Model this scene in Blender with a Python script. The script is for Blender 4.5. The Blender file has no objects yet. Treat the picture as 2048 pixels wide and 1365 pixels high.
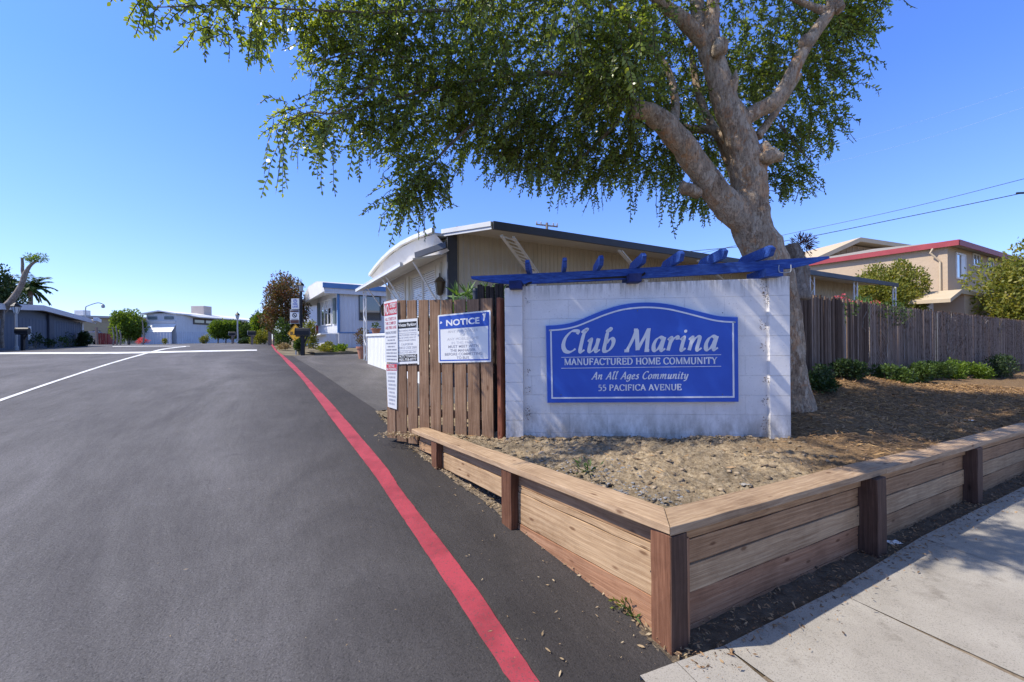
import bpy, bmesh, math, random
import numpy as np
from mathutils import Vector, Matrix, noise
random.seed(7); rng = np.random.default_rng(11)
scn = bpy.context.scene
COL = scn.collection
# ------------------------------------------------------------------ camera
F, CX, CY, ROLL, EYE = 860.0, 1024.0, 678.0, 0.010, 1.60
RC, RS = math.cos(ROLL), math.sin(ROLL)
cam = bpy.data.cameras.new('camera'); camo = bpy.data.objects.new('camera', cam); COL.objects.link(camo)
cam.sensor_width = 36.0; cam.lens = F / 2048 * 36.0; cam.shift_y = (CY - 682.5) / 2048
cam.clip_start = 0.05; cam.clip_end = 3000
camo.matrix_world = Matrix(((RC, RS, 0, 0), (0, 0, -1, 0), (-RS, RC, 0, EYE), (0, 0, 0, 1)))
scn.camera = camo
# ------------------------------------------------------------------ sky, sun, exposure
L = Vector((0.59, 0.08, -0.70)).normalized()
w = bpy.data.worlds.new('World'); scn.world = w; w.use_nodes = True
nt = w.node_tree; bgn = nt.nodes['Background']
sky = nt.nodes.new('ShaderNodeTexSky'); sky.sky_type = 'NISHITA'; sky.sun_disc = False
sky.sun_elevation = math.asin(-L.z); sky.sun_rotation = math.atan2(-L.x, -L.y)
sky.air_density = 1.0; sky.dust_density = 0.1; sky.ozone_density = 2.6; sky.altitude = 0
hsv = nt.nodes.new('ShaderNodeHueSaturation'); hsv.inputs['Saturation'].default_value = 1.0
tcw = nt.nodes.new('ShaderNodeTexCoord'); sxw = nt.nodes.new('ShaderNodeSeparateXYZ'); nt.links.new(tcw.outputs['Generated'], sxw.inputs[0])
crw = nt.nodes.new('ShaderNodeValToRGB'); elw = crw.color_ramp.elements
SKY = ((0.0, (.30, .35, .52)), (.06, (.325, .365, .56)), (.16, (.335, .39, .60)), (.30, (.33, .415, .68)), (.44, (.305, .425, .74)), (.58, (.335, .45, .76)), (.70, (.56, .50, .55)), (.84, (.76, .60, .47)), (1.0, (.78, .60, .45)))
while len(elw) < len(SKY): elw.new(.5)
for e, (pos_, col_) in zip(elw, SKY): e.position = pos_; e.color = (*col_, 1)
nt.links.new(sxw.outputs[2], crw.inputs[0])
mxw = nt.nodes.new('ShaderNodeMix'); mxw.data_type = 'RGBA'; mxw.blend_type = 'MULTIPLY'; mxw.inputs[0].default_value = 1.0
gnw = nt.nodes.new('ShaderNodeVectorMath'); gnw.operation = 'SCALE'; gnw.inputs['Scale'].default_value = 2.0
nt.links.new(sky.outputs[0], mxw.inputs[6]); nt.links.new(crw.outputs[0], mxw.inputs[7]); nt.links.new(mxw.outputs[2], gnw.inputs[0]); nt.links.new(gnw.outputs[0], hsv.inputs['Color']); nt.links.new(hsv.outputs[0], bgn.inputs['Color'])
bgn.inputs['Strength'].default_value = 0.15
sun = bpy.data.lights.new('sun', 'SUN'); sun.energy = 4.8; sun.angle = math.radians(0.53); sun.color = (1.0, 0.93, 0.81)
suno = bpy.data.objects.new('sun', sun); COL.objects.link(suno); suno.rotation_euler = L.to_track_quat('-Z', 'Y').to_euler()
vs = scn.view_settings; vs.view_transform = 'Standard'; vs.look = 'None'; vs.gamma = 1; vs.exposure = 0.46
scn.cycles.max_bounces = 8; scn.cycles.transparent_max_bounces = 8
# ------------------------------------------------------------------ placing helpers
def ray(px, py):
    u = (px - CX) / F; v = (CY - py) / F
    return Vector((u * RC + v * RS, 1.0, -u * RS + v * RC))
def P(px, py, d): r = ray(px, py) * d; return Vector((r.x, r.y, r.z + EYE))
EA = Vector((-0.5, 0.8660254, 0)); EB = Vector((0.8660254, 0.5, 0)); UP = Vector((0, 0, 1))
def AB(a, b, z=0.0): return EA * a + EB * b + UP * z
PA = [-60, -6, -3, 0, 1.47, 3, 5.2, 8, 12, 17.8, 25, 33, 45, 80, 400]
PZ = [-.25, -.25, -.15, -.05, 0, .12, .34, .60, .87, 1.12, 1.33, 1.41, 1.46, 1.5, 1.5]
def smooth_interp(x, xs, ys):
    if x <= xs[0]: return ys[0]
    if x >= xs[-1]: return ys[-1]
    i = 0
    while xs[i + 1] < x: i += 1
    h = xs[i + 1] - xs[i]; t = (x - xs[i]) / h
    def sl(k):
        if k <= 0 or k >= len(xs) - 1: return 0.0
        a = (ys[k] - ys[k - 1]) / (xs[k] - xs[k - 1]); b = (ys[k + 1] - ys[k]) / (xs[k + 1] - xs[k])
        return 0.0 if a * b <= 0 else 2 * a * b / (a + b)
    m0, m1 = sl(i) * h, sl(i + 1) * h
    return (2*t**3 - 3*t*t + 1) * ys[i] + (t**3 - 2*t*t + t) * m0 + (-2*t**3 + 3*t*t) * ys[i + 1] + (t**3 - t*t) * m1
def H(x, y):
    a = -.5 * x + .8660254 * y; b = .8660254 * x + .5 * y
    wgt = min(1, max(0, (7 - a) / 4)); return smooth_interp(a, PA, PZ) - .025 * min(30, max(0, b - 1.75)) * wgt - .012 * min(8.5, max(0, -b - 3))
def G(px, py, dz=0.0, surf=None):
    "the point of the ground seen at a pixel"
    S = surf or H; r = ray(px, py); lo = .6
    f = lambda d: EYE + r.z * d - S(r.x * d, d) - dz
    d = lo
    while f(d) > 0 and d < 120: lo = d; d *= 1.04
    hi = d
    for _ in range(30):
        m = (lo + hi) / 2
        if f(m) > 0: lo = m
        else: hi = m
    return Vector((r.x * hi, hi, EYE + r.z * hi))
def hit(px, py, o, n):
    "the point of the plane (o, n) seen at a pixel"
    r = ray(px, py); c = Vector((0, 0, EYE)); t = (o - c).dot(n) / r.dot(n); return c + r * t
# ------------------------------------------------------------------ objects
def setp(o, label=None, cat=None, group=None, kind=None):
    if label: o['label'] = label
    if cat: o['category'] = cat
    if group: o['group'] = group
    if kind: o['kind'] = kind
    return o
def thing(name, label, cat, loc, group=None):
    o = bpy.data.objects.new(name, None); COL.objects.link(o); o.location = loc; o.empty_display_size = .2
    return setp(o, label, cat, group)
def wloc(o):
    v = Vector(o.location); p = o.parent
    while p: v = v + Vector(p.location); p = p.parent
    return v
def link(name, me, mat, parent=None, world=None):
    o = bpy.data.objects.new(name, me); COL.objects.link(o)
    if mat: me.materials.append(mat)
    M = world or Matrix()
    if parent:
        o.parent = parent; base = parent.matrix_basis.copy(); p = parent.parent
        while p: base = p.matrix_basis @ base; p = p.parent
        o.matrix_basis = base.inverted() @ M
    else: o.matrix_basis = M
    return o
class MB:
    def __init__(s): s.v = []; s.f = []
    def add(s, vs, fs):
        k = len(s.v); s.v += [tuple(x) for x in vs]; s.f += [tuple(i + k for i in f) for f in fs]; return s
    def quad(s, *p): return s.add(p, [tuple(range(len(p)))])
    def box(s, c, size, X=None, Z=None):
        "box about c; X the long axis, Z the up axis"
        X = (X or Vector((1, 0, 0))).normalized(); Z = Z or UP; Yv = Z.cross(X).normalized(); Z = X.cross(Yv)
        c = Vector(c); a, b, d = [k / 2 for k in size]; p = []
        for k in (-1, 1):
            for j in (-1, 1):
                for i in (-1, 1): p.append(c + X * (a * i) + Yv * (b * j) + Z * (d * k))
        return s.add(p, [(0, 2, 3, 1), (4, 5, 7, 6), (0, 1, 5, 4), (2, 6, 7, 3), (0, 4, 6, 2), (1, 3, 7, 5)])
    def bar(s, a, b, w, t, Z=None):
        a, b = Vector(a), Vector(b); d = b - a
        return s.box((a + b) / 2, (d.length, w, t), d, Z or (UP if abs(d.normalized().z) < .95 else Vector((0, 1, 0))))
    def prism(s, pts, off):
        "a polygon carried along off"
        n = len(pts); off = Vector(off); q = [Vector(p) for p in pts] + [Vector(p) + off for p in pts]
        return s.add(q, [tuple(range(n - 1, -1, -1)), tuple(range(n, 2 * n))] + [(i, (i + 1) % n, n + (i + 1) % n, n + i) for i in range(n)])
    def tube(s, pts, rad, n=8, cap=True, wob=0.0, seed=0):
        pts = [Vector(p) for p in pts]; rad = rad if hasattr(rad, '__len__') else [rad] * len(pts)
        ring = []; prevN = None
        for i, p in enumerate(pts):
            t = (pts[min(i + 1, len(pts) - 1)] - pts[max(i - 1, 0)]).normalized()
            if prevN is None: prevN = t.orthogonal().normalized()
            N = (prevN - t * prevN.dot(t)).normalized(); B = t.cross(N); prevN = N
            for k in range(n):
                an = 2 * math.pi * k / n; dr = N * math.cos(an) + B * math.sin(an); r = rad[i]
                if wob: r *= 1 + wob * noise.noise((p + dr * rad[i]) * 6 + Vector((seed, 0, 0))) + wob * .6 * noise.noise((p + dr * rad[i]) * 15)
                ring.append(p + dr * r)
        m = len(pts); fs = []
        for i in range(m - 1):
            for k in range(n):
                fs.append((i * n + k, i * n + (k + 1) % n, (i + 1) * n + (k + 1) % n, (i + 1) * n + k))
        if cap: fs += [tuple(range(n - 1, -1, -1)), tuple(range((m - 1) * n, m * n))]
        return s.add(ring, fs)
    def lathe(s, c, prof, n=16):
        c = Vector(c); vs = [c + Vector((r * math.cos(2*math.pi*k/n), r * math.sin(2*math.pi*k/n), z)) for r, z in prof for k in range(n)]
        fs = [(i*n+k, i*n+(k+1) % n, (i+1)*n+(k+1) % n, (i+1)*n+k) for i in range(len(prof) - 1) for k in range(n)]
        return s.add(vs, fs + [tuple(range(n - 1, -1, -1)), tuple(range((len(prof)-1)*n, len(prof)*n))])
    def grid(s, fn, nu, nv):
        vs = [fn(i / nu, j / nv) for j in range(nv + 1) for i in range(nu + 1)]
        return s.add(vs, [(j*(nu+1)+i, j*(nu+1)+i+1, (j+1)*(nu+1)+i+1, (j+1)*(nu+1)+i) for j in range(nv) for i in range(nu)])
    def build(s, name, mat, parent=None, smooth=False, bevel=0.0, origin=None, world=None, **kw):
        me = bpy.data.meshes.new(name)
        o0 = Vector(origin) if origin is not None else (wloc(parent) if parent and world is None else Vector((0, 0, 0)))
        me.from_pydata([(x - o0.x, y - o0.y, z - o0.z) for x, y, z in s.v], [], s.f); me.update()
        if bevel:
            bm = bmesh.new(); bm.from_mesh(me)
            bmesh.ops.bevel(bm, geom=[e for e in bm.edges if len(e.link_faces) == 2 and e.calc_face_angle(0) > .6], offset=bevel, segments=2, affect='EDGES', profile=.6)
            bm.to_mesh(me); bm.free()
        if smooth: me.polygons.foreach_set('use_smooth', [True] * len(me.polygons))
        o = link(name, me, mat, parent, world if world is not None else Matrix.Translation(o0))
        return setp(o, **kw)
def lumber(name, A, B, up, wd, th, mat, parent, bev=.003, warp=.002, segs=6, cut=None, **kw):
    "a board with its grain along local X: wd along up, th across"
    A, B = Vector(A), Vector(B); X = (B - A); ln = X.length; X.normalize(); Yv = Vector(up).cross(X).normalized(); Z = X.cross(Yv)
    mb = MB(); vs = []; fs = []
    for i in range(segs + 1):
        x = ln * (i / segs - .5); e = warp if 0 < i < segs else warp * .4
        for sy, sz in ((-1, -1), (1, -1), (1, 1), (-1, 1)):
            xx = x
            if cut and i in (0, segs): xx += cut[0 if i == 0 else 1] * sz * wd / 2
            vs.append((xx, sy * th / 2 + random.uniform(-e, e), sz * wd / 2 + random.uniform(-e, e)))
    for i in range(segs):
        for k in range(4): fs.append((i*4+k, i*4+(k+1) % 4, (i+1)*4+(k+1) % 4, (i+1)*4+k))
    fs += [(3, 2, 1, 0), tuple(segs * 4 + k for k in range(4))]
    mb.add(vs, fs); c = (A + B) / 2
    M = Matrix(((X.x, Yv.x, Z.x, c.x), (X.y, Yv.y, Z.y, c.y), (X.z, Yv.z, Z.z, c.z), (0, 0, 0, 1)))
    bm = bmesh.new(); me = bpy.data.meshes.new(name); me.from_pydata(mb.v, [], mb.f); bm.from_mesh(me)
    bmesh.ops.recalc_face_normals(bm, faces=bm.faces)
    if bev: bmesh.ops.bevel(bm, geom=[e for e in bm.edges if e.calc_face_angle(0) > .6], offset=bev, segments=2, affect='EDGES', profile=.6)
    bm.to_mesh(me); bm.free()
    o = link(name, me, mat, parent, M); return setp(o, **kw)
# ------------------------------------------------------------------ materials
def nd(t, kind, **kw):
    n = t.nodes.new(kind)
    for k, v in kw.items():
        if k in n.inputs: n.inputs[k].default_value = v
        else: setattr(n, k, v)
    return n
def ramp(t, fac, stops):
    r = t.nodes.new('ShaderNodeValToRGB'); el = r.color_ramp.elements
    while len(el) < len(stops): el.new(.5)
    for e, (p, c) in zip(el, stops): e.position = p; e.color = (*c, 1) if len(c) == 3 else c
    t.links.new(fac, r.inputs[0]); return r.outputs[0]
def mixc(t, a, b, fac, mode='MIX'):
    m = t.nodes.new('ShaderNodeMix'); m.data_type = 'RGBA'; m.blend_type = mode
    for s, v in ((0, fac), (6, a), (7, b)):
        if isinstance(v, (int, float)): m.inputs[s].default_value = v
        elif isinstance(v, tuple): m.inputs[s].default_value = (*v, 1)
        else: t.links.new(v, m.inputs[s])
    return m.outputs[2]
def base(name, rough=.8, spec=.3):
    m = bpy.data.materials.new(name); m.use_nodes = True; t = m.node_tree; p = t.nodes['Principled BSDF']
    p.inputs['Roughness'].default_value = rough; p.inputs['Specular IOR Level'].default_value = spec
    tc = t.nodes.new('ShaderNodeTexCoord'); return m, t, p, tc
def noisev(t, co, scale, detail=6, rough=.55, stretch=None, dist=0.0):
    if stretch:
        mp = nd(t, 'ShaderNodeMapping'); mp.inputs['Scale'].default_value = stretch; t.links.new(co, mp.inputs[0]); co = mp.outputs[0]
    n = nd(t, 'ShaderNodeTexNoise', Scale=scale, Detail=detail, Roughness=rough, Distortion=dist); t.links.new(co, n.inputs['Vector']); return n.outputs[0]
def bump(t, p, h, strength=.3, dist=.01, prev=None):
    b = nd(t, 'ShaderNodeBump', Strength=strength, Distance=dist); t.links.new(h, b.inputs['Height'])
    if prev is not None: t.links.new(prev, b.inputs['Normal'])
    t.links.new(b.outputs[0], p.inputs['Normal']); return b.outputs[0]
def mk(name, stops, scale=4, detail=8, rough=.8, spec=.3, bmp=.25, bscale=40, bdist=.01, stretch=None, big=None, metal=0.0, dist=0.0):
    m, t, p, tc = base(name, rough, spec); co = tc.outputs['Object']
    c = ramp(t, noisev(t, co, scale, detail, .6, stretch, dist), stops)
    if big:
        f = ramp(t, noisev(t, co, big[0], 4), [(.3, (1 - big[1],) * 3), (.7, (1.0,) * 3)]); c = mixc(t, c, f, 1.0, 'MULTIPLY')
    t.links.new(c, p.inputs['Base Color']); p.inputs['Metallic'].default_value = metal
    if bmp: bump(t, p, noisev(t, co, bscale, 5, .6, stretch), bmp, bdist)
    return m
def flat(name, c, var=.08, rough=.6, spec=.3, scale=3, bmp=.05, metal=0.0):
    lo = tuple(x * (1 - var) for x in c); hi = tuple(min(1, x * (1 + var)) for x in c)
    return mk(name, [(.3, lo), (.7, hi)], scale, 6, rough, spec, bmp, 30, metal=metal)
def wood(name, cols, tint=.25, rough=.75, grain=1.0, spec=.25):
    "grain along local X, one shade per board"
    m, t, p, tc = base(name, rough, spec); co = tc.outputs['Object']
    oi = t.nodes.new('ShaderNodeObjectInfo'); va = t.nodes.new('ShaderNodeVectorMath'); va.operation = 'ADD'
    cm = t.nodes.new('ShaderNodeMath'); cm.operation = 'MULTIPLY'; cm.inputs[1].default_value = 37.0
    t.links.new(oi.outputs['Random'], cm.inputs[0]); t.links.new(co, va.inputs[0]); t.links.new(cm.outputs[0], va.inputs[1]); co = va.outputs[0]
    g1 = noisev(t, co, 1.0, 6, .62, (1.3, 46 * grain, 46 * grain), .3)
    c1 = ramp(t, g1, [(.18, cols[0]), (.5, cols[1]), (.82, cols[2])])
    g2 = noisev(t, co, 1.0, 3, .5, (3.0, 210 * grain, 210 * grain))
    c2 = mixc(t, c1, ramp(t, g2, [(.35, (.62, .58, .55)), (.6, (1, 1, 1))]), .7, 'MULTIPLY')
    blot = ramp(t, noisev(t, co, 2.6, 8, .7), [(.36, (.70, .66, .64)), (.56, (1.0, 1.0, 1.0))]); c3 = mixc(t, c2, blot, .8, 'MULTIPLY')
    kn = nd(t, 'ShaderNodeTexVoronoi', Scale=1.0); mp = nd(t, 'ShaderNodeMapping'); mp.inputs['Scale'].default_value = (3.2, 9, 9)
    t.links.new(co, mp.inputs[0]); t.links.new(mp.outputs[0], kn.inputs['Vector'])
    kc = ramp(t, kn.outputs['Distance'], [(.06, (.35, .25, .2)), (.13, (1, 1, 1))]); c4 = mixc(t, c3, kc, .8, 'MULTIPLY')
    sx = nd(t, 'ShaderNodeSeparateXYZ'); t.links.new(tc.outputs['Object'], sx.inputs[0]); wn = noisev(t, co, 1.0, 2, .5, (1.6, 5, 5))
    m1 = nd(t, 'ShaderNodeMath', operation='MULTIPLY_ADD'); t.links.new(wn, m1.inputs[0]); m1.inputs[1].default_value = 24.0; zs = nd(t, 'ShaderNodeMath', operation='MULTIPLY'); zs.inputs[1].default_value = 190.0
    sm = nd(t, 'ShaderNodeMath', operation='ADD'); t.links.new(sx.outputs[1], sm.inputs[0]); t.links.new(sx.outputs[2], sm.inputs[1]); t.links.new(sm.outputs[0], zs.inputs[0]); t.links.new(zs.outputs[0], m1.inputs[2])
    sn = nd(t, 'ShaderNodeMath', operation='SINE'); t.links.new(m1.outputs[0], sn.inputs[0]); c4 = mixc(t, c4, ramp(t, sn.outputs[0], [(.0, (.82, .78, .75)), (.55, (1, 1, 1)), (.9, (1.04, 1.03, 1.02))]), .6, 'MULTIPLY')
    rnd = ramp(t, oi.outputs['Random'], [(0, (1 - tint, 1 - tint * 1.15, 1 - tint * 1.25)), (.5, (1, .97, .95)), (1, (1 + tint * .3, 1 + tint * .2, 1 + tint * .15))])
    t.links.new(mixc(t, c4, rnd, 1.0, 'MULTIPLY'), p.inputs['Base Color']); bump(t, p, g2, .35, .004); return m
def leafm(name, cols, trans=.35, rough=.55, spec=.35, scale=1.2):
    m, t, p, tc = base(name, rough, spec)
    ge = t.nodes.new('ShaderNodeNewGeometry'); r = ge.outputs['Random Per Island']
    n = noisev(t, tc.outputs['Object'], scale, 3)
    ad = t.nodes.new('ShaderNodeMath'); ad.operation = 'ADD'; mu = t.nodes.new('ShaderNodeMath'); mu.operation = 'MULTIPLY'; mu.inputs[1].default_value = .5
    t.links.new(r, mu.inputs[0]); t.links.new(mu.outputs[0], ad.inputs[0])
    mu2 = t.nodes.new('ShaderNodeMath'); mu2.operation = 'MULTIPLY'; mu2.inputs[1].default_value = .5; t.links.new(n, mu2.inputs[0]); t.links.new(mu2.outputs[0], ad.inputs[1])
    k = len(cols); c = ramp(t, ad.outputs[0], [(.15 + .7 * i / (k - 1), q) for i, q in enumerate(cols)])
    t.links.new(c, p.inputs['Base Color'])
    tr = t.nodes.new('ShaderNodeBsdfTranslucent'); t.links.new(mixc(t, c, (1.6, 1.5, .5), 1.0, 'MULTIPLY'), tr.inputs[0])
    mx = t.nodes.new('ShaderNodeMixShader'); mx.inputs[0].default_value = trans
    t.links.new(p.outputs[0], mx.inputs[1]); t.links.new(tr.outputs[0], mx.inputs[2]); t.links.new(mx.outputs[0], t.nodes['Material Output'].inputs[0]); return m
def glassm(name, dark=(.03, .035, .04), refl=.9):
    m, t, p, tc = base(name, .03, .5); p.inputs['Base Color'].default_value = (*dark, 1); p.inputs['IOR'].default_value = 1.9
    p.inputs['Coat Weight'].default_value = refl; p.inputs['Coat Roughness'].default_value = .01; bump(t, p, noisev(t, tc.outputs['Object'], 1.5, 2), .05, .02); return m
MT = {}
MT['white_paint'] = flat('white_paint', (.72, .72, .71), .06, .55)
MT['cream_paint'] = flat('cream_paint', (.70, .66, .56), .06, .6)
MT['trim_dark'] = flat('dark_grey_paint', (.055, .06, .075), .15, .5)
MT['gutter'] = flat('gutter_paint', (.62, .63, .64), .08, .4)
MT['black_metal'] = flat('black_metal', (.015, .015, .017), .2, .45)
MT['grey_metal'] = flat('grey_metal', (.35, .37, .39), .1, .4)
MT['glass'] = glassm('window_glass')
MT['frame_dark'] = flat('dark_frame', (.10, .11, .12), .1, .5)
MT['terracotta'] = mk('terracotta', [(.3, (.36, .15, .09)), (.7, (.47, .24, .16))], 8, 6, .85)
MT['bark'] = None
MT['red_fence'] = mk('red_stained_boards', [(.3, (.20, .035, .03)), (.7, (.30, .06, .05))], 6, 6, .8, stretch=(6, 6, .6))
# ================================================================== GROUND, ROAD, PAVEMENT
def asphalt(name, dark, light, wornness, streak=True):
    m, t, p, tc = base(name, .82, .35); co = tc.outputs['Object']
    mp = nd(t, 'ShaderNodeMapping'); mp.inputs['Rotation'].default_value = (0, 0, math.radians(-30)); t.links.new(co, mp.inputs[0]); rc = mp.outputs[0]
    grit = noisev(t, co, 105, 4, .75); dk = tuple(x * .62 for x in dark); lt = tuple(x * 1.35 for x in light); c = ramp(t, grit, [(.34, dk), (.47, tuple((a + b) / 2 for a, b in zip(dark, light))), (.56, tuple((a + b) / 2 for a, b in zip(dark, light))), (.70, lt)])
    sp = ramp(t, noisev(t, co, 95, 2, .6), [(.66, (0, 0, 0)), (.73, (1, 1, 1))]); c = mixc(t, c, (.22, .21, .2), mixc(t, (0, 0, 0), sp, .4))
    wl = noisev(t, rc, 1.0, 9, .68, (.7, .22, .3), 1.2)
    f = ramp(t, wl, [(.35, (.72, .71, .72)), (.52, (1, 1, 1)), (.68, (1 + wornness, 1 + wornness, 1 + wornness * 1.15))]); c = mixc(t, c, f, 1.0, 'MULTIPLY')
    f2 = ramp(t, noisev(t, co, .9, 7, .65), [(.3, (.80, .79, .8)), (.6, (1.06, 1.06, 1.08))]); c = mixc(t, c, f2, 1.0, 'MULTIPLY')
    if streak:
        f3 = ramp(t, noisev(t, rc, 1.0, 6, .7, (26, 3.0, 1)), [(.35, (.88, .88, .88)), (.6, (1.07, 1.07, 1.07))]); c = mixc(t, c, f3, .8, 'MULTIPLY')
    ol = ramp(t, noisev(t, co, 1.7, 3, .5), [(.70, (1, 1, 1)), (.76, (.55, .55, .56))]); c = mixc(t, c, ol, .7, 'MULTIPLY')
    if name == 'asphalt_road':
        sx = nd(t, 'ShaderNodeSeparateXYZ'); t.links.new(co, sx.inputs[0])
        def lin(kx, ky, k0):
            q = nd(t, 'ShaderNodeMath', operation='MULTIPLY_ADD'); q.inputs[1].default_value = kx; q.inputs[2].default_value = k0; t.links.new(sx.outputs[0], q.inputs[0])
            r = nd(t, 'ShaderNodeMath', operation='MULTIPLY_ADD'); r.inputs[1].default_value = ky; t.links.new(sx.outputs[1], r.inputs[0]); t.links.new(q.outputs[0], r.inputs[2]); return r.outputs[0]
        d_ = lin(.866 - .5 * .034, .5 + .866 * .034, -1.17); w2 = nd(t, 'ShaderNodeMath', operation='MULTIPLY_ADD'); t.links.new(noisev(t, co, .8, 5, .6), w2.inputs[0]); w2.inputs[1].default_value = 1.2; t.links.new(d_, w2.inputs[2])
        mr = nd(t, 'ShaderNodeMapRange', interpolation_type='SMOOTHSTEP'); mr.inputs[1].default_value = -1.0; mr.inputs[2].default_value = .95; t.links.new(w2.outputs[0], mr.inputs[0])
        c = mixc(t, c, mixc(t, c, (.41, .385, .365), 1.0, 'MULTIPLY'), mr.outputs[0])
        cr = nd(t, 'ShaderNodeTexVoronoi', Scale=.55, feature='DISTANCE_TO_EDGE'); cw = nd(t, 'ShaderNodeVectorMath', operation='ADD'); cn = nd(t, 'ShaderNodeTexNoise', Scale=1.2, Detail=6.0); t.links.new(co, cn.inputs['Vector']); t.links.new(co, cw.inputs[0]); t.links.new(cn.outputs['Color'], cw.inputs[1]); t.links.new(cw.outputs[0], cr.inputs['Vector'])
        ck = ramp(t, cr.outputs['Distance'], [(.0, (.62, .62, .62)), (.006, (1, 1, 1))]); c = mixc(t, c, ck, mixc(t, (0, 0, 0), ramp(t, noisev(t, co, .5, 2), [(.5, (0, 0, 0)), (.6, (1, 1, 1))]), .6), 'MULTIPLY')
    t.links.new(c, p.inputs['Base Color']); b1 = bump(t, p, grit, .8, .008); bump(t, p, noisev(t, co, 45, 4), .4, .010, b1); return m
MT['asphalt'] = asphalt('asphalt_road', (.075, .070, .069), (.150, .143, .142), .25)
MT['asphalt_new'] = asphalt('asphalt_newer_strip', (.036, .032, .031), (.086, .078, .075), .10, False)
MT['asphalt_old'] = asphalt('asphalt_driveway', (.066, .060, .055), (.128, .118, .110), .3)
def paint(name, c, worn, wc=(.06, .058, .06)):
    m, t, p, tc = base(name, .7, .3); co = tc.outputs['Object']
    n = noisev(t, co, 80, 6, .75); big = noisev(t, co, 3.5, 7, .65)
    cc = mixc(t, tuple(x * .66 for x in c), c, ramp(t, big, [(.35, (0, 0, 0)), (.58, (1, 1, 1))]))
    f = ramp(t, n, [(worn - .06, (1, 1, 1)), (worn + .02, (0, 0, 0))]); f = ramp(t, n, [(worn - .05, (1, 1, 1)), (worn + .04, (0, 0, 0))])
    t.links.new(mixc(t, cc, wc, f), p.inputs['Base Color']); bump(t, p, noisev(t, co, 190, 3, .7), .4, .005); return m
MT['red_line'] = paint('red_kerb_paint', (.37, .048, .068), .41)
MT['white_line'] = paint('white_road_paint', (.74, .74, .73), .30)
MT['dirt'] = mk('dry_dirt', [(.25, (.13, .10, .075)), (.5, (.24, .19, .14)), (.75, (.36, .30, .23))], 14, 10, .95, .1, .6, 55, .02, big=(1.4, .35))
MT['soil_dark'] = mk('dark_soil', [(.3, (.065, .050, .037)), (.7, (.155, .122, .088))], 12, 9, .95, .1, .6, 60, .02)
MT['mulch_base'] = mk('bark_mulch', [(.25, (.07, .045, .028)), (.5, (.16, .10, .06)), (.75, (.28, .18, .10))], 26, 10, .95, .1, .7, 70, .02, stretch=(1, 2.5, 1), big=(.8, .3))
MT['ground'] = mk('yard_ground', [(.3, (.12, .10, .07)), (.7, (.22, .19, .13))], 2.5, 8, .95, .1, .4, 30)
def concrete():
    m, t, p, tc = base('concrete_pavement', .88, .25); co = tc.outputs['Object']
    c = ramp(t, noisev(t, co, 2.2, 8, .65), [(.3, (.27, .245, .21)), (.7, (.375, .345, .30))])
    sp = ramp(t, noisev(t, co, 150, 3, .7), [(.34, (.55, .54, .53)), (.46, (1, 1, 1)), (.62, (1, 1, 1)), (.7, (1.15, 1.14, 1.12))]); c = mixc(t, c, sp, 1.0, 'MULTIPLY')
    st = ramp(t, noisev(t, co, 5, 5, .6), [(.28, (.62, .6, .58)), (.42, (1, 1, 1))]); c = mixc(t, c, st, .8, 'MULTIPLY')
    t.links.new(c, p.inputs['Base Color']); b = bump(t, p, noisev(t, co, 150, 3, .7), .35, .004); bump(t, p, noisev(t, co, 12, 4), .2, .01, b); return m
MT['concrete'] = concrete()
# one sheet of ground out to the horizon
def axis_vals(lo, hi, fine_lo, fine_hi, step):
    v = list(np.arange(fine_lo, fine_hi, step)); s = step; x = fine_lo
    while x > lo: s *= 1.25; x -= s; v.insert(0, max(x, lo))
    s = step; x = v[-1]
    while x < hi: s *= 1.25; x += s; v.append(min(x, hi))
    return v
aa = axis_vals(-60, 900, -3, 40, .3); bb = axis_vals(-900, 900, -16, 14, .35)
g = MB(); vs_ = []
for a in aa:
    for b in bb:
        q = AB(a, b); vs_.append((q.x, q.y, H(q.x, q.y) - .035))
nb = len(bb); g.add(vs_, [(i*nb+j, i*nb+j+1, (i+1)*nb+j+1, (i+1)*nb+j) for i in range(len(aa)-1) for j in range(nb-1)])
g.build('ground', MT['ground'], smooth=True, kind='structure')
# red line edges, in photo pixels turned into ground points
RED = [(539, 543.5, 688), (547, 551.5, 698.5), (561, 568, 713), (576, 588, 730), (600, 612, 755), (657, 683, 831), (733, 768, 931), (768, 802, 981), (880, 932, 1151), (1019, 1077, 1365), (1096, 1158, 1480)]
def dense(poly, step):
    out = [poly[0]]
    for p, q in zip(poly, poly[1:]):
        n = max(1, int((q - p).length / step))
        for k in range(1, n + 1): out.append(p.lerp(q, k / n))
    return out
def smooth_poly(pts, n=8):
    out = []
    for i in range(len(pts) - 1):
        p0, p1, p2, p3 = pts[max(i-1, 0)], pts[i], pts[i+1], pts[min(i+2, len(pts)-1)]
        for k in range(n):
            t = k / n; out.append(.5 * ((2*p1) + (p2-p0)*t + (2*p0-5*p1+4*p2-p3)*t*t + (3*p1-p0-3*p2+p3)*t**3))
    return out + [pts[-1]]
Lr = smooth_poly([G(a, y) for a, b, y in RED], 12); Rr = smooth_poly([G(b, y) for a, b, y in RED], 12)
far_dir = (Rr[0] - Rr[12]).normalized()
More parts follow.
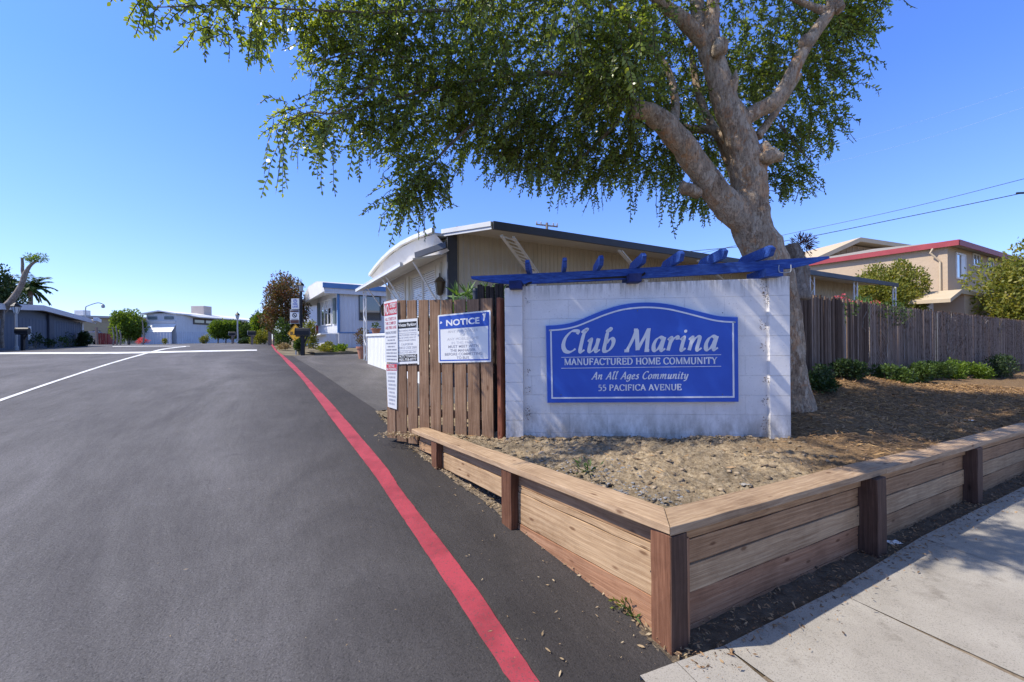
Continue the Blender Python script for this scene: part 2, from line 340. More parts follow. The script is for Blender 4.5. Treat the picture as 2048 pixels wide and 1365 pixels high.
# right edge of the asphalt, near to far
EDGE = [(1352, 1500), (1354, 1365), (1350, 1329), (1259, 1229), (1199, 1181), (1100, 1097), (1007, 1036), (983, 1013), (880, 941), (812, 889), (772, 845), (757, 828)]
edge = [G(x, y) for x, y in EDGE]
dvl = [G(x, y) for x, y in [(757, 822), (700, 785), (640, 745), (600, 721), (586, 712)]]      # where the driveway meets the road
redfar = [p for p in Rr if p.length > dvl[-1].length + .3][::-1]
right = edge + dvl + redfar[::2]
last = right[-1]
right += [last + far_dir * s for s in (4, 10, 20, 40, 80, 200)]
right = [Vector((p.x, p.y, 0)) for p in right]
# keep it running forward
rr = [right[0]]
for p in right[1:]:
    if (p - rr[-1]).dot(EA) > .02: rr.append(p)
rr = dense(rr, .12)[: 4000]
cols = [0, .02, .1, .25, .45, .7, 1, 1.4, 1.9, 2.5, 3.2, 4, 5, 6.5, 8, 10, 12.5, 16, 20, 30, 60, 200]
def sheet(name, rows, mat, dz, jag=0.0):
    mb = MB(); n = len(rows[0]); vs = []
    for r in rows:
        for q in r: vs.append((q.x, q.y, H(q.x, q.y) + dz))
    mb.add(vs, [(i*n+j, i*n+j+1, (i+1)*n+j+1, (i+1)*n+j) for i in range(len(rows)-1) for j in range(n-1)])
    return mb.build(name, mat, smooth=True, kind='structure')
rows = []
for i, p in enumerate(rr):
    jx = .012 * noise.noise(p * 9) + .006 * noise.noise(p * 31)
    rows.append([p - EB * (c if c else jx) for c in cols])
# thin the far rows
keep = [0]
for i in range(1, len(rows)):
    d = rr[i].length; need = .06 if d < 7 else d * .02
    if (rr[i] - rr[keep[-1]]).length >= need or i == len(rows) - 1: keep.append(i)
sheet('road', [rows[i] for i in keep], MT['asphalt'], 0.0)
rl = [[a + (b - a) * f + (b - a).normalized() * (.006 * noise.noise(a * 14) if f in (0, 1) else 0) for f in (0, .33, .66, 1)] for a, b in zip(Lr, Rr)]
dn = []
for i in range(len(rl) - 1):
    n = max(1, min(10, int((rl[i+1][0] - rl[i][0]).length / .05)))
    for k in range(n): dn.append([p.lerp(q, k / n) + (EB * (.004 * noise.noise(p.lerp(q, k / n) * 25)) if j in (0, 3) else Vector((0, 0, 0))) for j, (p, q) in enumerate(zip(rl[i], rl[i+1]))])
sheet('red_road_line', dn, MT['red_line'], .010)
def px_strip(name, pairs, mat, dz, n=10):
    A_ = smooth_poly([G(*p) for p, q in pairs], n); B_ = smooth_poly([G(*q) for p, q in pairs], n)
    return sheet(name, [[a, a.lerp(b, .5), b] for a, b in zip(A_, B_)], mat, dz)
px_strip('white_road_line', [((-300, 890), (-300, 897)), ((-120, 840), (-120, 845.5)), ((0, 799.5), (0, 804)), ((75, 774), (75, 777.5)), ((154, 747.8), (154, 750.8)), ((231, 723.5), (231, 726)), ((295, 705.6), (297, 707.4)), ((333, 697.2), (335, 698.6)), ((372, 693.2), (372, 694.2))], MT['white_line'], .007)
px_strip('white_stop_line', [((-160, 707.2), (-160, 711)), ((0, 706), (0, 709.4)), ((256, 704.8), (256, 708.2)), ((420, 701.6), (420, 704.4)), ((514, 700), (514, 702.4))], MT['white_line'], .011)
px_strip('faint_road_line', [((225, 693.2), (225, 694.2)), ((300, 692.6), (300, 693.4)), ((380, 692.8), (380, 693.5))], MT['white_line'], .007)
# driveway of worn asphalt between the road and the front home
dl = dense([Vector((p.x, p.y, 0)) for p in dvl], .2)
sheet('driveway', [[p + EB * c for c in (-.02, .3, .6, 1, 1.5, 2, 2.6, 3.2, 4, 5)] for p in dl if True], MT['asphalt_old'], .003)
# pavement slabs
CED = [G(x, y) for x, y in [(1353, 1334), (1448, 1301), (1668, 1189), (1838, 1089)]]
ced2 = [G(1840, 1081), G(2048, 978)]
dirr = (ced2[1] - ced2[0]).normalized()
slab_starts = [CED[0], CED[1], CED[2], CED[3]]
sw = MB()
def slab(p, q, reach, tilt):
    d = (q - p); d.z = 0; u = d.normalized(); nrm = Vector((u.y, -u.x, 0)); gap = .0014
    p = p + u * gap; q = q - u * gap
    def fn(a, b):
        w_ = p.lerp(q, a) + nrm * (reach * b); return (w_.x, w_.y, H(w_.x, w_.y) + .024 + tilt * a)
    k = len(sw.v); nu, nv = 8, 14; sw.grid(fn, nu, nv)
    rim = [k + i for i in range(nu + 1)]
    sw.add([Vector(sw.v[i]) - UP * .09 for i in rim], []); m0 = len(sw.v) - nu - 1
    sw.f += [(rim[i+1], rim[i], m0 + i, m0 + i + 1) for i in range(nu)]
slab(CED[0], CED[1], 4.5, 0); slab(CED[1], CED[2], 4.5, .002); slab(CED[2], ced2[0], 4.5, -.002)
q = ced2[0]
for k in range(6):
    slab(q, q + dirr * 1.55, 4.5, .004); q = q + dirr * 1.55
# the slab nearest the road
slab(CED[0] - (CED[1] - CED[0]).normalized() * .22, CED[0], 4.5, 0)
sw.build('pavement', MT['concrete'], smooth=False, kind='structure')
# dark soil between pavement and planks, and along the road side of the planks
Cc = Vector((.78, 2.15, 0)); RD = Vector((1.783, 1, 0)).normalized(); LD = Vector((-.687, 1, 0)).normalized()
RO = Vector((RD.y, -RD.x, 0)); LO = Vector((-LD.y, LD.x, 0))          # outward normals
if LO.dot(Vector((-1, -1, 0))) < 0: LO = -LO
def strip_rows(p0, d, o, n, ln, w0, w1, cols_=8, amp=.012):
    r = []
    for i in range(n + 1):
        p = p0 + d * (ln * i / n); r.append([p + o * (w0 + (w1 - w0) * j / cols_) for j in range(cols_ + 1)])
    return r
def rough_sheet(name, rows, mat, dz, amp, fall=0.0, kindv='structure'):
    mb = MB(); n = len(rows[0]); vs = []
    for r in rows:
        for j, q in enumerate(r):
            z = H(q.x, q.y) + dz + amp * (noise.noise(q * 9) + .6 * noise.noise(q * 23) + .4 * noise.noise(q * 55)); vs.append((q.x, q.y, z - fall * abs(2 * j / (n - 1) - 1) ** 3))
    mb.add(vs, [(i*n+j, i*n+j+1, (i+1)*n+j+1, (i+1)*n+j) for i in range(len(rows)-1) for j in range(n-1)])
    return mb.build(name, mat, smooth=True, kind=kindv)
sheet('pavement_bed', strip_rows(Cc + RD * -.3, RD, RO, 150, 9, .30, 4.7, 14), MT['dirt'], .017)
rough_sheet('soil_strip', strip_rows(Cc + RD * -.02, RD, RO, 240, 9, -.2, .34, 14), MT['soil_dark'], .006, .012)
# dirt between the asphalt edge and planks / fence
er = [Vector((p.x, p.y, 0)) for p in edge[2:]]; er = dense(er, .035)
rough_sheet('dirt_strip', [[p + EB * (-.02 + .07 * j + .02 * noise.noise(p * 7) * (j == 0)) for j in range(15)] for p in er], MT['dirt'], -.002, .012)
# ================================================================== PLANTER SOIL
SP = [(1.47, 1.75, .585), (1.3, 4.8, .50), (1.3, 8, .33), (1.3, 6.5, .40), (1.2, 20, .02), (2.0, 3.0, .57), (4.0, 2.25, .53), (2.4, 4.6, .575), (3.2, 3.4, .55), (2.75, 5.6, .735), (4.34, 9.1, .86), (3.9, 20.6, .42), (4.4, 1.3, .50), (5.2, 1.0, .47), (4.87, 1.48, .49), (5.4, 6, .75), (2.4, 7.5, .56), (2.6, 12, .55)]
def S(x, y):
    a = -.5 * x + .8660254 * y; b = .8660254 * x + .5 * y; sw_ = sz = 0
    for pa, pb, pz in SP:
        w_ = 1 / ((a - pa) ** 2 + (b - pb) ** 2 + .12) ** 1.6; sw_ += w_; sz += w_ * pz
    return sz / sw_
def lumpy(x, y):
    "1 in the dug-over dirt before the wall, 0 in the mulch"
    t = (x - 2.6) / .9; t = min(1, max(0, t)); return 1 - t * t * (3 - 2 * t)
def S2(x, y):
    q = Vector((x, y, 0)); lm = lumpy(x, y)
    n = .032 * noise.noise(q * 2.6) + .030 * abs(noise.noise(q * 6 + Vector((3, 0, 0)))) + .022 * noise.noise(q * 13) + .026 * abs(noise.noise(q * 24)) + .016 * noise.noise(q * 48) - .012
    m = .022 * noise.noise(q * 2.3) + .012 * noise.noise(q * 9) + .008 * noise.noise(q * 28)
    return S(x, y) + lm * n + (1 - lm) * m
mC, mL, mR = Cc + RD * .0, Cc + LD * 3.45, Cc + RD * 6.9
def planter_pt(u, v):
    "u along the pavement side, v into the planter"
    p = Cc - RO * .10 - LO * .10 + RD * (u * 6.9); return p
def inside_rows(us, vsl):
    mb = MB(); vs = []
    for v in vsl:
        for u in us:
            p = Cc - RO * .12 + RD * u + LD * v * 1.0
            # left side follows the left planks
            p = p - LO * (.12 if u < .3 else 0)
            vs.append((p.x, p.y, S2(p.x, p.y)))
    n = len(us); mb.add(vs, [(i*n+j, i*n+j+1, (i+1)*n+j+1, (i+1)*n+j) for i in range(len(vsl)-1) for j in range(n-1)]); return mb
us = list(np.arange(0, 3.6, .018)) + list(np.arange(3.6, 7.2, .04)) + list(np.arange(7.2, 24, .2))
vsl = list(np.arange(0, 2.4, .018)) + list(np.arange(2.4, 5.2, .06))
def soilm():
    m, t, p, tc = base('planter_soil', .95, .1); co = tc.outputs['Object']
    a = ramp(t, noisev(t, co, 24, 10, .75), [(.30, (.095, .070, .046)), (.47, (.27, .205, .13)), (.66, (.49, .39, .26))])
    gr = ramp(t, noisev(t, co, 1.5, 4), [(.40, (1, 1, 1)), (.62, (.62, .64, .68))]); a = mixc(t, a, gr, 1.0, 'MULTIPLY')
    b = ramp(t, noisev(t, co, 30, 9, .7, (1, 2, 1)), [(.25, (.06, .038, .022)), (.5, (.17, .11, .06)), (.75, (.36, .235, .125))])
    sx = nd(t, 'ShaderNodeSeparateXYZ'); t.links.new(co, sx.inputs[0])
    ad = nd(t, 'ShaderNodeMath', operation='ADD'); nz = nd(t, 'ShaderNodeMath', operation='MULTIPLY'); nz.inputs[1].default_value = 1.6
    t.links.new(noisev(t, co, 2.2, 5), nz.inputs[0]); t.links.new(sx.outputs[0], ad.inputs[0]); t.links.new(nz.outputs[0], ad.inputs[1])
    mr = nd(t, 'ShaderNodeMapRange'); mr.inputs[1].default_value = 2.9; mr.inputs[2].default_value = 3.7; t.links.new(ad.outputs[0], mr.inputs[0])
    t.links.new(mixc(t, a, b, mr.outputs[0]), p.inputs['Base Color'])
    bb_ = bump(t, p, noisev(t, co, 70, 6, .7), .8, .015); bump(t, p, noisev(t, co, 24, 6, .6), .6, .02, bb_); return m
inside_rows(us, vsl).build('planter_soil', soilm(), smooth=True, kind='structure')
# ================================================================== RETAINING WALL OF PLANKS
W_CAP = wood('cap_board', [(.34, .235, .145), (.46, .335, .215), (.56, .43, .295)], .14)
W_PLK = wood('plank', [(.29, .165, .085), (.41, .255, .14), (.50, .335, .20)], .20)
W_FAS = wood('fascia_board', [(.33, .19, .095), (.44, .275, .145), (.52, .36, .21)], .12)
W_PLKL = wood('plank_pale', [(.36, .235, .135), (.49, .345, .205), (.57, .425, .27)], .14)
W_PLKR = wood('plank_red', [(.29, .145, .08), (.39, .215, .125), (.47, .295, .185)], .10)
W_POST_SHADE = wood('shaded_post_wood', [(.055, .032, .025), (.10, .058, .042), (.16, .095, .07)], .2, .7)  # post wood darkened to carry the shade of the right run
W_POST = wood('post_wood', [(.12, .055, .032), (.20, .095, .056), (.28, .15, .09)], .2, .7)
rw = thing('retaining_wall', 'low timber retaining wall of stained planks and posts holding up the planter at the corner', 'retaining wall', Cc + UP * 0)
def zr(t): return .648 - .049 * t * .66      # cap top along the right run
def zl(t): return .655 - .0265 * t
th = .045
def capseg(A, B, d, o, za, zb, cuta, cutb, wd=.185):
    p = Cc + d * A + UP * (za - th / 2) - o * (wd / 2 - .0); q = Cc + d * B + UP * (zb - th / 2) - o * (wd / 2)
    return p, q
def mitred(name, d, o, t0, t1, z0, z1, m0, wd=.185, seg=10, parent=rw):
    "cap board cut on a mitre at the corner"
    n = seg; vs = []
    X = d; 
    for i in range(n + 1):
        for (w_, zz) in ((0, 0), (wd, 0), (wd, -th), (0, -th)):
            t = t0 + (t1 - t0) * i / n + (m0 * w_ * (1 - i / n)); zt = z0 + (z1 - z0) * i / n
            e = .0022 if 0 < i < n else 0
            sag = -.012 * math.sin(i / n * math.pi) * .3
            p = Cc + d * t - o * (w_ + random.uniform(-e, e)) + UP * (zt + zz + sag + random.uniform(-e, e)); vs.append(p)
    fs = [(i*4+k, i*4+(k+1) % 4, (i+1)*4+(k+1) % 4, (i+1)*4+k) for i in range(n) for k in range(4)] + [(3, 2, 1, 0), tuple(n*4+k for k in range(4))]
    c = Cc + d * ((t0 + t1) / 2) + UP * ((z0 + z1) / 2); Yv = UP.cross(d).normalized()
    M = Matrix(((d.x, Yv.x, 0, c.x), (d.y, Yv.y, 0, c.y), (0, 0, 1, c.z), (0, 0, 0, 1))); Mi = M.inverted()
    me = bpy.data.meshes.new(name); me.from_pydata([Mi @ v for v in vs], [], fs); bm = bmesh.new(); bm.from_mesh(me); bmesh.ops.recalc_face_normals(bm, faces=bm.faces)
    bmesh.ops.bevel(bm, geom=[e for e in bm.edges if e.calc_face_angle(0) > .6], offset=.005, segments=2, affect='EDGES', profile=.6); bm.to_mesh(me); bm.free()
    return link(name, me, W_CAP, parent, M)
ang = math.acos(max(-1, min(1, RD.dot(LD)))); mt = 1 / math.tan(ang / 2)
mitred('cap', RD, RO, .001, 2.42, zr(0), zr(2.42), mt); mitred('cap', RD, RO, 2.424, 6.9, zr(2.42) - .004, zr(6.9), 0)
mitred('cap', LD, LO, .001, 3.46, zl(0), zl(3.46), mt)
def post(d, o, t, ztop, w_=.125, off=0.0, zb=None, dep=.13, m=None):
    c = Cc + d * t - o * (dep / 2 - off); z0 = H(c.x, c.y) - .12 if zb is None else zb
    lumber('post', (c.x, c.y, z0), (c.x, c.y, ztop), d, w_, dep, m or (W_POST_SHADE if d is RD else W_POST), rw, .006, .003, 5)
post(RD, RO, .0675, zr(0) - th - .002, .13, -.004, None, .128, W_POST)
lumber('post_shade_facing', Cc + RD * .064 - RO * .006 - UP * .1, Cc + RD * .064 - RO * .006 + UP * (zr(.06) - th - .004), RD, .118, .02, W_POST_SHADE, rw, .003)  # added board, its dark colour paints the shade on the post's right face
lumber('post_strip', Cc + RD * .149 - RO * .045 - UP * .1, Cc + RD * .152 - RO * .045 + UP * (zr(.15) - .09), RD, .028, .06, W_PLKR, rw, .003)
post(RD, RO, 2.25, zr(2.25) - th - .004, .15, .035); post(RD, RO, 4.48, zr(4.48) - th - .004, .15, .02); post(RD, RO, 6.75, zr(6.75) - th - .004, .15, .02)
post(LD, LO, 1.50, zl(1.5) - th - .002, .14, -.012); post(LD, LO, 2.87, zl(2.87) - th - .002, .13, -.012)
def planks(d, o, zf, t0, t1, hs, mats, rec):
    zoff = 0.0
    for i, (h_, gp) in enumerate(hs):
        za, zb = zf(t0) - th - zoff - h_ / 2 - gp, zf(t1) - th - zoff - h_ / 2 - gp; zoff += h_ + gp
        r_ = rec[i] if hasattr(rec, '__len__') else rec; r_ += random.uniform(-.003, .003)
        lumber('plank', Cc + d * t0 - o * r_ + UP * za, Cc + d * t1 - o * r_ + UP * zb, UP, h_, .038, mats[i], rw, .003, .0025, 8)
for t0, t1 in ((.17, 2.175), (2.325, 4.405), (4.555, 6.675)):
    planks(RD, RO, zr, t0, t1, [(.080, .002), (.130, .020), (.145, .006), (.170, .012), (.10, .002)], [W_FAS, W_PLK, W_PLKL, W_PLKR if t0 < 1 else W_PLK, W_PLKR if t0 < 1 else W_PLK], [.088, .104, .100, .110, .108])
planks(LD, LO, zl, .14, 1.43, [(.125, .0), (.045, .004), (.235, .005), (.18, .005)], [W_PLK, W_PLKL, W_PLKL, W_PLKR], [.105, .10, .102, .098])
planks(LD, LO, zl, 1.57, 2.80, [(.115, .0), (.16, .006)], [W_PLK, W_PLKL], [.105, .10])
planks(LD, LO, zl, 2.94, 3.42, [(.09, .0), (.1, .005)], [W_PLK, W_PLK], [.105, .10])
MT['nail'] = flat('rusty_nail', (.06, .045, .04), .2, .6)
for d, o, zf, ends in ((RD, RO, zr, ((.20, 2.15), (2.35, 4.38), (4.58, 6.6))), (LD, LO, zl, ((.17, 1.40), (1.60, 2.77)))):
    for e in ends:
        for t in e:
            for dz in ((.20, .34, .50) if d is RD else (.19, .32)):
                c = Cc + d * (t + random.uniform(-.012, .012)) - o * .0785 + UP * (zf(t) - dz + random.uniform(-.012, .012)); mb = MB(); mb.box(c, (.009, .006, .009), d); mb.build('nail', MT['nail'], rw, bevel=.002)
# ================================================================== BLOCK WALL
WA, WB = P(1012, 878, 4.61), P(1582, 875, 4.34)
WX = (WB - WA); WX.z = 0; WLEN = WX.length; WX.normalize(); WN = Vector((WX.y, -WX.x, 0))     # WN looks at the camera
Wo = Vector((WA.x, WA.y, 0))
WM = Matrix(((WX.x, -WN.x, 0, Wo.x), (WX.y, -WN.y, 0, Wo.y), (0, 0, 1, 0), (0, 0, 0, 1)))      # local: x along, y into the wall, z up
def WP(px, py, off=0.0):
    "photo pixel on the wall face -> local (x, z)"
    h_ = hit(px, py, Wo + WN * off, WN); return ((h_ - Wo).dot(WX), h_.z)
def blockm(name, bw, bh, ox, oz, off=.5, jk=.32, jb=.8):
    m, t, p, tc = base(name, .8, .2); co = tc.outputs['Object']
    sx = nd(t, 'ShaderNodeSeparateXYZ'); t.links.new(co, sx.inputs[0]); cb = nd(t, 'ShaderNodeCombineXYZ')
    ax = nd(t, 'ShaderNodeMath', operation='ADD'); ax.inputs[1].default_value = ox; az = nd(t, 'ShaderNodeMath', operation='ADD'); az.inputs[1].default_value = oz
    t.links.new(sx.outputs[0], ax.inputs[0]); t.links.new(sx.outputs[2], az.inputs[0]); t.links.new(ax.outputs[0], cb.inputs[0]); t.links.new(az.outputs[0], cb.inputs[1])
    br = nd(t, 'ShaderNodeTexBrick', offset=off); br.inputs['Scale'].default_value = 1.0; br.inputs['Mortar Size'].default_value = .0028; br.inputs['Mortar Smooth'].default_value = .6
    br.inputs['Brick Width'].default_value = bw; br.inputs['Row Height'].default_value = bh; t.links.new(cb.outputs[0], br.inputs['Vector'])
    c = ramp(t, noisev(t, co, 3.5, 8, .6), [(.3, (.65, .62, .59)), (.7, (.76, .73, .70))])
    c = mixc(t, c, (.40, .395, .39), mixc(t, (0, 0, 0), br.outputs['Fac'], jk))
    sp = ramp(t, noisev(t, co, 60, 4, .7), [(.30, (.45, .43, .40)), (.38, (1, 1, 1))]); c = mixc(t, c, sp, .6, 'MULTIPLY')
    # drips from the top, dirt splashed up from the soil
    mr = nd(t, 'ShaderNodeMapRange'); mr.inputs[1].default_value = 2.02; mr.inputs[2].default_value = 2.30; t.links.new(sx.outputs[2], mr.inputs[0])
    dr = noisev(t, co, 1.0, 5, .7, (22, 22, 2.2)); mu = nd(t, 'ShaderNodeMath', operation='MULTIPLY'); t.links.new(mr.outputs[0], mu.inputs[0]); t.links.new(ramp(t, dr, [(.45, (0, 0, 0)), (.58, (1, 1, 1))]), mu.inputs[1])
    c = mixc(t, c, (.16, .15, .14), mu.outputs[0])
    mr2 = nd(t, 'ShaderNodeMapRange'); mr2.inputs[1].default_value = .95; mr2.inputs[2].default_value = .52; t.links.new(sx.outputs[2], mr2.inputs[0])
    mu2 = nd(t, 'ShaderNodeMath', operation='MULTIPLY'); t.links.new(mr2.outputs[0], mu2.inputs[0]); t.links.new(ramp(t, noisev(t, co, 4.5, 8, .7, (1.6, 1.6, .7)), [(.36, (0, 0, 0)), (.60, (.95, .95, .95))]), mu2.inputs[1])
    c = mixc(t, c, (.25, .22, .18), mu2.outputs[0])
    t.links.new(c, p.inputs['Base Color'])
    inv = nd(t, 'ShaderNodeMath', operation='SUBTRACT'); inv.inputs[0].default_value = 1.0; t.links.new(br.outputs['Fac'], inv.inputs[1])
    b = bump(t, p, inv.outputs[0], jb, .006); bump(t, p, noisev(t, co, 45, 6, .65), .35, .006, b); return m
bw = thing('block_wall', 'white painted concrete block wall standing in the planter behind the blue sign', 'wall', Wo + UP * .5)
mb = MB()
x0, x1 = .19, WLEN - .2
zL, zR = WP(1052, 572)[1], WP(1530, 556)[1]
def rquad(mb, pts, dep):  # prism from local x,z polygon, y from dep[0] to dep[1]
    mb.prism([(x, dep[0], z) for x, z in pts], (0, dep[1] - dep[0], 0))
rquad(mb, [(x0 - .02, .3), (x1 + .02, .3), (x1 + .02, zR), (x0 - .02, zL)], (.045, .21))
wobj = mb.build('wall_panel', blockm('block_wall_paint', .40, .2032, .12, .02, .5, .24, .6), bw, world=WM, bevel=.004)
mb = MB(); zpl = WP(1032, 576)[1]
rquad(mb, [(0, .3), (x0, .3), (x0, zpl), (0, zpl)], (0, .24)); mb.build('pillar', blockm('pillar_block_left', 9.0, .2032, 4.0, .085, 0), bw, world=WM, bevel=.006)
mb = MB(); zpr = WP(1553, 553)[1]
rquad(mb, [(x1, .3), (WLEN, .3), (WLEN, zpr), (x1, zpr)], (-.005, .24)); mb.build('pillar', blockm('pillar_block_right', 9.0, .2032, 4.0, .02, 0), bw, world=WM, bevel=.006)
# ================================================================== LETTERING
def nibline(mb, pts, y0, thick, thin, nib, smoothit=True, sub=6):
    pts = [Vector((a, b, 0)) for a, b in pts]
    if smoothit and len(pts) > 2: pts = smooth_poly(pts, sub)
    vs = []
    for i, p in enumerate(pts):
        t = pts[min(i+1, len(pts)-1)] - pts[max(i-1, 0)]; an = math.atan2(t.y, t.x); w_ = thin + (thick - thin) * abs(math.sin(an - nib))
        n = Vector((-t.y, t.x, 0)).normalized() * (w_ / 2); vs += [(p.x + n.x, y0, p.y + n.y), (p.x - n.x, y0, p.y - n.y)]
    mb.add(vs, [(2*i, 2*i+1, 2*i+3, 2*i+2) for i in range(len(pts)-1)])
# glyphs: (advance, [strokes]); a stroke is ('l'|'c', points); serif spots: 's'
CAPS = {
 'A': (.80, [('l', (.06, 0), (.40, 1)), ('l', (.37, 1), (.73, 0)), ('l', (.18, .34), (.62, .34)), ('s', (.06, 0), (.73, 0))]),
 'C': (.80, [('c', (.73, .80), (.62, .95), (.42, .99), (.17, .84), (.08, .5), (.17, .16), (.42, .01), (.62, .05), (.74, .22)), ('l', (.735, .99), (.735, .72))]),
 'D': (.84, [('l', (.14, 0), (.14, 1)), ('c', (.05, .975), (.35, .975), (.60, .88), (.76, .5), (.60, .12), (.35, .025), (.05, .025))]),
 'E': (.70, [('l', (.14, 0), (.14, 1)), ('l', (.05, .972), (.60, .972)), ('l', (.05, .028), (.63, .028)), ('l', (.14, .51), (.48, .51)), ('l', (.59, .98), (.59, .78)), ('l', (.63, .02), (.63, .24)), ('l', (.48, .61), (.48, .41))]),
 'F': (.66, [('l', (.14, 0), (.14, 1)), ('l', (.05, .972), (.58, .972)), ('l', (.14, .50), (.46, .50)), ('l', (.575, .98), (.575, .77)), ('l', (.46, .6), (.46, .4)), ('s', (.14, 0))]),
 'H': (.86, [('l', (.15, 0), (.15, 1)), ('l', (.71, 0), (.71, 1)), ('l', (.15, .51), (.71, .51)), ('s', (.15, 0), (.15, 1), (.71, 0), (.71, 1))]),
 'I': (.36, [('l', (.18, 0), (.18, 1)), ('s', (.18, 0), (.18, 1))]),
 'M': (1.04, [('t', (.13, 0), (.13, 1)), ('l', (.90, 0), (.90, 1)), ('l', (.15, 1), (.52, .02)), ('t', (.52, .02), (.88, 1)), ('s', (.13, 0), (.90, 0), (.11, 1), (.92, 1))]),
 'N': (.88, [('t', (.14, 0), (.14, 1)), ('t', (.74, 0), (.74, 1)), ('l', (.14, 1), (.74, 0)), ('s', (.14, 0), (.10, 1), (.74, 1))]),
 'O': (.88, [('c', (.44, .99), (.20, .86), (.09, .5), (.20, .14), (.44, .01), (.68, .14), (.79, .5), (.68, .86), (.44, .99), (.30, .95))]),
 'P': (.68, [('l', (.14, 0), (.14, 1)), ('c', (.05, .975), (.34, .975), (.55, .88), (.60, .72), (.53, .55), (.34, .47), (.14, .47)), ('s', (.14, 0))]),
 'R': (.78, [('l', (.14, 0), (.14, 1)), ('c', (.05, .975), (.34, .975), (.55, .88), (.59, .74), (.52, .58), (.34, .50), (.14, .50)), ('l', (.34, .50), (.70, 0)), ('s', (.14, 0), (.70, .0))]),
 'T': (.74, [('l', (.37, 0), (.37, 1)), ('l', (.04, .972), (.70, .972)), ('l', (.045, .98), (.045, .76)), ('l', (.695, .98), (.695, .76)), ('s', (.37, 0))]),
 'U': (.86, [('c', (.15, 1), (.15, .6), (.17, .2), (.30, .03), (.46, .01), (.62, .08), (.70, .3), (.71, .6), (.71, 1)), ('s', (.15, 1), (.71, 1))]),
 'V': (.80, [('l', (.08, 1), (.42, 0)), ('t', (.40, 0), (.73, 1)), ('s', (.08, 1), (.73, 1))]),
 'Y': (.78, [('l', (.08, 1), (.40, .46)), ('t', (.40, .46), (.70, 1)), ('l', (.39, .46), (.39, 0)), ('s', (.08, 1), (.70, 1), (.39, 0))]),
 '5': (.60, [('l', (.14, .96), (.48, .96)), ('t', (.14, .98), (.11, .56)), ('c', (.11, .56), (.28, .62), (.46, .52), (.50, .30), (.40, .08), (.22, .01), (.06, .08))]),
 ' ': (.34, [])}
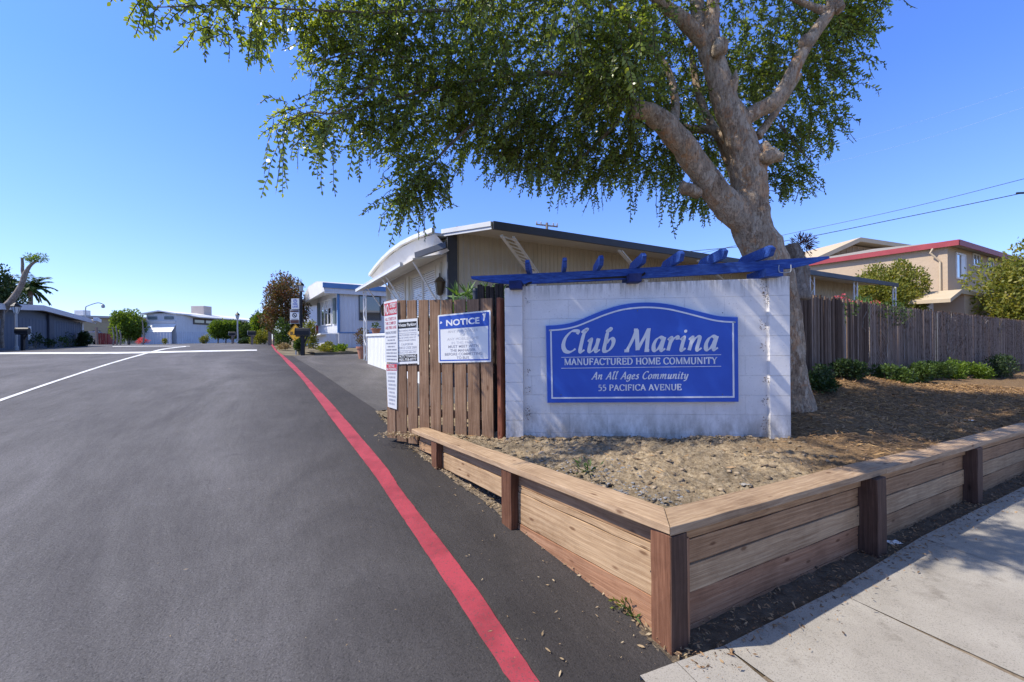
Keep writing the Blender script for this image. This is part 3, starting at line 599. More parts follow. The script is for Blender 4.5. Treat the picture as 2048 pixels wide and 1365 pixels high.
LOW = {
 'C': (.74, [('c', (.70, .84), (.74, .95), (.62, 1.0), (.40, .96), (.16, .68), (.08, .34), (.18, .08), (.38, .0), (.56, .06), (.68, .16))]),
 'M': (1.16, [('l', (.0, .02), (.12, .06)), ('c', (.06, .02), (.20, .30), (.36, .70), (.44, 1.0)), ('l', (.32, .98), (.50, .98)), ('l', (.45, .99), (.58, .04)), ('c', (.58, .06), (.72, .38), (.88, .72), (.98, .98)), ('l', (.93, .98), (1.10, .98)), ('l', (1.0, .98), (1.0, .04)), ('l', (.90, .02), (1.12, .02)), ('l', (-.04, .02), (.18, .02))]),
 'A': (.80, [('c', (.0, .0), (.10, .08), (.34, .56), (.56, 1.0)), ('l', (.55, 1.0), (.66, .02)), ('l', (.24, .34), (.62, .34)), ('l', (-.06, .015), (.14, .015)), ('l', (.56, .015), (.76, .015))]),
 'a': (.62, [('c', (.48, .56), (.34, .62), (.18, .52), (.08, .30), (.08, .10), (.16, .01), (.28, .08), (.40, .28), (.50, .58)), ('c', (.54, .63), (.47, .30), (.44, .08), (.50, .01), (.62, .10))]),
 'b': (.60, [('c', (.14, .92), (.26, 1.06), (.34, 1.04), (.30, .96), (.20, .86), (.15, .50), (.10, .10), (.18, .01), (.34, .06), (.48, .26), (.52, .48), (.44, .60), (.32, .56), (.20, .40))]),
 'l': (.34, [('c', (.10, .90), (.22, 1.04), (.34, 1.05), (.28, .94), (.20, .80), (.13, .40), (.10, .10), (.16, .0), (.30, .10))]),
 'u': (.64, [('c', (.02, .48), (.14, .60), (.16, .50), (.12, .24), (.12, .06), (.20, .01), (.34, .12), (.46, .36), (.50, .60)), ('c', (.53, .62), (.46, .30), (.43, .08), (.49, .01), (.62, .10))]),
 'r': (.50, [('c', (.02, .48), (.14, .61), (.15, .48), (.10, .2), (.06, .0)), ('c', (.10, .26), (.22, .48), (.34, .60), (.44, .62), (.46, .50))]),
 'i': (.32, [('c', (.02, .48), (.14, .61), (.16, .50), (.11, .2), (.10, .05), (.16, .0), (.28, .10)), ('d', (.22, .88))]),
 'n': (.66, [('c', (.02, .48), (.14, .61), (.15, .48), (.10, .2), (.06, .0)), ('c', (.10, .24), (.24, .48), (.38, .61), (.48, .58), (.48, .44), (.43, .20), (.42, .06), (.48, .0), (.62, .10))]),
 'm': (.98, [('c', (.02, .48), (.14, .61), (.15, .48), (.10, .2), (.06, .0)), ('c', (.10, .24), (.22, .48), (.34, .61), (.43, .58), (.42, .42), (.37, .0)), ('c', (.41, .24), (.54, .48), (.67, .61), (.77, .58), (.77, .44), (.72, .20), (.71, .06), (.77, .0), (.92, .10))]),
 'o': (.56, [('c', (.30, .61), (.14, .50), (.07, .26), (.10, .06), (.22, .0), (.38, .10), (.48, .34), (.44, .54), (.30, .61), (.2, .56))]),
 'e': (.52, [('c', (.10, .26), (.28, .34), (.40, .46), (.38, .58), (.27, .60), (.14, .48), (.07, .26), (.11, .06), (.22, .0), (.36, .06), (.46, .16))]),
 's': (.46, [('c', (.40, .52), (.32, .61), (.20, .58), (.15, .46), (.22, .36), (.33, .24), (.32, .08), (.20, .0), (.08, .03), (.04, .12))]),
 't': (.40, [('c', (.24, .84), (.17, .50), (.12, .16), (.14, .02), (.22, .0), (.36, .10)), ('l', (.04, .57), (.38, .57))]),
 'g': (.60, [('c', (.48, .56), (.34, .62), (.18, .52), (.08, .30), (.08, .10), (.16, .03), (.28, .10), (.40, .30), (.50, .58)), ('c', (.54, .62), (.48, .28), (.42, -.10), (.28, -.30), (.10, -.30), (.0, -.20))]),
 'y': (.62, [('c', (.02, .48), (.14, .60), (.16, .50), (.12, .24), (.12, .08), (.20, .03), (.34, .14), (.46, .38), (.50, .60)), ('c', (.54, .62), (.47, .28), (.38, -.08), (.22, -.28), (.04, -.26))]),
 ' ': (.36, [])}
def lettering(mb, text, font, box_, y0, thick, thin, nib, shear=0.0, gap=.06, dy=.00015):
    "letters drawn with a broad pen into the local box (xl, zl, xr, zr, cap height)"
    (xl, zl_), (xr, zr_), ch = box_; pen = 0; items = []
    for c in text:
        adv, st = font[c]
        for s in st: items.append((pen, s))
        pen += adv + gap
    tot = pen - gap; k = 0
    sub = MB()
    for pen, s in items:
        k += 1; y = y0 - dy * (k % 9)
        if s[0] == 's':
            for x, z in s[1:]:
                zz = z + (.022 if z < .5 else -.022); nibline(sub, [(pen + x - .13, zz), (pen + x + .13, zz)], y - dy * .5, .05, .05, nib, False)
        elif s[0] == 'd':
            x, z = s[1]; n = 10; sub.add([(pen + x + .075 * math.cos(6.283 * i / n), y, z + .075 * math.sin(6.283 * i / n)) for i in range(n)], [tuple(range(n))])
        else:
            tk = thin * 1.15 if s[0] == 't' else thick
            nibline(sub, [(pen + x, z) for x, z in s[1:]], y, tk, thin, nib, s[0] == 'c')
    vs = []
    for x, y, z in sub.v:
        f = (x + shear * z) / tot; vs.append((xl + (xr - xl) * f, y, zl_ + (zr_ - zl_) * f + z * ch))
    mb.add(vs, sub.f)
FONTQ = []
def ftext(body, bold=0.0):
    cu = bpy.data.curves.new('t', 'FONT'); cu.body = body; cu.size = 1; cu.offset = bold; cu.resolution_u = 3; o = bpy.data.objects.new('t', cu); COL.objects.link(o)
    bpy.context.view_layer.update(); me = bpy.data.meshes.new_from_object(o.evaluated_get(bpy.context.evaluated_depsgraph_get()))
    vs = [(v.co.x, v.co.y) for v in me.vertices]; fs = [tuple(p.vertices) for p in me.polygons]; COL.objects.unlink(o); bpy.data.objects.remove(o); bpy.data.curves.remove(cu); bpy.data.meshes.remove(me)
    return vs, fs
def put_text(mb, body, x0, x1, z0, z1, y, bold=0.0, full=True):
    "text of the built-in face stretched to the box (caps fill z0..z1)"
    vs, fs = ftext(body, bold); 
    if not vs: return
    xa, xb = min(v[0] for v in vs), max(v[0] for v in vs); za, zb = (min(v[1] for v in vs), max(v[1] for v in vs)) if full else (0, .73)
    mb.add([(x0 + (a - xa) / (xb - xa) * (x1 - x0), y, z0 + (b - za) / (zb - za) * (z1 - z0)) for a, b in vs], fs)
# ================================================================== BLUE SIGN
MT['sign_blue'] = mk('sign_blue_paint', [(.3, (.010, .062, .37)), (.7, (.020, .090, .47))], 2.2, 9, .38, .45, .03, 30)
MT['sign_white'] = flat('sign_lettering_white', (.64, .65, .68), .04, .5)
MT['sign_edge'] = flat('sign_edge_pale', (.42, .50, .66), .05, .5)
so = .028
sg = thing('entrance_sign', 'blue arched community sign with raised white lettering mounted on the white block wall', 'sign', Wo + WX * 1.4 + UP * 1.0 + WN * .02)
TOP = [(1092, 652), (1122, 650), (1150, 644), (1180, 632), (1210, 620), (1245, 610), (1288, 605.5), (1330, 608), (1365, 615), (1400, 624), (1428, 631), (1450, 634), (1476, 635)]
Tw = [WP(x, y, so) for x, y in TOP]; Tw = [(p.x, p.y) for p in smooth_poly([Vector((x, z, 0)) for x, z in Tw], 4)]
bl, br_ = WP(1095, 806, so), WP(1477.5, 804, so)
out = [bl, br_] + Tw[::-1]
mb = MB(); rquad(mb, out, (-so, .040)); mb.build('board', MT['sign_blue'], sg, world=WM, bevel=.004)
mb = MB(); cx_, cz_ = (bl[0] + br_[0]) / 2, 1.2
big = [(x + (.006 if x > cx_ else -.006), z + (.006 if z > cz_ else -.006)) for x, z in out]; rquad(mb, big, (-.012, .038)); mb.build('edge_band', MT['sign_edge'], sg, world=WM)
def inset(pts, d):
    n = len(pts); r = []
    for i in range(n):
        a, b, c = Vector(pts[i-1]), Vector(pts[i]), Vector(pts[(i+1) % n]); e1 = (b - a).normalized(); e2 = (c - b).normalized()
        n1, n2 = Vector((-e1.y, e1.x)), Vector((-e2.y, e2.x)); bis = (n1 + n2).normalized(); r.append(b + bis * (d / max(.4, bis.dot(n1))))
    return r
i1, i2 = inset(out, .042), inset(out, .058); mb = MB(); n = len(out)
for y_ in (-so - .004,):
    vs = [(p.x, y_, p.y) for p in i1] + [(p.x, y_, p.y) for p in i2] + [(p.x, -so + .002, p.y) for p in i1] + [(p.x, -so + .002, p.y) for p in i2]
    mb.add(vs, [(i, (i+1) % n, n + (i+1) % n, n + i) for i in range(n)] + [(2*n+i, 2*n+(i+1) % n, (i+1) % n, i) for i in range(n)] + [(n+i, n+(i+1) % n, 3*n+(i+1) % n, 3*n+i) for i in range(n)])
mb.build('border_line', MT['sign_white'], sg, world=WM)
def wbox(xl, yl, xr, yr, hp):
    a, b = WP(xl, yl, so), WP(xr, yr, so); c = WP((xl + xr) / 2, (yl + yr) / 2 - hp, so); return (a, b, c[1] - (a[1] + b[1]) / 2)
mb = MB(); lettering(mb, 'Club Marina', LOW, wbox(1122, 705, 1435, 700, 43), -so - .003, .205, .060, math.radians(32), .10, .075); mb.build('club_lettering', MT['sign_white'], sg, world=WM)
mb = MB(); lettering(mb, 'MANUFACTURED HOME COMMUNITY', CAPS, wbox(1128.5, 730.5, 1434, 728, 13), -so - .003, .205, .10, math.radians(12)); mb.build('caps_lettering', MT['sign_white'], sg, world=WM)
mb = MB(); lettering(mb, 'An All Ages Community', LOW, wbox(1183.5, 759, 1376, 757.5, 14.5), -so - .003, .185, .085, math.radians(25), .16, .07); mb.build('tagline_lettering', MT['sign_white'], sg, world=WM)
mb = MB(); lettering(mb, '55 PACIFICA AVENUE', CAPS, wbox(1196.5, 782, 1363, 780.5, 12), -so - .003, .20, .095, math.radians(12)); mb.build('address_lettering', MT['sign_white'], sg, world=WM)
mb = MB()
for (xa, ya, xb, yb) in ((1122.5, 715.2, 1442, 709.8), (1122.5, 737, 1442, 733)):
    a, b = WP(xa, ya, so), WP(xb, yb, so); mb.bar((a[0], -so - .001, a[1]), (b[0], -so - .001, b[1]), .006, .0055, Z=UP)
mb.build('rule_lines', MT['sign_white'], sg, world=WM)
for (x, y) in ((1121, 661), (1122, 790), (1275, 622), (1445, 626), (1445, 789)):
    mb = MB(); a = WP(x, y, so); mb.add([(a[0] + .006 * math.cos(k), -so - .003, a[1] + .006 * math.sin(k)) for k in np.linspace(0, 5.5, 8)], [tuple(range(8))]); mb.build('screw', MT['frame_dark'], sg, world=WM)

# ================================================================== PERGOLA OVER THE WALL
MT['blue_wood'] = mk('blue_stained_wood', [(.28, (.012, .034, .15)), (.5, (.020, .065, .29)), (.68, (.045, .115, .38)), (.8, (.12, .20, .44))], 5, 8, .6, .3, .35, 30, stretch=(2.5, 14, 14))
MT['blue_dark'] = mk('blue_dark_wood', [(.3, (.008, .012, .05)), (.7, (.02, .035, .15))], 6, 8, .7, .25, .3, 30)
pg = thing('pergola_beam', 'blue timber trellis beam with short rafters carried along the top of the white block wall', 'pergola', Wo + WX * 1.4 + UP * 2.2)
yb = .10
def WPp(px, py, off): return WP(px, py, off)
pl, pr = WP(942, 557, -yb), WP(1657, 517, -yb)
def beam(y_, lift=0, th_=.05):
    top = [WP(942, 553.5, -y_), WP(1200, 541.5, -y_), WP(1430, 528, -y_), WP(1560, 520, -y_), WP(1655, 513.5, -y_)]
    bot = [WP(1657, 518, -y_), WP(1622, 529, -y_), WP(1580, 538, -y_), WP(1430, 549.5, -y_), WP(1200, 562.5, -y_), WP(1030, 570, -y_), WP(985, 566, -y_), WP(944, 559, -y_)]
    mb = MB(); rquad(mb, [(x, z + lift) for x, z in bot[::-1]][::1] and [(x, z + lift) for x, z in (top[::-1] + bot[::-1])], (y_ - th_ / 2, y_ + th_ / 2)); return mb
beam(.06).build('beam', MT['blue_wood'], pg, world=WM, bevel=.004)
for (bx, tx, ty) in ((1058, 1038, 517), (1128, 1119, 510), (1196, 1194, 504), (1275, 1275, 500), (1345, 1352, 494), (1425, 1440, 488), (1512, 1536, 482)):
    xb, zb = WP(bx, 0, 0)[0], None
    # beam top height at this x
    xa_, za_ = WP(942, 553.5, -.06); xc_, zc_ = WP(1655, 513.5, -.06); xr_ = WP(bx, 545 - (bx - 1058) * .055, -.06)[0]; ztop = za_ + (zc_ - za_) * (xr_ - xa_) / (xc_ - xa_) - .012
    hh = .105; ln0, ln1 = -.36, .40
    prof = [(ln1, 0), (ln1 + .0, hh * .6), (ln1 - .09, hh), (ln0 + .07, hh), (ln0, hh * .62), (ln0 + .05, 0)]
    mb = MB(); skew = .0
    mb.prism([(xr_ - .02, .06 + y_, ztop + z) for y_, z in prof], (.04, 0, 0)); mb.build('rafter', MT['blue_wood'], pg, world=WM, bevel=.003)
for (cxp, cyp, wd_, mtl) in ((1031, 570, .13, 'blue_dark'), (1270, 556, .13, 'blue_dark'), (1548, 545, .16, 'blue_wood')):
    x, z = WP(cxp, cyp, .1); mb = MB(); mb.box((x, .10, z), (wd_, .44, .085)); mb.build('cross_block', MT[mtl], pg, world=WM, bevel=.006)
wl_ = MB(); x, z = WP(1556, 533, .05)
ptsw = [Vector((x - .03, -.13, z)), Vector((x - .035, -.135, z - .05)), Vector((x - .02, -.14, z - .075)), Vector((x + .05, -.14, z - .075)), Vector((x + .075, -.14, z - .06)), Vector((x + .08, -.13, z))]
wl_.tube(smooth_poly(ptsw, 4), .004, 5); wl_.build('wire_loop', MT['grey_metal'], pg, world=WM)
xa2, za2 = WP(1052, 573, -.1); xb2 = WP(1080, 562, -.1)[0]
wl_ = MB(); wl_.tube(smooth_poly([Vector((xa2, .03, za2)), Vector((xa2 + .05, .04, za2 + .03)), Vector((xa2 + .2, .05, za2 + .045)), Vector((xa2 + 1.1, .03, za2 + .07)), Vector((xa2 + 1.25, .0, za2 + .10))], 6), .012, 6); wl_.build('cable', MT['black_metal'], pg, world=WM)
# ================================================================== BOARD FENCE LEFT OF THE WALL
W_PICK = wood('weathered_picket', [(.19, .11, .065), (.31, .20, .125), (.42, .295, .20)], .20, .85)
W_RED = wood('redwood_post', [(.20, .07, .04), (.30, .11, .06), (.36, .15, .09)], .1)
FA, FB = P(997, 878, 4.72), P(771, 852, 5.30)
FX = (FB - FA); FX.z = 0; FLEN = FX.length; FX.normalize(); FN = Vector((-FX.y, FX.x, 0))
if FN.y > 0: FN = -FN
bf = thing('board_fence', 'weathered brown board fence with gaps carrying the notices beside the driveway', 'fence', FA)
def FPx(px, py, off=0.0): return hit(px, py, Vector((FA.x, FA.y, 0)) + FN * off, FN)
BPX = [(905, 1000, 597, 878), (880, 902, 599, 877), (853, 876, 599.5, 875), (827, 851, 600, 873), (803, 825, 600, 871)]
BRD = [(964, 988, 597, 880), (937, 961, 599, 879), (911, 934, 599.5, 877), (885, 908, 600, 876), (862, 883, 600, 874), (840, 860, 600.5, 872), (817, 836, 601, 870), (794, 815, 601, 866), (775, 792, 600, 856)]
for (xa, xb, yt, yb_) in BRD:
    t, b = FPx((xa + xb) / 2, yt), FPx((xa + xb) / 2, yb_ + 4); wd_ = (FPx(xb, yt) - FPx(xa, yt)).length * random.uniform(.90, .97)
    t = Vector((b.x, b.y, t.z)); bz = min(b.z, S(b.x, b.y)) - .08
    lumber('fence_board', (b.x, b.y, bz), t, FX, wd_, .02, W_PICK, bf, .002, .003, 6)
c = FPx(996, 700); lumber('fence_post', Vector((c.x, c.y, .4)) - FN * .055 - FX * .012, Vector((c.x, c.y, FPx(990, 596).z)) - FN * .055 - FX * .012, FX, .045, .12, W_RED, bf, .004)
c = FPx(781, 700); lumber('fence_post', Vector((c.x, c.y, .4)) - FN * .06, Vector((c.x, c.y, FPx(781, 603).z)) - FN * .06, FX, .09, .09, W_RED, bf, .004)
for yz in (640, 740, 835):
    a, b = FPx(985, yz) - FN * .03, FPx(776, yz) - FN * .03; b.z = a.z; lumber('fence_rail', a, b, UP, .085, .035, W_PICK, bf, .003)
# ---------------------------------------------------------------- notices
MT['notice_white'] = flat('sign_face_white', (.74, .74, .72), .04, .5); MT['notice_blue'] = flat('sign_face_blue', (.03, .09, .42), .12, .45)
MT['notice_grey'] = flat('faded_print', (.30, .30, .34), .1, .6); MT['notice_pale'] = flat('very_faded_print', (.50, .50, .52), .1, .6); MT['notice_red'] = flat('sign_face_red', (.55, .06, .08), .12, .5); MT['notice_black'] = flat('sign_face_black', (.02, .02, .022), .2, .5)
class Flat:
    "a flat sign on the fence: local x to the right, z up, y towards the fence"
    def __init__(s, name, label, px, off, corner=.0):
        n = FN; o = Vector((FA.x, FA.y, 0)) + n * off
        s.tl, s.tr, s.br, s.bl = [hit(x, y, o, n) for x, y in px]; s.X = (s.tr - s.tl + s.br - s.bl); s.X.z = s.X.z; s.X.normalize(); s.Z = UP
        s.c = (s.tl + s.tr + s.br + s.bl) / 4; Xh = Vector((s.X.x, s.X.y, 0)).normalized(); Y = UP.cross(Xh)
        s.M = Matrix(((Xh.x, Y.x, 0, s.c.x), (Xh.y, Y.y, 0, s.c.y), (0, 0, 1, s.c.z), (0, 0, 0, 1))); s.Mi = s.M.inverted()
        s.t = thing(name, label, 'sign', s.c); s.q = [s.Mi @ p for p in (s.tl, s.tr, s.br, s.bl)]
    def at(s, u, v):
        "u 0..1 left to right, v 0..1 top to bottom"
        a = s.q[0].lerp(s.q[1], u); b = s.q[3].lerp(s.q[2], u); p = a.lerp(b, v); return (p.x, p.z)
    def panel(s, name, mat, u0, v0, u1, v1, y, th_, rad=0.0):
        k = [(u0, v0), (u1, v0), (u1, v1), (u0, v1)]; pts = []
        if rad:
            w_, h_ = (s.q[1] - s.q[0]).length, (s.q[3] - s.q[0]).length; ru, rv = rad / w_, rad / h_
            for (cu, cv, a0) in ((u0 + ru, v0 + rv, 180), (u1 - ru, v0 + rv, 270), (u1 - ru, v1 - rv, 0), (u0 + ru, v1 - rv, 90)):
                for da in (0, 30, 60, 90): an = math.radians(a0 + da); pts.append((cu + ru * math.cos(an), cv + rv * math.sin(an)))
        else: pts = k
        mb = MB(); mb.prism([(s.at(u, v)[0], y, s.at(u, v)[1]) for u, v in pts], (0, th_, 0)); return mb.build(name, mat, s.t, world=s.M)
    def text(s, mb, body, u0, u1, v0, v1, y, bold=0.0):
        sub = MB(); put_text(sub, body, u0, u1, v1, v0, 0, bold); mb.add([(*[s.at(x, z)[0]], y, s.at(x, z)[1]) for x, _, z in sub.v], sub.f)
def greek(s, mb, rows, y, seed):
    r = random.Random(seed)
    for (u0, u1, v0, v1) in rows:
        u = u0
        while u < u1 - .01:
            w_ = r.uniform(.02, .045); e = min(u + w_, u1)
            pts = [s.at(u, v0 + r.uniform(0, .004)), s.at(e, v0), s.at(e, v1), s.at(u, v1)]
            mb.quad(*[(x, y, z) for x, z in pts]); u = e + r.uniform(.008, .02) + (.02 if r.random() < .2 else 0)
ns = Flat('notice_sign', 'blue and white NOTICE sign for mobilehome purchasers screwed to the board fence', [(875.5, 631), (981, 620.5), (982, 724.5), (877, 726)], .018)
ns.panel('sign_plate', MT['notice_white'], 0, 0, 1, 1, 0, .004, .014); ns.panel('header', MT['notice_blue'], .025, .03, .975, .30, -.0015, .001, .008)
fr = MB()
for (u0, v0, u1, v1) in ((.025, .30, .045, .965), (.955, .30, .975, .965), (.045, .94, .955, .965)): fr.quad(*[(ns.at(u, v)[0], -.0012, ns.at(u, v)[1]) for u, v in ((u0, v0), (u1, v0), (u1, v1), (u0, v1))])
fr.build('border', MT['notice_blue'], ns.t, world=ns.M)
mb = MB(); ns.text(mb, 'NOTICE', .165, .80, .115, .245, -.0022, .03)
mb.add([(ns.at(u, v)[0], -.0022, ns.at(u, v)[1]) for u, v in ((.04, .19), (.06, .13), (.09, .16), (.075, .18))], [(0, 1, 2, 3)]); mb.add([(ns.at(u, v)[0], -.0022, ns.at(u, v)[1]) for u, v in ((.85, .06), (.92, .05), (.91, .10), (.885, .20), (.87, .2), (.87, .1))], [(0, 1, 2, 3, 4, 5)])
mb.build('header_lettering', MT['notice_white'], ns.t, world=ns.M)
mb = MB()
for body, u0, u1, v in (('ANY PURCHASER', .195, .77, .335), ('OF', .44, .53, .415), ('ANY MOBILEHOME', .18, .78, .49), ('IN THIS PARK', .265, .69, .57)): ns.text(mb, body, u0, u1, v, v + .055, -.001, .0)
mb.build('faded_lettering', MT['notice_pale'], ns.t, world=ns.M)
mb = MB()
for body, u0, u1, v in (('MUST MEET WITH', .20, .775, .645), ('THE MANAGER', .235, .72, .725), ('BEFORE COMMITTING', .13, .845, .80), ('TO BUY', .36, .60, .875)): ns.text(mb, body, u0, u1, v, v + .055, -.001, .012)
mb.build('body_lettering', MT['notice_grey'], ns.t, world=ns.M)
ps = Flat('parking_sign', 'white Private Parking towing sign with black bands on the board fence', [(793.5, 640.5), (835, 637), (836, 727), (795, 729)], .020)
ps.panel('sign_plate', MT['notice_white'], 0, 0, 1, 1, 0, .003); ps.panel('header', MT['notice_black'], .03, .06, .95, .20, -.0015, .001); ps.panel('footer', MT['notice_black'], .03, .79, .96, .945, -.0015, .001)
mb = MB(); ps.text(mb, 'Private Parking', .05, .93, .085, .185, -.0025, .02); ps.text(mb, "PAT'S TOWING", .07, .92, .80, .86, -.0025, .02); ps.text(mb, '925-758-8777', .10, .93, .875, .935, -.0025, .02); mb.build('band_lettering', MT['notice_white'], ps.t, world=ps.M)
mb = MB()
for body, u0, u1, v, h_ in (('PUBLIC PARKING PROHIBITED', .04, .94, .235, .04), ('UNAUTHORIZED VEHICLES', .04, .95, .335, .035), ('WILL BE TOWED AWAY AT', .04, .92, .395, .035), ("VEHICLE OWNER'S EXPENSE", .08, .90, .455, .035), ('CALIFORNIA', .20, .78, .535, .05), ('VEHICLE CODE 22658', .04, .94, .61, .055), ('POLICE 925-646-2441', .05, .92, .72, .045)): ps.text(mb, body, u0, u1, v, v + h_, -.001, .0)
for v in (.305, .695): mb.quad(*[(ps.at(u, vv)[0], -.001, ps.at(u, vv)[1]) for u, vv in ((.03, v), (.95, v), (.95, v + .008), (.03, v + .008))])
mb.build('body_lettering', MT['notice_grey'], ps.t, world=ps.M)
n2 = Flat('street_parking_sign', 'tall NO STREET PARKING sign with a red header on the board fence', [(767.5, 604.5), (794, 598.5), (796, 726), (771, 725)], .030)
n2.panel('sign_plate', MT['notice_white'], 0, 0, 1, 1, 0, .003); n2.panel('header', MT['notice_red'], .03, .035, .97, .235, -.0015, .001)
mb = MB(); n2.text(mb, 'NO', .05, .36, .05, .22, -.0025, .02); n2.text(mb, 'STREET', .46, .92, .05, .12, -.0025, .03); n2.text(mb, 'PARKING', .42, .95, .145, .215, -.0025, .03); mb.build('header_lettering', MT['notice_white'], n2.t, world=n2.M)
mb = MB()
for body, u0, u1, v in (('ALL STREETS IN', .08, .9, .27), ('THIS COMPLEX', .08, .9, .34), ('ARE FIRE LANE', .08, .92, .41)): n2.text(mb, body, u0, u1, v, v + .05, -.001, .005)
mb.build('red_lettering', MT['notice_red'], n2.t, world=n2.M)
mb = MB(); n2.text(mb, 'PARKING PROHIBIT', .08, .92, .495, .54, -.001, .01)
greek(n2, mb, [(.1, .9, .575 + .052 * k, .598 + .052 * k) if k not in (1, 3) else (.22, .78, .575 + .052 * k, .598 + .052 * k) for k in range(8)], -.001, 3); mb.build('body_lettering', MT['notice_grey'], n2.t, world=n2.M)
n3 = Flat('small_notice_sign', 'small faded notice with red heading low on the board fence under the street parking sign', [(772, 728), (794.5, 727), (793.5, 819.5), (775.5, 814)], .022)
n3.panel('sign_plate', MT['notice_white'], 0, 0, 1, 1, 0, .003); n3.panel('header', MT['notice_red'], .03, .015, .97, .16, -.0015, .001)
mb = MB(); n3.text(mb, 'NOTICE', .25, .75, .03, .08, -.0025, .02); n3.text(mb, 'NO TRESPASSING', .06, .94, .095, .15, -.0025, .02); mb.build('header_lettering', MT['notice_white'], n3.t, world=n3.M)
mb = MB(); greek(n3, mb, [(.12 + .05 * (k % 2), .88 - .05 * (k % 3), .20 + .085 * k, .245 + .085 * k) for k in range(9)], -.001, 5); mb.build('body_lettering', MT['notice_pale'], n3.t, world=n3.M)
# ================================================================== FOLIAGE MAKERS
def quads_mesh(name, V, mat, parent=None, origin=None, k=4, **kw):
    "V: (n*k, 3) corner points of n separate leaves"
    V = np.asarray(V, dtype=np.float32).reshape(-1, 3); o0 = Vector(origin) if origin is not None else (wloc(parent) if parent else Vector((0, 0, 0)))
    V = V - np.array(o0, dtype=np.float32); n = len(V) // k
    me = bpy.data.meshes.new(name); me.vertices.add(n * k); me.vertices.foreach_set('co', V.ravel()); me.loops.add(n * k); me.loops.foreach_set('vertex_index', np.arange(n * k, dtype=np.int32))
    me.polygons.add(n); me.polygons.foreach_set('loop_start', np.arange(0, n * k, k, dtype=np.int32)); me.polygons.foreach_set('loop_total', np.full(n, k, dtype=np.int32)); me.update(); me.validate()
    o = link(name, me, mat, parent, Matrix.Translation(o0)); return setp(o, **kw)
def unit(a): return a / (np.linalg.norm(a, axis=-1, keepdims=True) + 1e-9)
def leaf_quads(C, D, N, ln, wd):
    "leaf diamonds: base C, direction D, face normal N"
    D = unit(D); Sd = unit(np.cross(D, N)); ln = ln[:, None]; wd = wd[:, None]
    return np.stack([C, C + D * ln * .45 + Sd * wd * .5, C + D * ln, C + D * ln * .45 - Sd * wd * .5], 1).reshape(-1, 3)
def leaf_hex(C, D, N, ln, wd):
    D = unit(D); Sd = unit(np.cross(D, N)); N2_ = unit(np.cross(Sd, D)); ln = ln[:, None]; wd = wd[:, None]; dn = -N2_ * ln * .10
    return np.stack([C, C + D * ln * .30 + Sd * wd * .46, C + D * ln * .68 + Sd * wd * .40 + dn * .4, C + D * ln + dn, C + D * ln * .68 - Sd * wd * .40 + dn * .4, C + D * ln * .30 - Sd * wd * .46], 1).reshape(-1, 3)
def ball_dirs(n, r=rng): return unit(r.normal(size=(n, 3)))
def bush_pts(blobs, n, shell=.55, r=rng):
    "points in and near the skin of ellipsoids (centre, radii), with outward directions"
    vol = np.array([b[1][0] * b[1][1] + b[1][1] * b[1][2] + b[1][0] * b[1][2] for b in blobs]); cnt = np.maximum(1, (vol / vol.sum() * n).astype(int)); Cs, Ds = [], []
    for (c, rad), k in zip(blobs, cnt):
        d = ball_dirs(k, r); q = shell + (1 - shell) * r.random(k) ** .6; q = q * (1 + .10 * r.normal(size=k)); Cs.append(np.array(c) + d * np.array(rad) * q[:, None]); Ds.append(d)
    return np.concatenate(Cs), np.concatenate(Ds)
def bush_mesh(name, blobs, n, ln, mat, parent=None, seed=1, upk=.4, zmin=None, w=.55, origin=None, **kw):
    r = np.random.default_rng(seed); C, D = bush_pts(blobs, n, .5, r); n = len(C)
    if zmin is not None: C[:, 2] = np.maximum(C[:, 2], zmin + r.random(n) * .05)
    dr = unit(D * .7 + ball_dirs(n, r) * .8 + np.array([0, 0, upk])); nr = unit(D + ball_dirs(n, r) * .9)
    l = ln * (.6 + .8 * r.random(n)); return quads_mesh(name, leaf_quads(C, dr, nr, l, l * w), mat, parent, origin, **kw)
def lumps(c, rad, n, seed, k=.45):
    "an uneven crown: one core and n bulges"
    r = np.random.default_rng(seed); c = np.array(c); rad = np.array(rad); out = [(c, rad * .78)]
    for d in ball_dirs(n, r): 
        s = k * (.6 + .7 * r.random()); out.append((c + d * rad * (.62 + .2 * r.random()), rad * s))
    return out
MT['leaf_main'] = leafm('weeping_tree_leaf', [(.066, .092, .028), (.125, .175, .050), (.205, .27, .065), (.34, .40, .09)], .5, .34, .5, .8)
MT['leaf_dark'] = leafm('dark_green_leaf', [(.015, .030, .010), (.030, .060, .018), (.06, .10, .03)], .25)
MT['leaf_mid'] = leafm('mid_green_leaf', [(.03, .055, .014), (.055, .10, .022), (.11, .17, .04)], .3)
MT['leaf_yellow'] = leafm('yellow_green_leaf', [(.08, .105, .02), (.17, .19, .03), (.32, .27, .05)], .35)
MT['leaf_lime'] = leafm('lime_leaf', [(.05, .09, .012), (.11, .18, .02), (.20, .28, .04)], .4)
MT['leaf_bronze'] = leafm('bronze_leaf', [(.05, .065, .018), (.085, .085, .028), (.15, .075, .035), (.17, .04, .035)], .3)
MT['leaf_dry'] = leafm('dry_leaf', [(.20, .14, .07), (.34, .25, .13), (.46, .36, .2)], .15, .8)
MT['leaf_oleander'] = leafm('oleander_leaf', [(.05, .10, .03), (.09, .17, .05), (.16, .26, .09)], .3)
MT['flower_pink'] = leafm('pink_flower', [(.45, .04, .10), (.6, .10, .16), (.7, .25, .22)], .3)
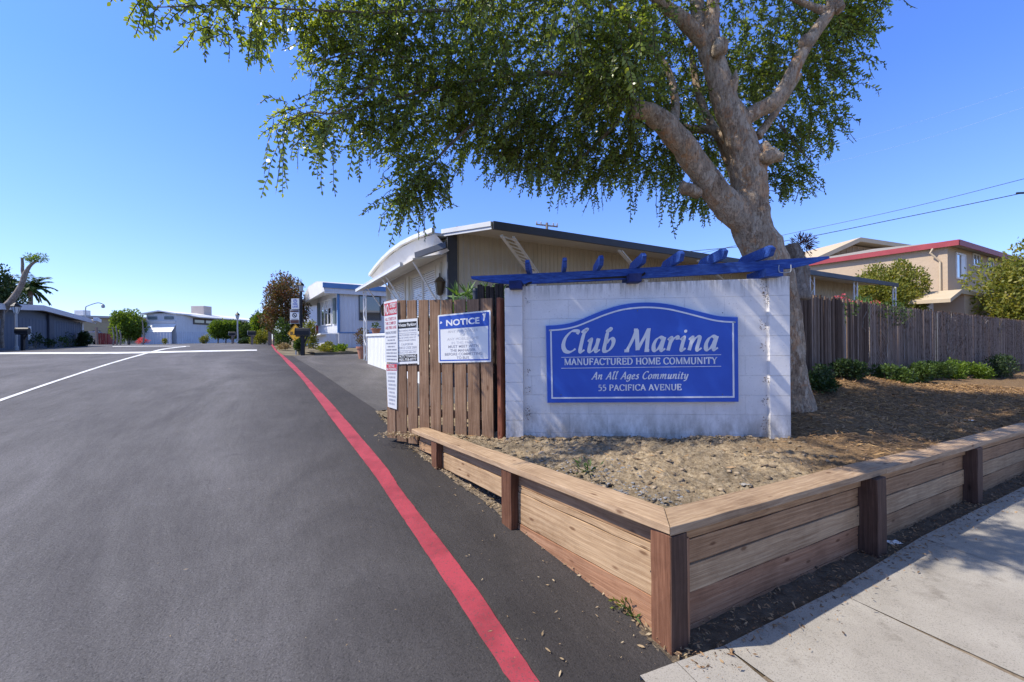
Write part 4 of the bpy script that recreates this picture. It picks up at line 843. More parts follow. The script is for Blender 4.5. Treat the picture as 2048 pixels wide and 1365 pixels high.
def barkm(name, cols, scale=5):
    m, t, p, tc = base(name, .9, .15); co = tc.outputs['Object']
    nz = nd(t, 'ShaderNodeTexNoise', Scale=9.0, Detail=6.0, Roughness=.7); t.links.new(co, nz.inputs['Vector']); vs_ = nd(t, 'ShaderNodeVectorMath', operation='SCALE'); vs_.inputs['Scale'].default_value = .24; t.links.new(nz.outputs['Color'], vs_.inputs[0])
    va = nd(t, 'ShaderNodeVectorMath', operation='ADD'); t.links.new(co, va.inputs[0]); t.links.new(vs_.outputs[0], va.inputs[1]); mp = nd(t, 'ShaderNodeMapping'); mp.inputs['Scale'].default_value = (1.0, 1.0, .38); t.links.new(va.outputs[0], mp.inputs[0])
    vo = nd(t, 'ShaderNodeTexVoronoi', Scale=scale * 3.6); t.links.new(mp.outputs[0], vo.inputs['Vector']); sc_ = nd(t, 'ShaderNodeSeparateColor'); t.links.new(vo.outputs['Color'], sc_.inputs[0])
    big = noisev(t, co, 2.2, 4, .6); ad = nd(t, 'ShaderNodeMath', operation='MULTIPLY_ADD'); ad.inputs[1].default_value = .42; mu = nd(t, 'ShaderNodeMath', operation='MULTIPLY'); mu.inputs[1].default_value = .62; t.links.new(big, mu.inputs[0]); t.links.new(sc_.outputs[0], ad.inputs[0]); t.links.new(mu.outputs[0], ad.inputs[2])
    c = ramp(t, ad.outputs[0], [(.20, cols[0]), (.45, cols[2]), (.60, cols[3]), (.80, cols[1])])
    fine = ramp(t, noisev(t, co, 38, 8, .75, (1.5, 1.5, .3)), [(.36, (.42, .38, .36)), (.50, (1, 1, 1)), (.66, (1.2, 1.17, 1.14))]); c = mixc(t, c, fine, 1.0, 'MULTIPLY')
    pt = ramp(t, noisev(t, co, 5.5, 8, .7, (1.5, 1.5, .7), 1.0), [(.55, (0, 0, 0)), (.63, (1, 1, 1))]); c = mixc(t, c, (cols[1][0] * .95, cols[1][1] * .8, cols[1][2] * .7), mixc(t, (0, 0, 0), pt, .75))
    pd = ramp(t, noisev(t, co, 3.2, 9, .75, (1.6, 1.6, .6), .8), [(.32, (.55, .52, .50)), (.46, (1, 1, 1))]); c = mixc(t, c, pd, .9, 'MULTIPLY')
    ed = nd(t, 'ShaderNodeTexVoronoi', Scale=scale * 3.6, feature='DISTANCE_TO_EDGE'); t.links.new(mp.outputs[0], ed.inputs['Vector']); c = mixc(t, c, ramp(t, ed.outputs['Distance'], [(.0, (.72, .68, .65)), (.07, (1, 1, 1))]), .45, 'MULTIPLY')
    t.links.new(c, p.inputs['Base Color']); b = bump(t, p, ramp(t, ed.outputs['Distance'], [(.0, (0, 0, 0)), (.12, (1, 1, 1))]), .5, .012); bump(t, p, noisev(t, co, 26, 9, .75, (1.8, 1.8, .55)), 1.0, .03, b); return m
MT['bark'] = barkm('mottled_bark', [(.29, .19, .115), (.54, .325, .175), (.44, .345, .25), (.57, .47, .355)])
MT['bark_grey'] = barkm('grey_bark', [(.16, .13, .10), (.24, .20, .16), (.30, .26, .22), (.36, .32, .28)])
# ================================================================== THE BIG TREE
TB = P(1588, 822, 5.25); TB.z = S(TB.x, TB.y) - .05
tree = thing('weeping_tree', 'large spreading tree with mottled trunk and drooping green foliage leaning over the block wall', 'tree', TB)
def limb(mb, pts, n=14, wob=.16, seed=0, sub=5):
    "pts: (px, py, depth, radius in photo pixels)"
    Q = smooth_poly([Vector((*P(x, y, d), )) for x, y, d, r in pts], sub); R = smooth_poly([Vector((r * (.79 if r > 12 else .90) * d / F, 0, 0)) for x, y, d, r in pts], sub)
    mb.tube(Q, [max(.004, q.x) for q in R], n, True, wob, seed)
mb = MB()
limb(mb, [(1586, 850, 5.2, 56), (1582, 800, 5.2, 46), (1572, 700, 5.2, 41), (1566, 620, 5.2, 40), (1545, 540, 5.2, 44), (1510, 470, 5.2, 47), (1497, 420, 5.2, 45), (1500, 370, 5.2, 40), (1490, 310, 5.2, 40), (1468, 245, 5.2, 34), (1445, 185, 5.2, 30), (1428, 125, 5.2, 27), (1420, 95, 5.2, 28), (1420, 60, 5.15, 22), (1426, 10, 5.1, 17), (1428, -80, 5.0, 15), (1415, -220, 4.9, 12), (1390, -420, 4.8, 6)], 20, .14, 1)
limb(mb, [(1520, 470, 5.2, 30), (1470, 425, 5.15, 36), (1425, 375, 5.1, 33), (1390, 325, 5.05, 30), (1352, 275, 5.0, 29), (1318, 240, 5.0, 27), (1290, 222, 4.95, 22), (1262, 226, 4.9, 12)], 16, .16, 2)
limb(mb, [(1345, 265, 5.0, 17), (1348, 235, 5.1, 13), (1350, 200, 5.3, 9), (1330, 130, 5.5, 7), (1250, 40, 5.5, 6), (1150, -50, 5.4, 4)], 10, .12, 3)
limb(mb, [(1292, 222, 5.0, 12), (1240, 185, 5.3, 9), (1160, 150, 5.5, 7), (1040, 150, 5.4, 5), (900, 170, 5.1, 4), (780, 200, 4.8, 3), (690, 222, 4.5, 2)], 8, .12, 4)
limb(mb, [(1425, 105, 5.2, 18), (1395, 70, 5.15, 19), (1360, 35, 5.1, 17), (1322, 5, 5.05, 14), (1290, -30, 5.0, 12), (1200, -120, 4.8, 8), (1050, -180, 4.5, 5)], 12, .14, 5)
limb(mb, [(1410, 85, 5.2, 20), (1395, 20, 5.3, 18), (1385, -60, 5.4, 14), (1360, -200, 5.6, 9)], 10, .14, 6)
limb(mb, [(1480, 245, 5.2, 20), (1515, 222, 5.15, 20), (1550, 203, 5.1, 19), (1575, 165, 5.05, 17), (1600, 115, 5.0, 15), (1630, 65, 5.0, 15), (1660, 20, 4.95, 14), (1672, -40, 4.9, 11), (1690, -160, 4.85, 7)], 12, .16, 7)
limb(mb, [(1655, 25, 4.95, 9), (1620, 12, 5.0, 7), (1570, -10, 5.05, 5)], 8, .12, 8)
limb(mb, [(1515, 275, 5.3, 9), (1540, 240, 5.35, 8), (1565, 205, 5.4, 7), (1600, 150, 5.5, 5)], 8, .12, 9)
limb(mb, [(1475, 330, 5.4, 14), (1450, 285, 5.5, 11), (1425, 262, 5.6, 9), (1380, 258, 5.7, 8), (1330, 240, 5.8, 5)], 8, .14, 10)
limb(mb, [(1478, 395, 5.35, 16), (1468, 350, 5.5, 13), (1440, 280, 5.7, 10), (1400, 200, 5.9, 8), (1380, 90, 6.1, 6)], 8, .14, 18)
limb(mb, [(1505, 318, 5.15, 34), (1535, 312, 5.05, 24), (1556, 312, 4.98, 17), (1566, 314, 4.95, 9)], 20, .7, 11)
limb(mb, [(1445, 96, 5.15, 16), (1436, 98, 5.05, 18), (1440, 100, 4.98, 14)], 18, .6, 12)
limb(mb, [(1458, 190, 5.15, 16), (1468, 165, 5.08, 10), (1472, 140, 5.05, 2)], 8, .3, 13)
limb(mb, [(1395, 385, 5.1, 17), (1372, 372, 5.02, 16), (1364, 368, 5.0, 10)], 18, .6, 14)
limb(mb, [(1608, 88, 5.0, 13), (1612, 82, 4.93, 12)], 18, .6, 15); limb(mb, [(1672, 14, 4.93, 12), (1682, 20, 4.9, 9)], 18, .6, 16)
mb.build('trunk', MT['bark'], tree, smooth=True)
mb = MB(); limb(mb, [(1590, 600, 5.55, 34), (1590, 540, 5.55, 29), (1584, 505, 5.55, 24), (1580, 489, 5.55, 19)], 14, .2, 17); mb.build('cut_stem', MT['bark_grey'], tree, smooth=True)
tuft = P(1606, 492, 5.5); r_ = np.random.default_rng(3); n = 420
D = unit(r_.normal(size=(n, 3)) + np.array([.2, 0, .35])); C = np.array(tuft) + D * (.02 + .12 * r_.random((n, 1))); quads_mesh('dry_tuft', leaf_quads(C, D, ball_dirs(n, r_), np.full(n, .06), np.full(n, .012)), mk('dry_twigs', [(.3, (.06, .025, .018)), (.7, (.16, .07, .045))], 20), tree)
# drooping leafy twigs
def branchlets(starts, outd, lens, r, leaf=.055, rnd=1.0):
    "twigs that leave along outd and hang down; leaves stand in two ranks along each"
    n = len(starts); nseg = 9; T = np.linspace(0, 1, nseg); hz = unit(outd)
    droop = (.25 + 1.25 * T)[None, :, None] * (.55 + .75 * r.random((n, 1, 1)))
    dirs = unit(hz[:, None, :] * (1.0 - .45 * T)[None, :, None] + np.array([0, 0, -1.0]) * droop + rnd * (.30 * r.normal(size=(n, nseg, 3)) + .45 * r.normal(size=(n, 1, 3))))
    pos = starts[:, None, :] + np.concatenate([np.zeros((n, 1, 3)), np.cumsum(dirs[:, :-1], 1)], 1) * (lens[:, None, None] / (nseg - 1))
    LV = []; per = 22
    ts = np.linspace(.06, 1.0, per)
    sidev = unit(np.cross(hz, np.array([0, 0, 1.0]) + .7 * r.normal(size=(n, 3))))
    for k, t in enumerate(ts):
        f = t * (nseg - 1); i = min(int(f), nseg - 2); fr = f - i
        c = pos[:, i] * (1 - fr) + pos[:, i + 1] * fr; tg = dirs[:, i]; sg = 1 if k % 2 else -1
        sv = unit(sidev - tg * np.sum(sidev * tg, -1, keepdims=True)); nrm = unit(np.cross(tg, sv) + .45 * (.4 + .6 * rnd) * r.normal(size=(n, 3)))
        d = unit(sv * sg * .8 + tg * .62 + .30 * r.normal(size=(n, 3)))
        l = leaf * (.60 + .75 * r.random(n)) * (1.0 if t < .85 else .75) * (lens / .55) ** .25
        if k == per - 1: d = tg
        LV.append(leaf_hex(c, d, nrm, l, l * .50))
    return np.concatenate(LV), pos
def twig_quads(pos, wd=.0035):
    a = pos[:, :-1].reshape(-1, 3); b = pos[:, 1:].reshape(-1, 3); s = unit(np.cross(b - a, np.array([.3, .9, .2]))) * wd; s2 = unit(np.cross(b - a, s)) * wd
    return np.concatenate([np.stack([a - s, a + s, b + s, b - s], 1).reshape(-1, 3), np.stack([a - s2, a + s2, b + s2, b - s2], 1).reshape(-1, 3)])
# clumps: (px, py, depth, rx, ry, rz in metres, how many twigs)
CL = [(1120, 60, 5.4, 1.55, 1.2, .75, 620), (900, 130, 5.1, .95, .9, .65, 400), (985, 225, 5.3, .75, .8, .42, 270), (815, 255, 4.9, .42, .6, .33, 130),
      (1190, 225, 5.7, .95, .8, .40, 300), (1330, 300, 6.1, .75, .7, .30, 190), (1090, 285, 5.6, .55, .6, .22, 110), (720, 215, 4.6, .35, .5, .16, 56), (625, 232, 4.4, .26, .3, .08, 30),
      (700, 115, 4.7, .36, .45, .16, 60), (860, 345, 4.9, .20, .3, .16, 60), (1060, 300, 5.4, .5, .5, .16, 100), (1200, 320, 5.7, .45, .4, .16, 90), (830, 390, 4.9, .16, .2, .12, 40), (790, 60, 4.6, .6, .6, .35, 130), (620, 15, 4.2, .5, .5, .17, 75), (480, 5, 3.8, .34, .35, .12, 40), (330, -8, 3.4, .26, .2, .05, 9), (440, 45, 3.7, .16, .2, .06, 12),
      (1560, 80, 6.0, .80, .9, .75, 330), (1650, 120, 6.1, .35, .6, .6, 130), (1610, 250, 6.3, .34, .5, .28, 90), (1690, 10, 5.6, .45, .5, .25, 80), (1495, 300, 6.5, .6, .5, .3, 110), (1570, 345, 6.4, .22, .3, .15, 40), (1450, 200, 6.3, .9, .6, .6, 230), (1500, 385, 6.6, .4, .3, .12, 36), (1400, 385, 6.3, .35, .3, .10, 36),
      (1320, 120, 6.0, .9, .7, .6, 260), (1225, 105, 4.6, .45, .4, .42, 190), (1255, 190, 4.7, .25, .3, .10, 40), (1330, 205, 5.35, .3, .2, .2, 50), (1020, -130, 5.0, 2.0, 1.5, .8, 520), (700, -110, 4.7, 1.1, 1.0, .5, 230), (1450, -160, 5.4, 1.6, 1.4, .9, 420), (1200, -420, 5.0, 2.0, 1.5, 1.0, 400), (850, -450, 4.0, 1.2, .9, .6, 150), (1500, -480, 5.4, 1.6, 1.3, .9, 260), (985, -150, 2.95, .42, .25, .22, 80), (1090, -200, 3.1, .28, .25, .2, 50), (900, -140, 3.1, .22, .2, .12, 26), (560, -300, 4.3, .9, .8, .5, 110)]
r_ = np.random.default_rng(21); ST, OD = [], []
hub = np.array(P(1350, 120, 5.3))
for px, py, d, rx, ry, rz, k in CL:
    k = int(k * 1.02) if k > 100 else int(k * 1.12)
    c = np.array(P(px, py, d)); dd = ball_dirs(k, r_); q = r_.random((k, 1)) ** .42; p = c + dd * np.array([rx, ry, rz]) * q; ST.append(p)
    o = unit(p - hub) * .75 + dd * .5 + .35 * r_.normal(size=(k, 3)); o[:, 2] = o[:, 2] * .4 + .05; OD.append(unit(o))
ST = np.concatenate(ST); OD = np.concatenate(OD); LN = .24 + .36 * r_.random(len(ST)) ** 1.6
LV, TP = branchlets(ST, OD, LN, r_)
# long hanging sprays seen against the sky along the lower edge
SPR = [(560, 262, 4.3, 150), (590, 240, 4.4, 120), (655, 250, 4.4, 105), (690, 235, 4.4, 110), (740, 285, 4.5, 70), (810, 400, 4.9, 95), (850, 380, 4.9, 80), (885, 360, 4.9, 75), (905, 345, 5, 75), (1063, 345, 5.2, 65), (1125, 350, 5.3, 85), (1150, 330, 5.3, 70), (1185, 370, 5.6, 60), (1218, 350, 5.7, 95), (1260, 370, 5.9, 80), (1318, 375, 6.0, 105), (1345, 365, 6.0, 90), (1385, 390, 6.2, 70), (1400, 410, 6.2, 60), (1610, 330, 6.4, 60), (1650, 290, 6.4, 55), (1590, 380, 6.4, 50), (1245, 120, 4.0, 75), (1130, 30, 3.9, 110), (1290, 60, 4.1, 90), (300, 8, 3.3, 60), (520, 90, 3.8, 45), (660, 60, 4.2, 60), (780, 90, 4.4, 60), (700, 40, 4.2, 60)]
S2_, O2, L2 = [], [], []
for px, py, d, ln in SPR:
    for k in range(4 if px < 1000 else 3):
        p = np.array(P(px + r_.uniform(-18, 18), py - 14 + r_.uniform(-12, 8), d + r_.uniform(-.15, .15))); S2_.append(p); o = np.array([r_.uniform(-.55, .25), r_.uniform(-.3, .3), -.75]); O2.append(o); L2.append(ln * (1.25 if px < 1000 else 1.05) * d / F * r_.uniform(.6, 1.15))
LV2, TP2 = branchlets(np.array(S2_), unit(np.array(O2)), np.array(L2), r_, .058, .35)
quads_mesh('crown', np.concatenate([LV, LV2]), MT['leaf_main'], tree, None, 6)
quads_mesh('twigs', np.concatenate([twig_quads(TP), twig_quads(TP2)]), mk('twig_bark', [(.3, (.05, .035, .022)), (.7, (.11, .075, .05))], 10), tree)
for pts in ([(690, 225, 4.35, 2.5), (655, 228, 4.3, 2), (620, 225, 4.25, 1.6), (580, 240, 4.2, 1)], [(760, 150, 4.5, 2.5), (715, 195, 4.4, 2), (670, 228, 4.35, 1.6)], [(820, 120, 4.6, 3), (760, 100, 4.5, 2.5), (690, 110, 4.5, 1.8), (620, 128, 4.4, 1)], [(900, 20, 4.6, 4), (760, 25, 4.3, 3), (600, 20, 4.0, 2.2), (450, 12, 3.7, 1.5), (310, 15, 3.35, 1)], [(1000, 200, 5.2, 4), (900, 290, 5.0, 3), (850, 350, 4.9, 2), (815, 400, 4.9, 1)], [(1240, 240, 5.4, 4), (1180, 300, 5.5, 3), (1130, 345, 5.5, 1.5)], [(1560, 250, 6.2, 4), (1600, 300, 6.3, 2), (1630, 330, 6.3, 1)]): mb = MB(); limb(mb, pts, 6, .1, 31); mb.build('limb', MT['bark_grey'], tree, smooth=True)
# ================================================================== FRONT HOME
def sidingm(name, c, pitch, axis=0):
    m, t, p, tc = base(name, .6, .3); co = tc.outputs['Object']; cc = ramp(t, noisev(t, co, 1.6, 6), [(.3, tuple(x * .9 for x in c)), (.7, c)])
    st = ramp(t, noisev(t, co, 1.0, 5, .6, (14, 14, .8)), [(.3, (.80, .78, .75)), (.5, (1, 1, 1))]); t.links.new(mixc(t, cc, st, .6, 'MULTIPLY'), p.inputs['Base Color']); return m
def rib_wall(mb, A, B, z0a, z1a, z0b, z1b, pitch=.10, dep=.016, out=None):
    "a wall of vertical ribs from A to B (plan points), heights at each end"
    A, B = Vector((A[0], A[1], 0)), Vector((B[0], B[1], 0)); d = B - A; ln = d.length; d.normalize(); o = out or Vector((d.y, -d.x, 0)); n = max(1, int(ln / pitch)); pr = [(0, 0), (.30, 0), (.42, 1), (.58, 1), (.70, 0)]
    prof = []
    for i in range(n):
        for f, h_ in pr: prof.append(((i + f) * ln / n, h_ * dep))
    prof.append((ln, 0)); vs = []
    for t, h_ in prof:
        p = A + d * t + o * h_; f = t / ln; vs += [(p.x, p.y, z0a + (z0b - z0a) * f), (p.x, p.y, z1a + (z1b - z1a) * f)]
    mb.add(vs, [(2*i, 2*i+2, 2*i+3, 2*i+1) for i in range(len(prof) - 1)])
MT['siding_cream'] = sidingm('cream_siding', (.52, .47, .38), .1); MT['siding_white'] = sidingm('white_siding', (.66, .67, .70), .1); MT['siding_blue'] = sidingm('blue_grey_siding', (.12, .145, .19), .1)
MT['roof_metal'] = mk('painted_metal_roof', [(.3, (.50, .50, .49)), (.7, (.64, .64, .63))], 2, 6, .5, .4, .1, 12)
MT['soffit'] = flat('soffit_paint', (.60, .56, .48), .05, .6)
B0 = 3.30; hz0 = .45
hm = thing('mobile_home', 'cream manufactured home with long dark edged awning and white braces behind the board fence', 'house', AB(8.3, B0, .5))
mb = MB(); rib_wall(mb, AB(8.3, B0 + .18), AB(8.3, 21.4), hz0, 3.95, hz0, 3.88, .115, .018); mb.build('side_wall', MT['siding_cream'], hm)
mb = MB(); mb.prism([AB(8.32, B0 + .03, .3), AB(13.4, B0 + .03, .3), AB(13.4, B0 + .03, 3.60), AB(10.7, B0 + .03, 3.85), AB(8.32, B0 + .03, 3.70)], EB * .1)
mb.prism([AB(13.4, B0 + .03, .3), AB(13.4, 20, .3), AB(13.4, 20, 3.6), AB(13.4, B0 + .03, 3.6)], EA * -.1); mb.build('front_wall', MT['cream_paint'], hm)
mb = MB(); mb.box(AB(8.28, B0 + .08, 2.05), (.20, .06, 3.5), EB); mb.box(AB(8.28, B0 - .01, 2.05), (.04, .06, 3.44), EB); mb.build('corner_board', MT['trim_dark'], hm, bevel=.004)
# long side awning: A the near corner, B where it meets the front gable
qA, qB = P(985, 447, 8.0), P(886, 463, 8.9); aw_a = qA.dot(EA); zA = qA.z
e_far = AB(aw_a, 21.7, 3.60); w_far = AB(8.34, 21.7, 3.72); w_near = Vector((qB.x, qB.y, qB.z)); 
mb = MB(); tp = [qA, e_far, w_far, w_near]; mb.prism([p - UP * .02 for p in tp], UP * .05); mb.build('awning', MT['soffit'], hm)
mb = MB(); mb.prism([qA + UP * .035, e_far + UP * .035, e_far - UP * .115, qA - UP * .115], -EA * .05); mb.build('awning_fascia', MT['trim_dark'], hm, bevel=.004)
dv = (qB - qA); nv = Vector((dv.y, -dv.x, 0)).normalized(); nv = nv if nv.dot(EB) < 0 else -nv
mb = MB(); mb.prism([qA + UP * .03, qB + UP * .03, qB - UP * .06, qA - UP * .06], nv * .05); mb.prism([qA - UP * .062, qB - UP * .062, qB - UP * .115, qA - UP * .115], nv * .03); mb.build('awning_gutter', MT['gutter'], hm, bevel=.004)
# low gable roof over the body
R0, R1, R2 = P(886, 461, 8.35), P(795, 498, 10.75), P(745, 550, 13.2); bR = 2.9
mb = MB(); rp = [(8.25, 3.72), (10.7, 3.95), (13.75, 3.66)]
cv = [(8.36, 3.78), (9.2, 3.86), (10.2, 3.92), (11.2, 3.92), (12.2, 3.86), (13.1, 3.76), (13.8, 3.63)]; mb.prism([AB(a, bR, z) for a, z in cv] + [AB(a, bR, z - .06) for a, z in cv[::-1]], EB * 18); mb.build('roof', MT['roof_metal'], hm)
mb = MB(); cv = [(7.98, 3.74)] + cv[1:-1] + [(13.82, 3.65)]; mb.prism([AB(a, bR, z + .03) for a, z in cv] + [AB(a, bR, z - .06) for a, z in cv[::-1]], -EB * .06); mb.build('roof_edge_trim', MT['gutter'], hm, bevel=.004)
mb = MB()
top = [(8.0, 3.66), (9.2, 3.80), (10.7, 3.86), (12.2, 3.80), (13.8, 3.57)]
vs = [AB(a, bR + .02, z) for a, z in top] + [AB(a, B0 - .10, 3.36 - .012 * (a - 8)) for a, z in top]; mb.add(vs, [(i, i + 1, 6 + i, 5 + i) for i in range(4)]); mb.build('gable_panel', MT['white_paint'], hm)
# front awning
a0, a1 = 8.45, 14.3; bA = 2.6; zE, zI = 3.13, 3.34
def fz(a): return 3.20 - .008 * (a - 8.4)
mb = MB(); mb.prism([AB(8.45, bA, fz(8.45)), AB(14.3, bA, fz(14.3)), AB(14.3, B0, 3.36), AB(8.45, B0, 3.36)], UP * .035); mb.build('front_awning', MT['soffit'], hm)
mb = MB(); mb.bar(AB(9.15, bA - .03, fz(9) + .02), AB(14.32, bA - .03, fz(14.3) + .02), .07, .075); mb.bar(AB(9.15, bA - .045, fz(9) + .062), AB(14.32, bA - .045, fz(14.3) + .062), .05, .02); mb.build('front_gutter', MT['gutter'], hm, bevel=.005)
fq0, fq1 = P(831, 511.5, 8.95), P(893, 490, 8.45); mb = MB(); mb.bar(fq0, fq1, .05, .125); mb.build('front_fascia', MT['trim_dark'], hm, bevel=.004)
def window(parent, A, B, z0, z1, out, frame, blind=None, mull=1, fr=.06, dep=.05):
    "a window between plan points A and B on a wall; out = outward normal"
    A, B = Vector((A[0], A[1], 0)), Vector((B[0], B[1], 0)); d = (B - A).normalized(); wd_ = (B - A).length
    mb = MB(); c = (A + B) / 2
    for z, in ((z0,), (z1,)): mb.box(c + UP * z + out * .01, (wd_ + fr, dep, fr), d)
    for k in range(mull + 1):
        p = A + d * (wd_ * k / mull); mb.box(p + UP * ((z0 + z1) / 2) + out * .01, (fr, dep, z1 - z0 - fr * 1.01), d)
    w_ = mb.build('window', frame, parent, origin=c + UP * z0)
    mb = MB(); mb.quad(A + UP * z0, B + UP * z0, B + UP * z1, A + UP * z1); mb.build('pane', MT['glass'], w_)
    if blind:
        mb = MB(); n = int((z1 - z0) * blind / .05)
        for k in range(n):
            z = z1 - .03 - k * .05; mb.box(c + UP * z + out * .004, (wd_ - fr, .006, .038), d, (UP + out * .45).normalized())
        mb.build('blind', MT['white_paint'], w_)
    return w_
wf = B0 + .03
window(hm, AB(9.05, wf - .012), AB(10.85, wf - .012), 1.45, 3.20, -EB, MT['cream_paint'], .62, 2); window(hm, AB(11.45, wf - .012), AB(13.1, wf - .012), 1.45, 3.20, -EB, MT['cream_paint'], .55, 1)
for (a, aw) in ((8.7, 8.7), (10.95, 10.95), (11.35, 11.35), (13.25, 13.25)):
    mb = MB(); mb.bar(AB(a + .25, wf - .06, 2.45), AB(a - .1, bA + .05, fz(a) + .0), .035, .025); mb.build('brace', MT['white_paint'], hm, bevel=.003)
for a in (8.85, 11.15, 13.3):
    mb = MB(); mb.box(AB(a, wf - .03, 1.8), (.20, .06, 2.9), EA); mb.build('wall_post', MT['cream_paint'], hm, bevel=.004)
def lantern(p, parent, s=1.0, name='wall_lantern'):
    mb = MB(); mb.lathe(p, [(.02*s, -.02*s), (.055*s, 0), (.085*s, .20*s), (.10*s, .21*s), (.05*s, .28*s), (.015*s, .30*s), (.012*s, .36*s)], 6); o = mb.build(name, mk_lan, parent, bevel=.002)
    return o
mk_lan = flat('aged_brass', (.09, .06, .03), .3, .4, .5, metal=.4)
lantern(AB(13.2, wf - .18, 2.35), hm, 1.2); lantern(AB(8.62, wf - .10, 2.55), hm, 1.25)
def scroll_post(a, b, z0, z1, parent, mat, name='scroll_post', w_=.30, dirv=EA):
    mb = MB(); c = AB(a, b)
    for s in (-1, 1): mb.bar(c + dirv * (s * w_ / 2) + UP * z0, c + dirv * (s * w_ / 2) + UP * z1, .035, .035)
    n = max(2, int((z1 - z0) / .32)); hgt = (z1 - z0) / n
    for k in range(n):
        pts = [c + dirv * ((-1 if (k % 2) else 1) * w_ / 2 * math.cos(math.pi * f)) + UP * (z0 + hgt * (k + f)) for f in np.linspace(0, 1, 7)]; mb.tube(pts, .010, 5)
    return mb.build(name, mat, parent)
scroll_post(13.95, 2.75, .95, 3.14, hm, MT['white_paint'], w_=.34)
# braces and posts under the long awning
for k, (px, fpx, fpy) in enumerate(((1010, 1066, 545), (1235, 1290, 560), (1392, 1446, 561))):
    ta = hit(px, 0, AB(aw_a + .06, 0), EA); top = Vector((ta.x, ta.y, 3.56)); foot = hit(fpx, fpy, AB(8.24, 0), EA)
    mb = MB(); sp = .13 if k == 0 else .04
    for s in (-1, 1): mb.bar(top + EB * (s * sp), foot + EB * (s * sp), .05, .035)
    if k == 0:
        for q in np.linspace(.05, .95, 9): 
            p = top.lerp(foot, q); mb.bar(p - EB * sp + UP * .03, p + EB * sp - UP * .03, .02, .02)
    mb.box(foot - UP * .75 , (.13, .09, 1.5), EB); mb.build('awning_brace', MT['white_paint'], hm)
for u in (.699, .80, .89):
    d = (aw_a + .1) / (-.5 * u + .866); q = Vector((u * d, d, 0)); scroll_post(q.dot(EA), q.dot(EB), .5, 3.52, hm, MT['white_paint'], 'carport_post', .26, EB)
# the white deck skirting by the driveway
dk = thing('white_deck', 'white panelled deck side with flat rail cap standing beside the driveway', 'deck', G(737, 728))
dA, dB = G(735.5, 728), G(775, 742); dd = (dB - dA); dd.z = 0; dd.normalize(); dE = dA + dd * 4.2; zt = P(737, 673, dA.y).z
mb = MB(); rib_wall(mb, dA, dE, dA.z - .1, zt, dA.z - .35, zt, .13, .012); rib_wall(mb, dA + EB * 2.2 + EA * .0, dA, dA.z - .1, zt, dA.z - .1, zt, .13, .012); mb.build('skirt_panel', MT['white_paint'], dk)
mb = MB(); nn = Vector((dd.y, -dd.x, 0)); mb.box((dA + dE) / 2 * Vector((1, 1, 0)) if False else Vector(((dA.x + dE.x) / 2, (dA.y + dE.y) / 2, zt + .03)) - nn * .06, (4.3, .2, .07), dd); mb.build('rail_cap', MT['gutter'], dk, bevel=.006)
# pots
def pot(name, label, base_, h_, r0, plant_n, ph, pr, leaf, mat, seed, group=None):
    t = thing(name, label, 'potted plant', base_, group); mb = MB(); mb.lathe(base_, [(r0 * .62, 0), (r0 * .95, h_ * .84), (r0 * 1.06, h_ * .84), (r0 * 1.08, h_), (r0 * .95, h_), (r0 * .9, h_ * .9)], 18); mb.build('pot', MT['terracotta'], t, smooth=False, bevel=.002)
    bush_mesh('foliage', [(Vector(base_) + UP * (h_ + z), (pr * k, pr * k, pr * k * .8)) for z, k in ((ph * .25, .75), (ph * .6, 1.0), (ph * .9, .6))], plant_n, leaf, mat, t, seed)
pb = G(726, 718); pot('potted_shrub', 'bushy orange tinged shrub in a tall terracotta pot beside the white deck', pb, .40, .20, 900, .55, .25, .05, MT['leaf_bronze'], 4)
pk = P(752, 668, dA.y + .35); pk.z = zt + .065; pot('potted_succulent', 'small terracotta pot with sparse pale plant sitting on the white deck rail', pk, .17, .14, 60, .12, .10, .07, MT['leaf_mid'], 5)
# plants and dark stakes between the board fence and the wall
bp = P(934, 600, 5.6); bp.z = S(bp.x, bp.y); r_ = np.random.default_rng(8)
ol = thing('oleander_plant', 'bright green narrow leaved plant rising behind the board fence', 'plant', bp)
C = []; D = []
for k in range(52):
    st = np.array([bp.x + r_.uniform(-.18, .50), bp.y + r_.uniform(-.2, .2), 1.75 + r_.random() * .48]); m_ = 9
    d = unit(r_.normal(size=(m_, 3)) + np.array([0, 0, .55])); C.append(np.repeat(st[None], m_, 0)); D.append(d)
C = np.concatenate(C); D = np.concatenate(D); n = len(C); quads_mesh('leaves', leaf_quads(C, D, ball_dirs(n, r_), .15 + .08 * r_.random(n), np.full(n, .034)), MT['leaf_oleander'], ol)
mb = MB(); [mb.tube([(bp.x + x, bp.y, bp.z - .1), (bp.x + x * 1.4, bp.y, 1.9)], [.014, .006], 5) for x in (-.2, -.05, .1, .25)]; mb.build('stems', MT['bark_grey'], ol)
vp = P(951, 600, 5.35); mb = MB(); mb.tube([(vp.x, vp.y, .5), (vp.x, vp.y, P(951, 582, 5.35).z)], .033, 12); mb.tube([(vp.x, vp.y, P(951, 583, 5.35).z), (vp.x, vp.y, P(951, 577, 5.35).z)], [.04, .026], 12)
mb.build('vent_pipe', MT['trim_dark'], None, smooth=False, origin=(vp.x, vp.y, .5), label='short dark standpipe with rounded cap poking up behind the board fence', cat='pipe')
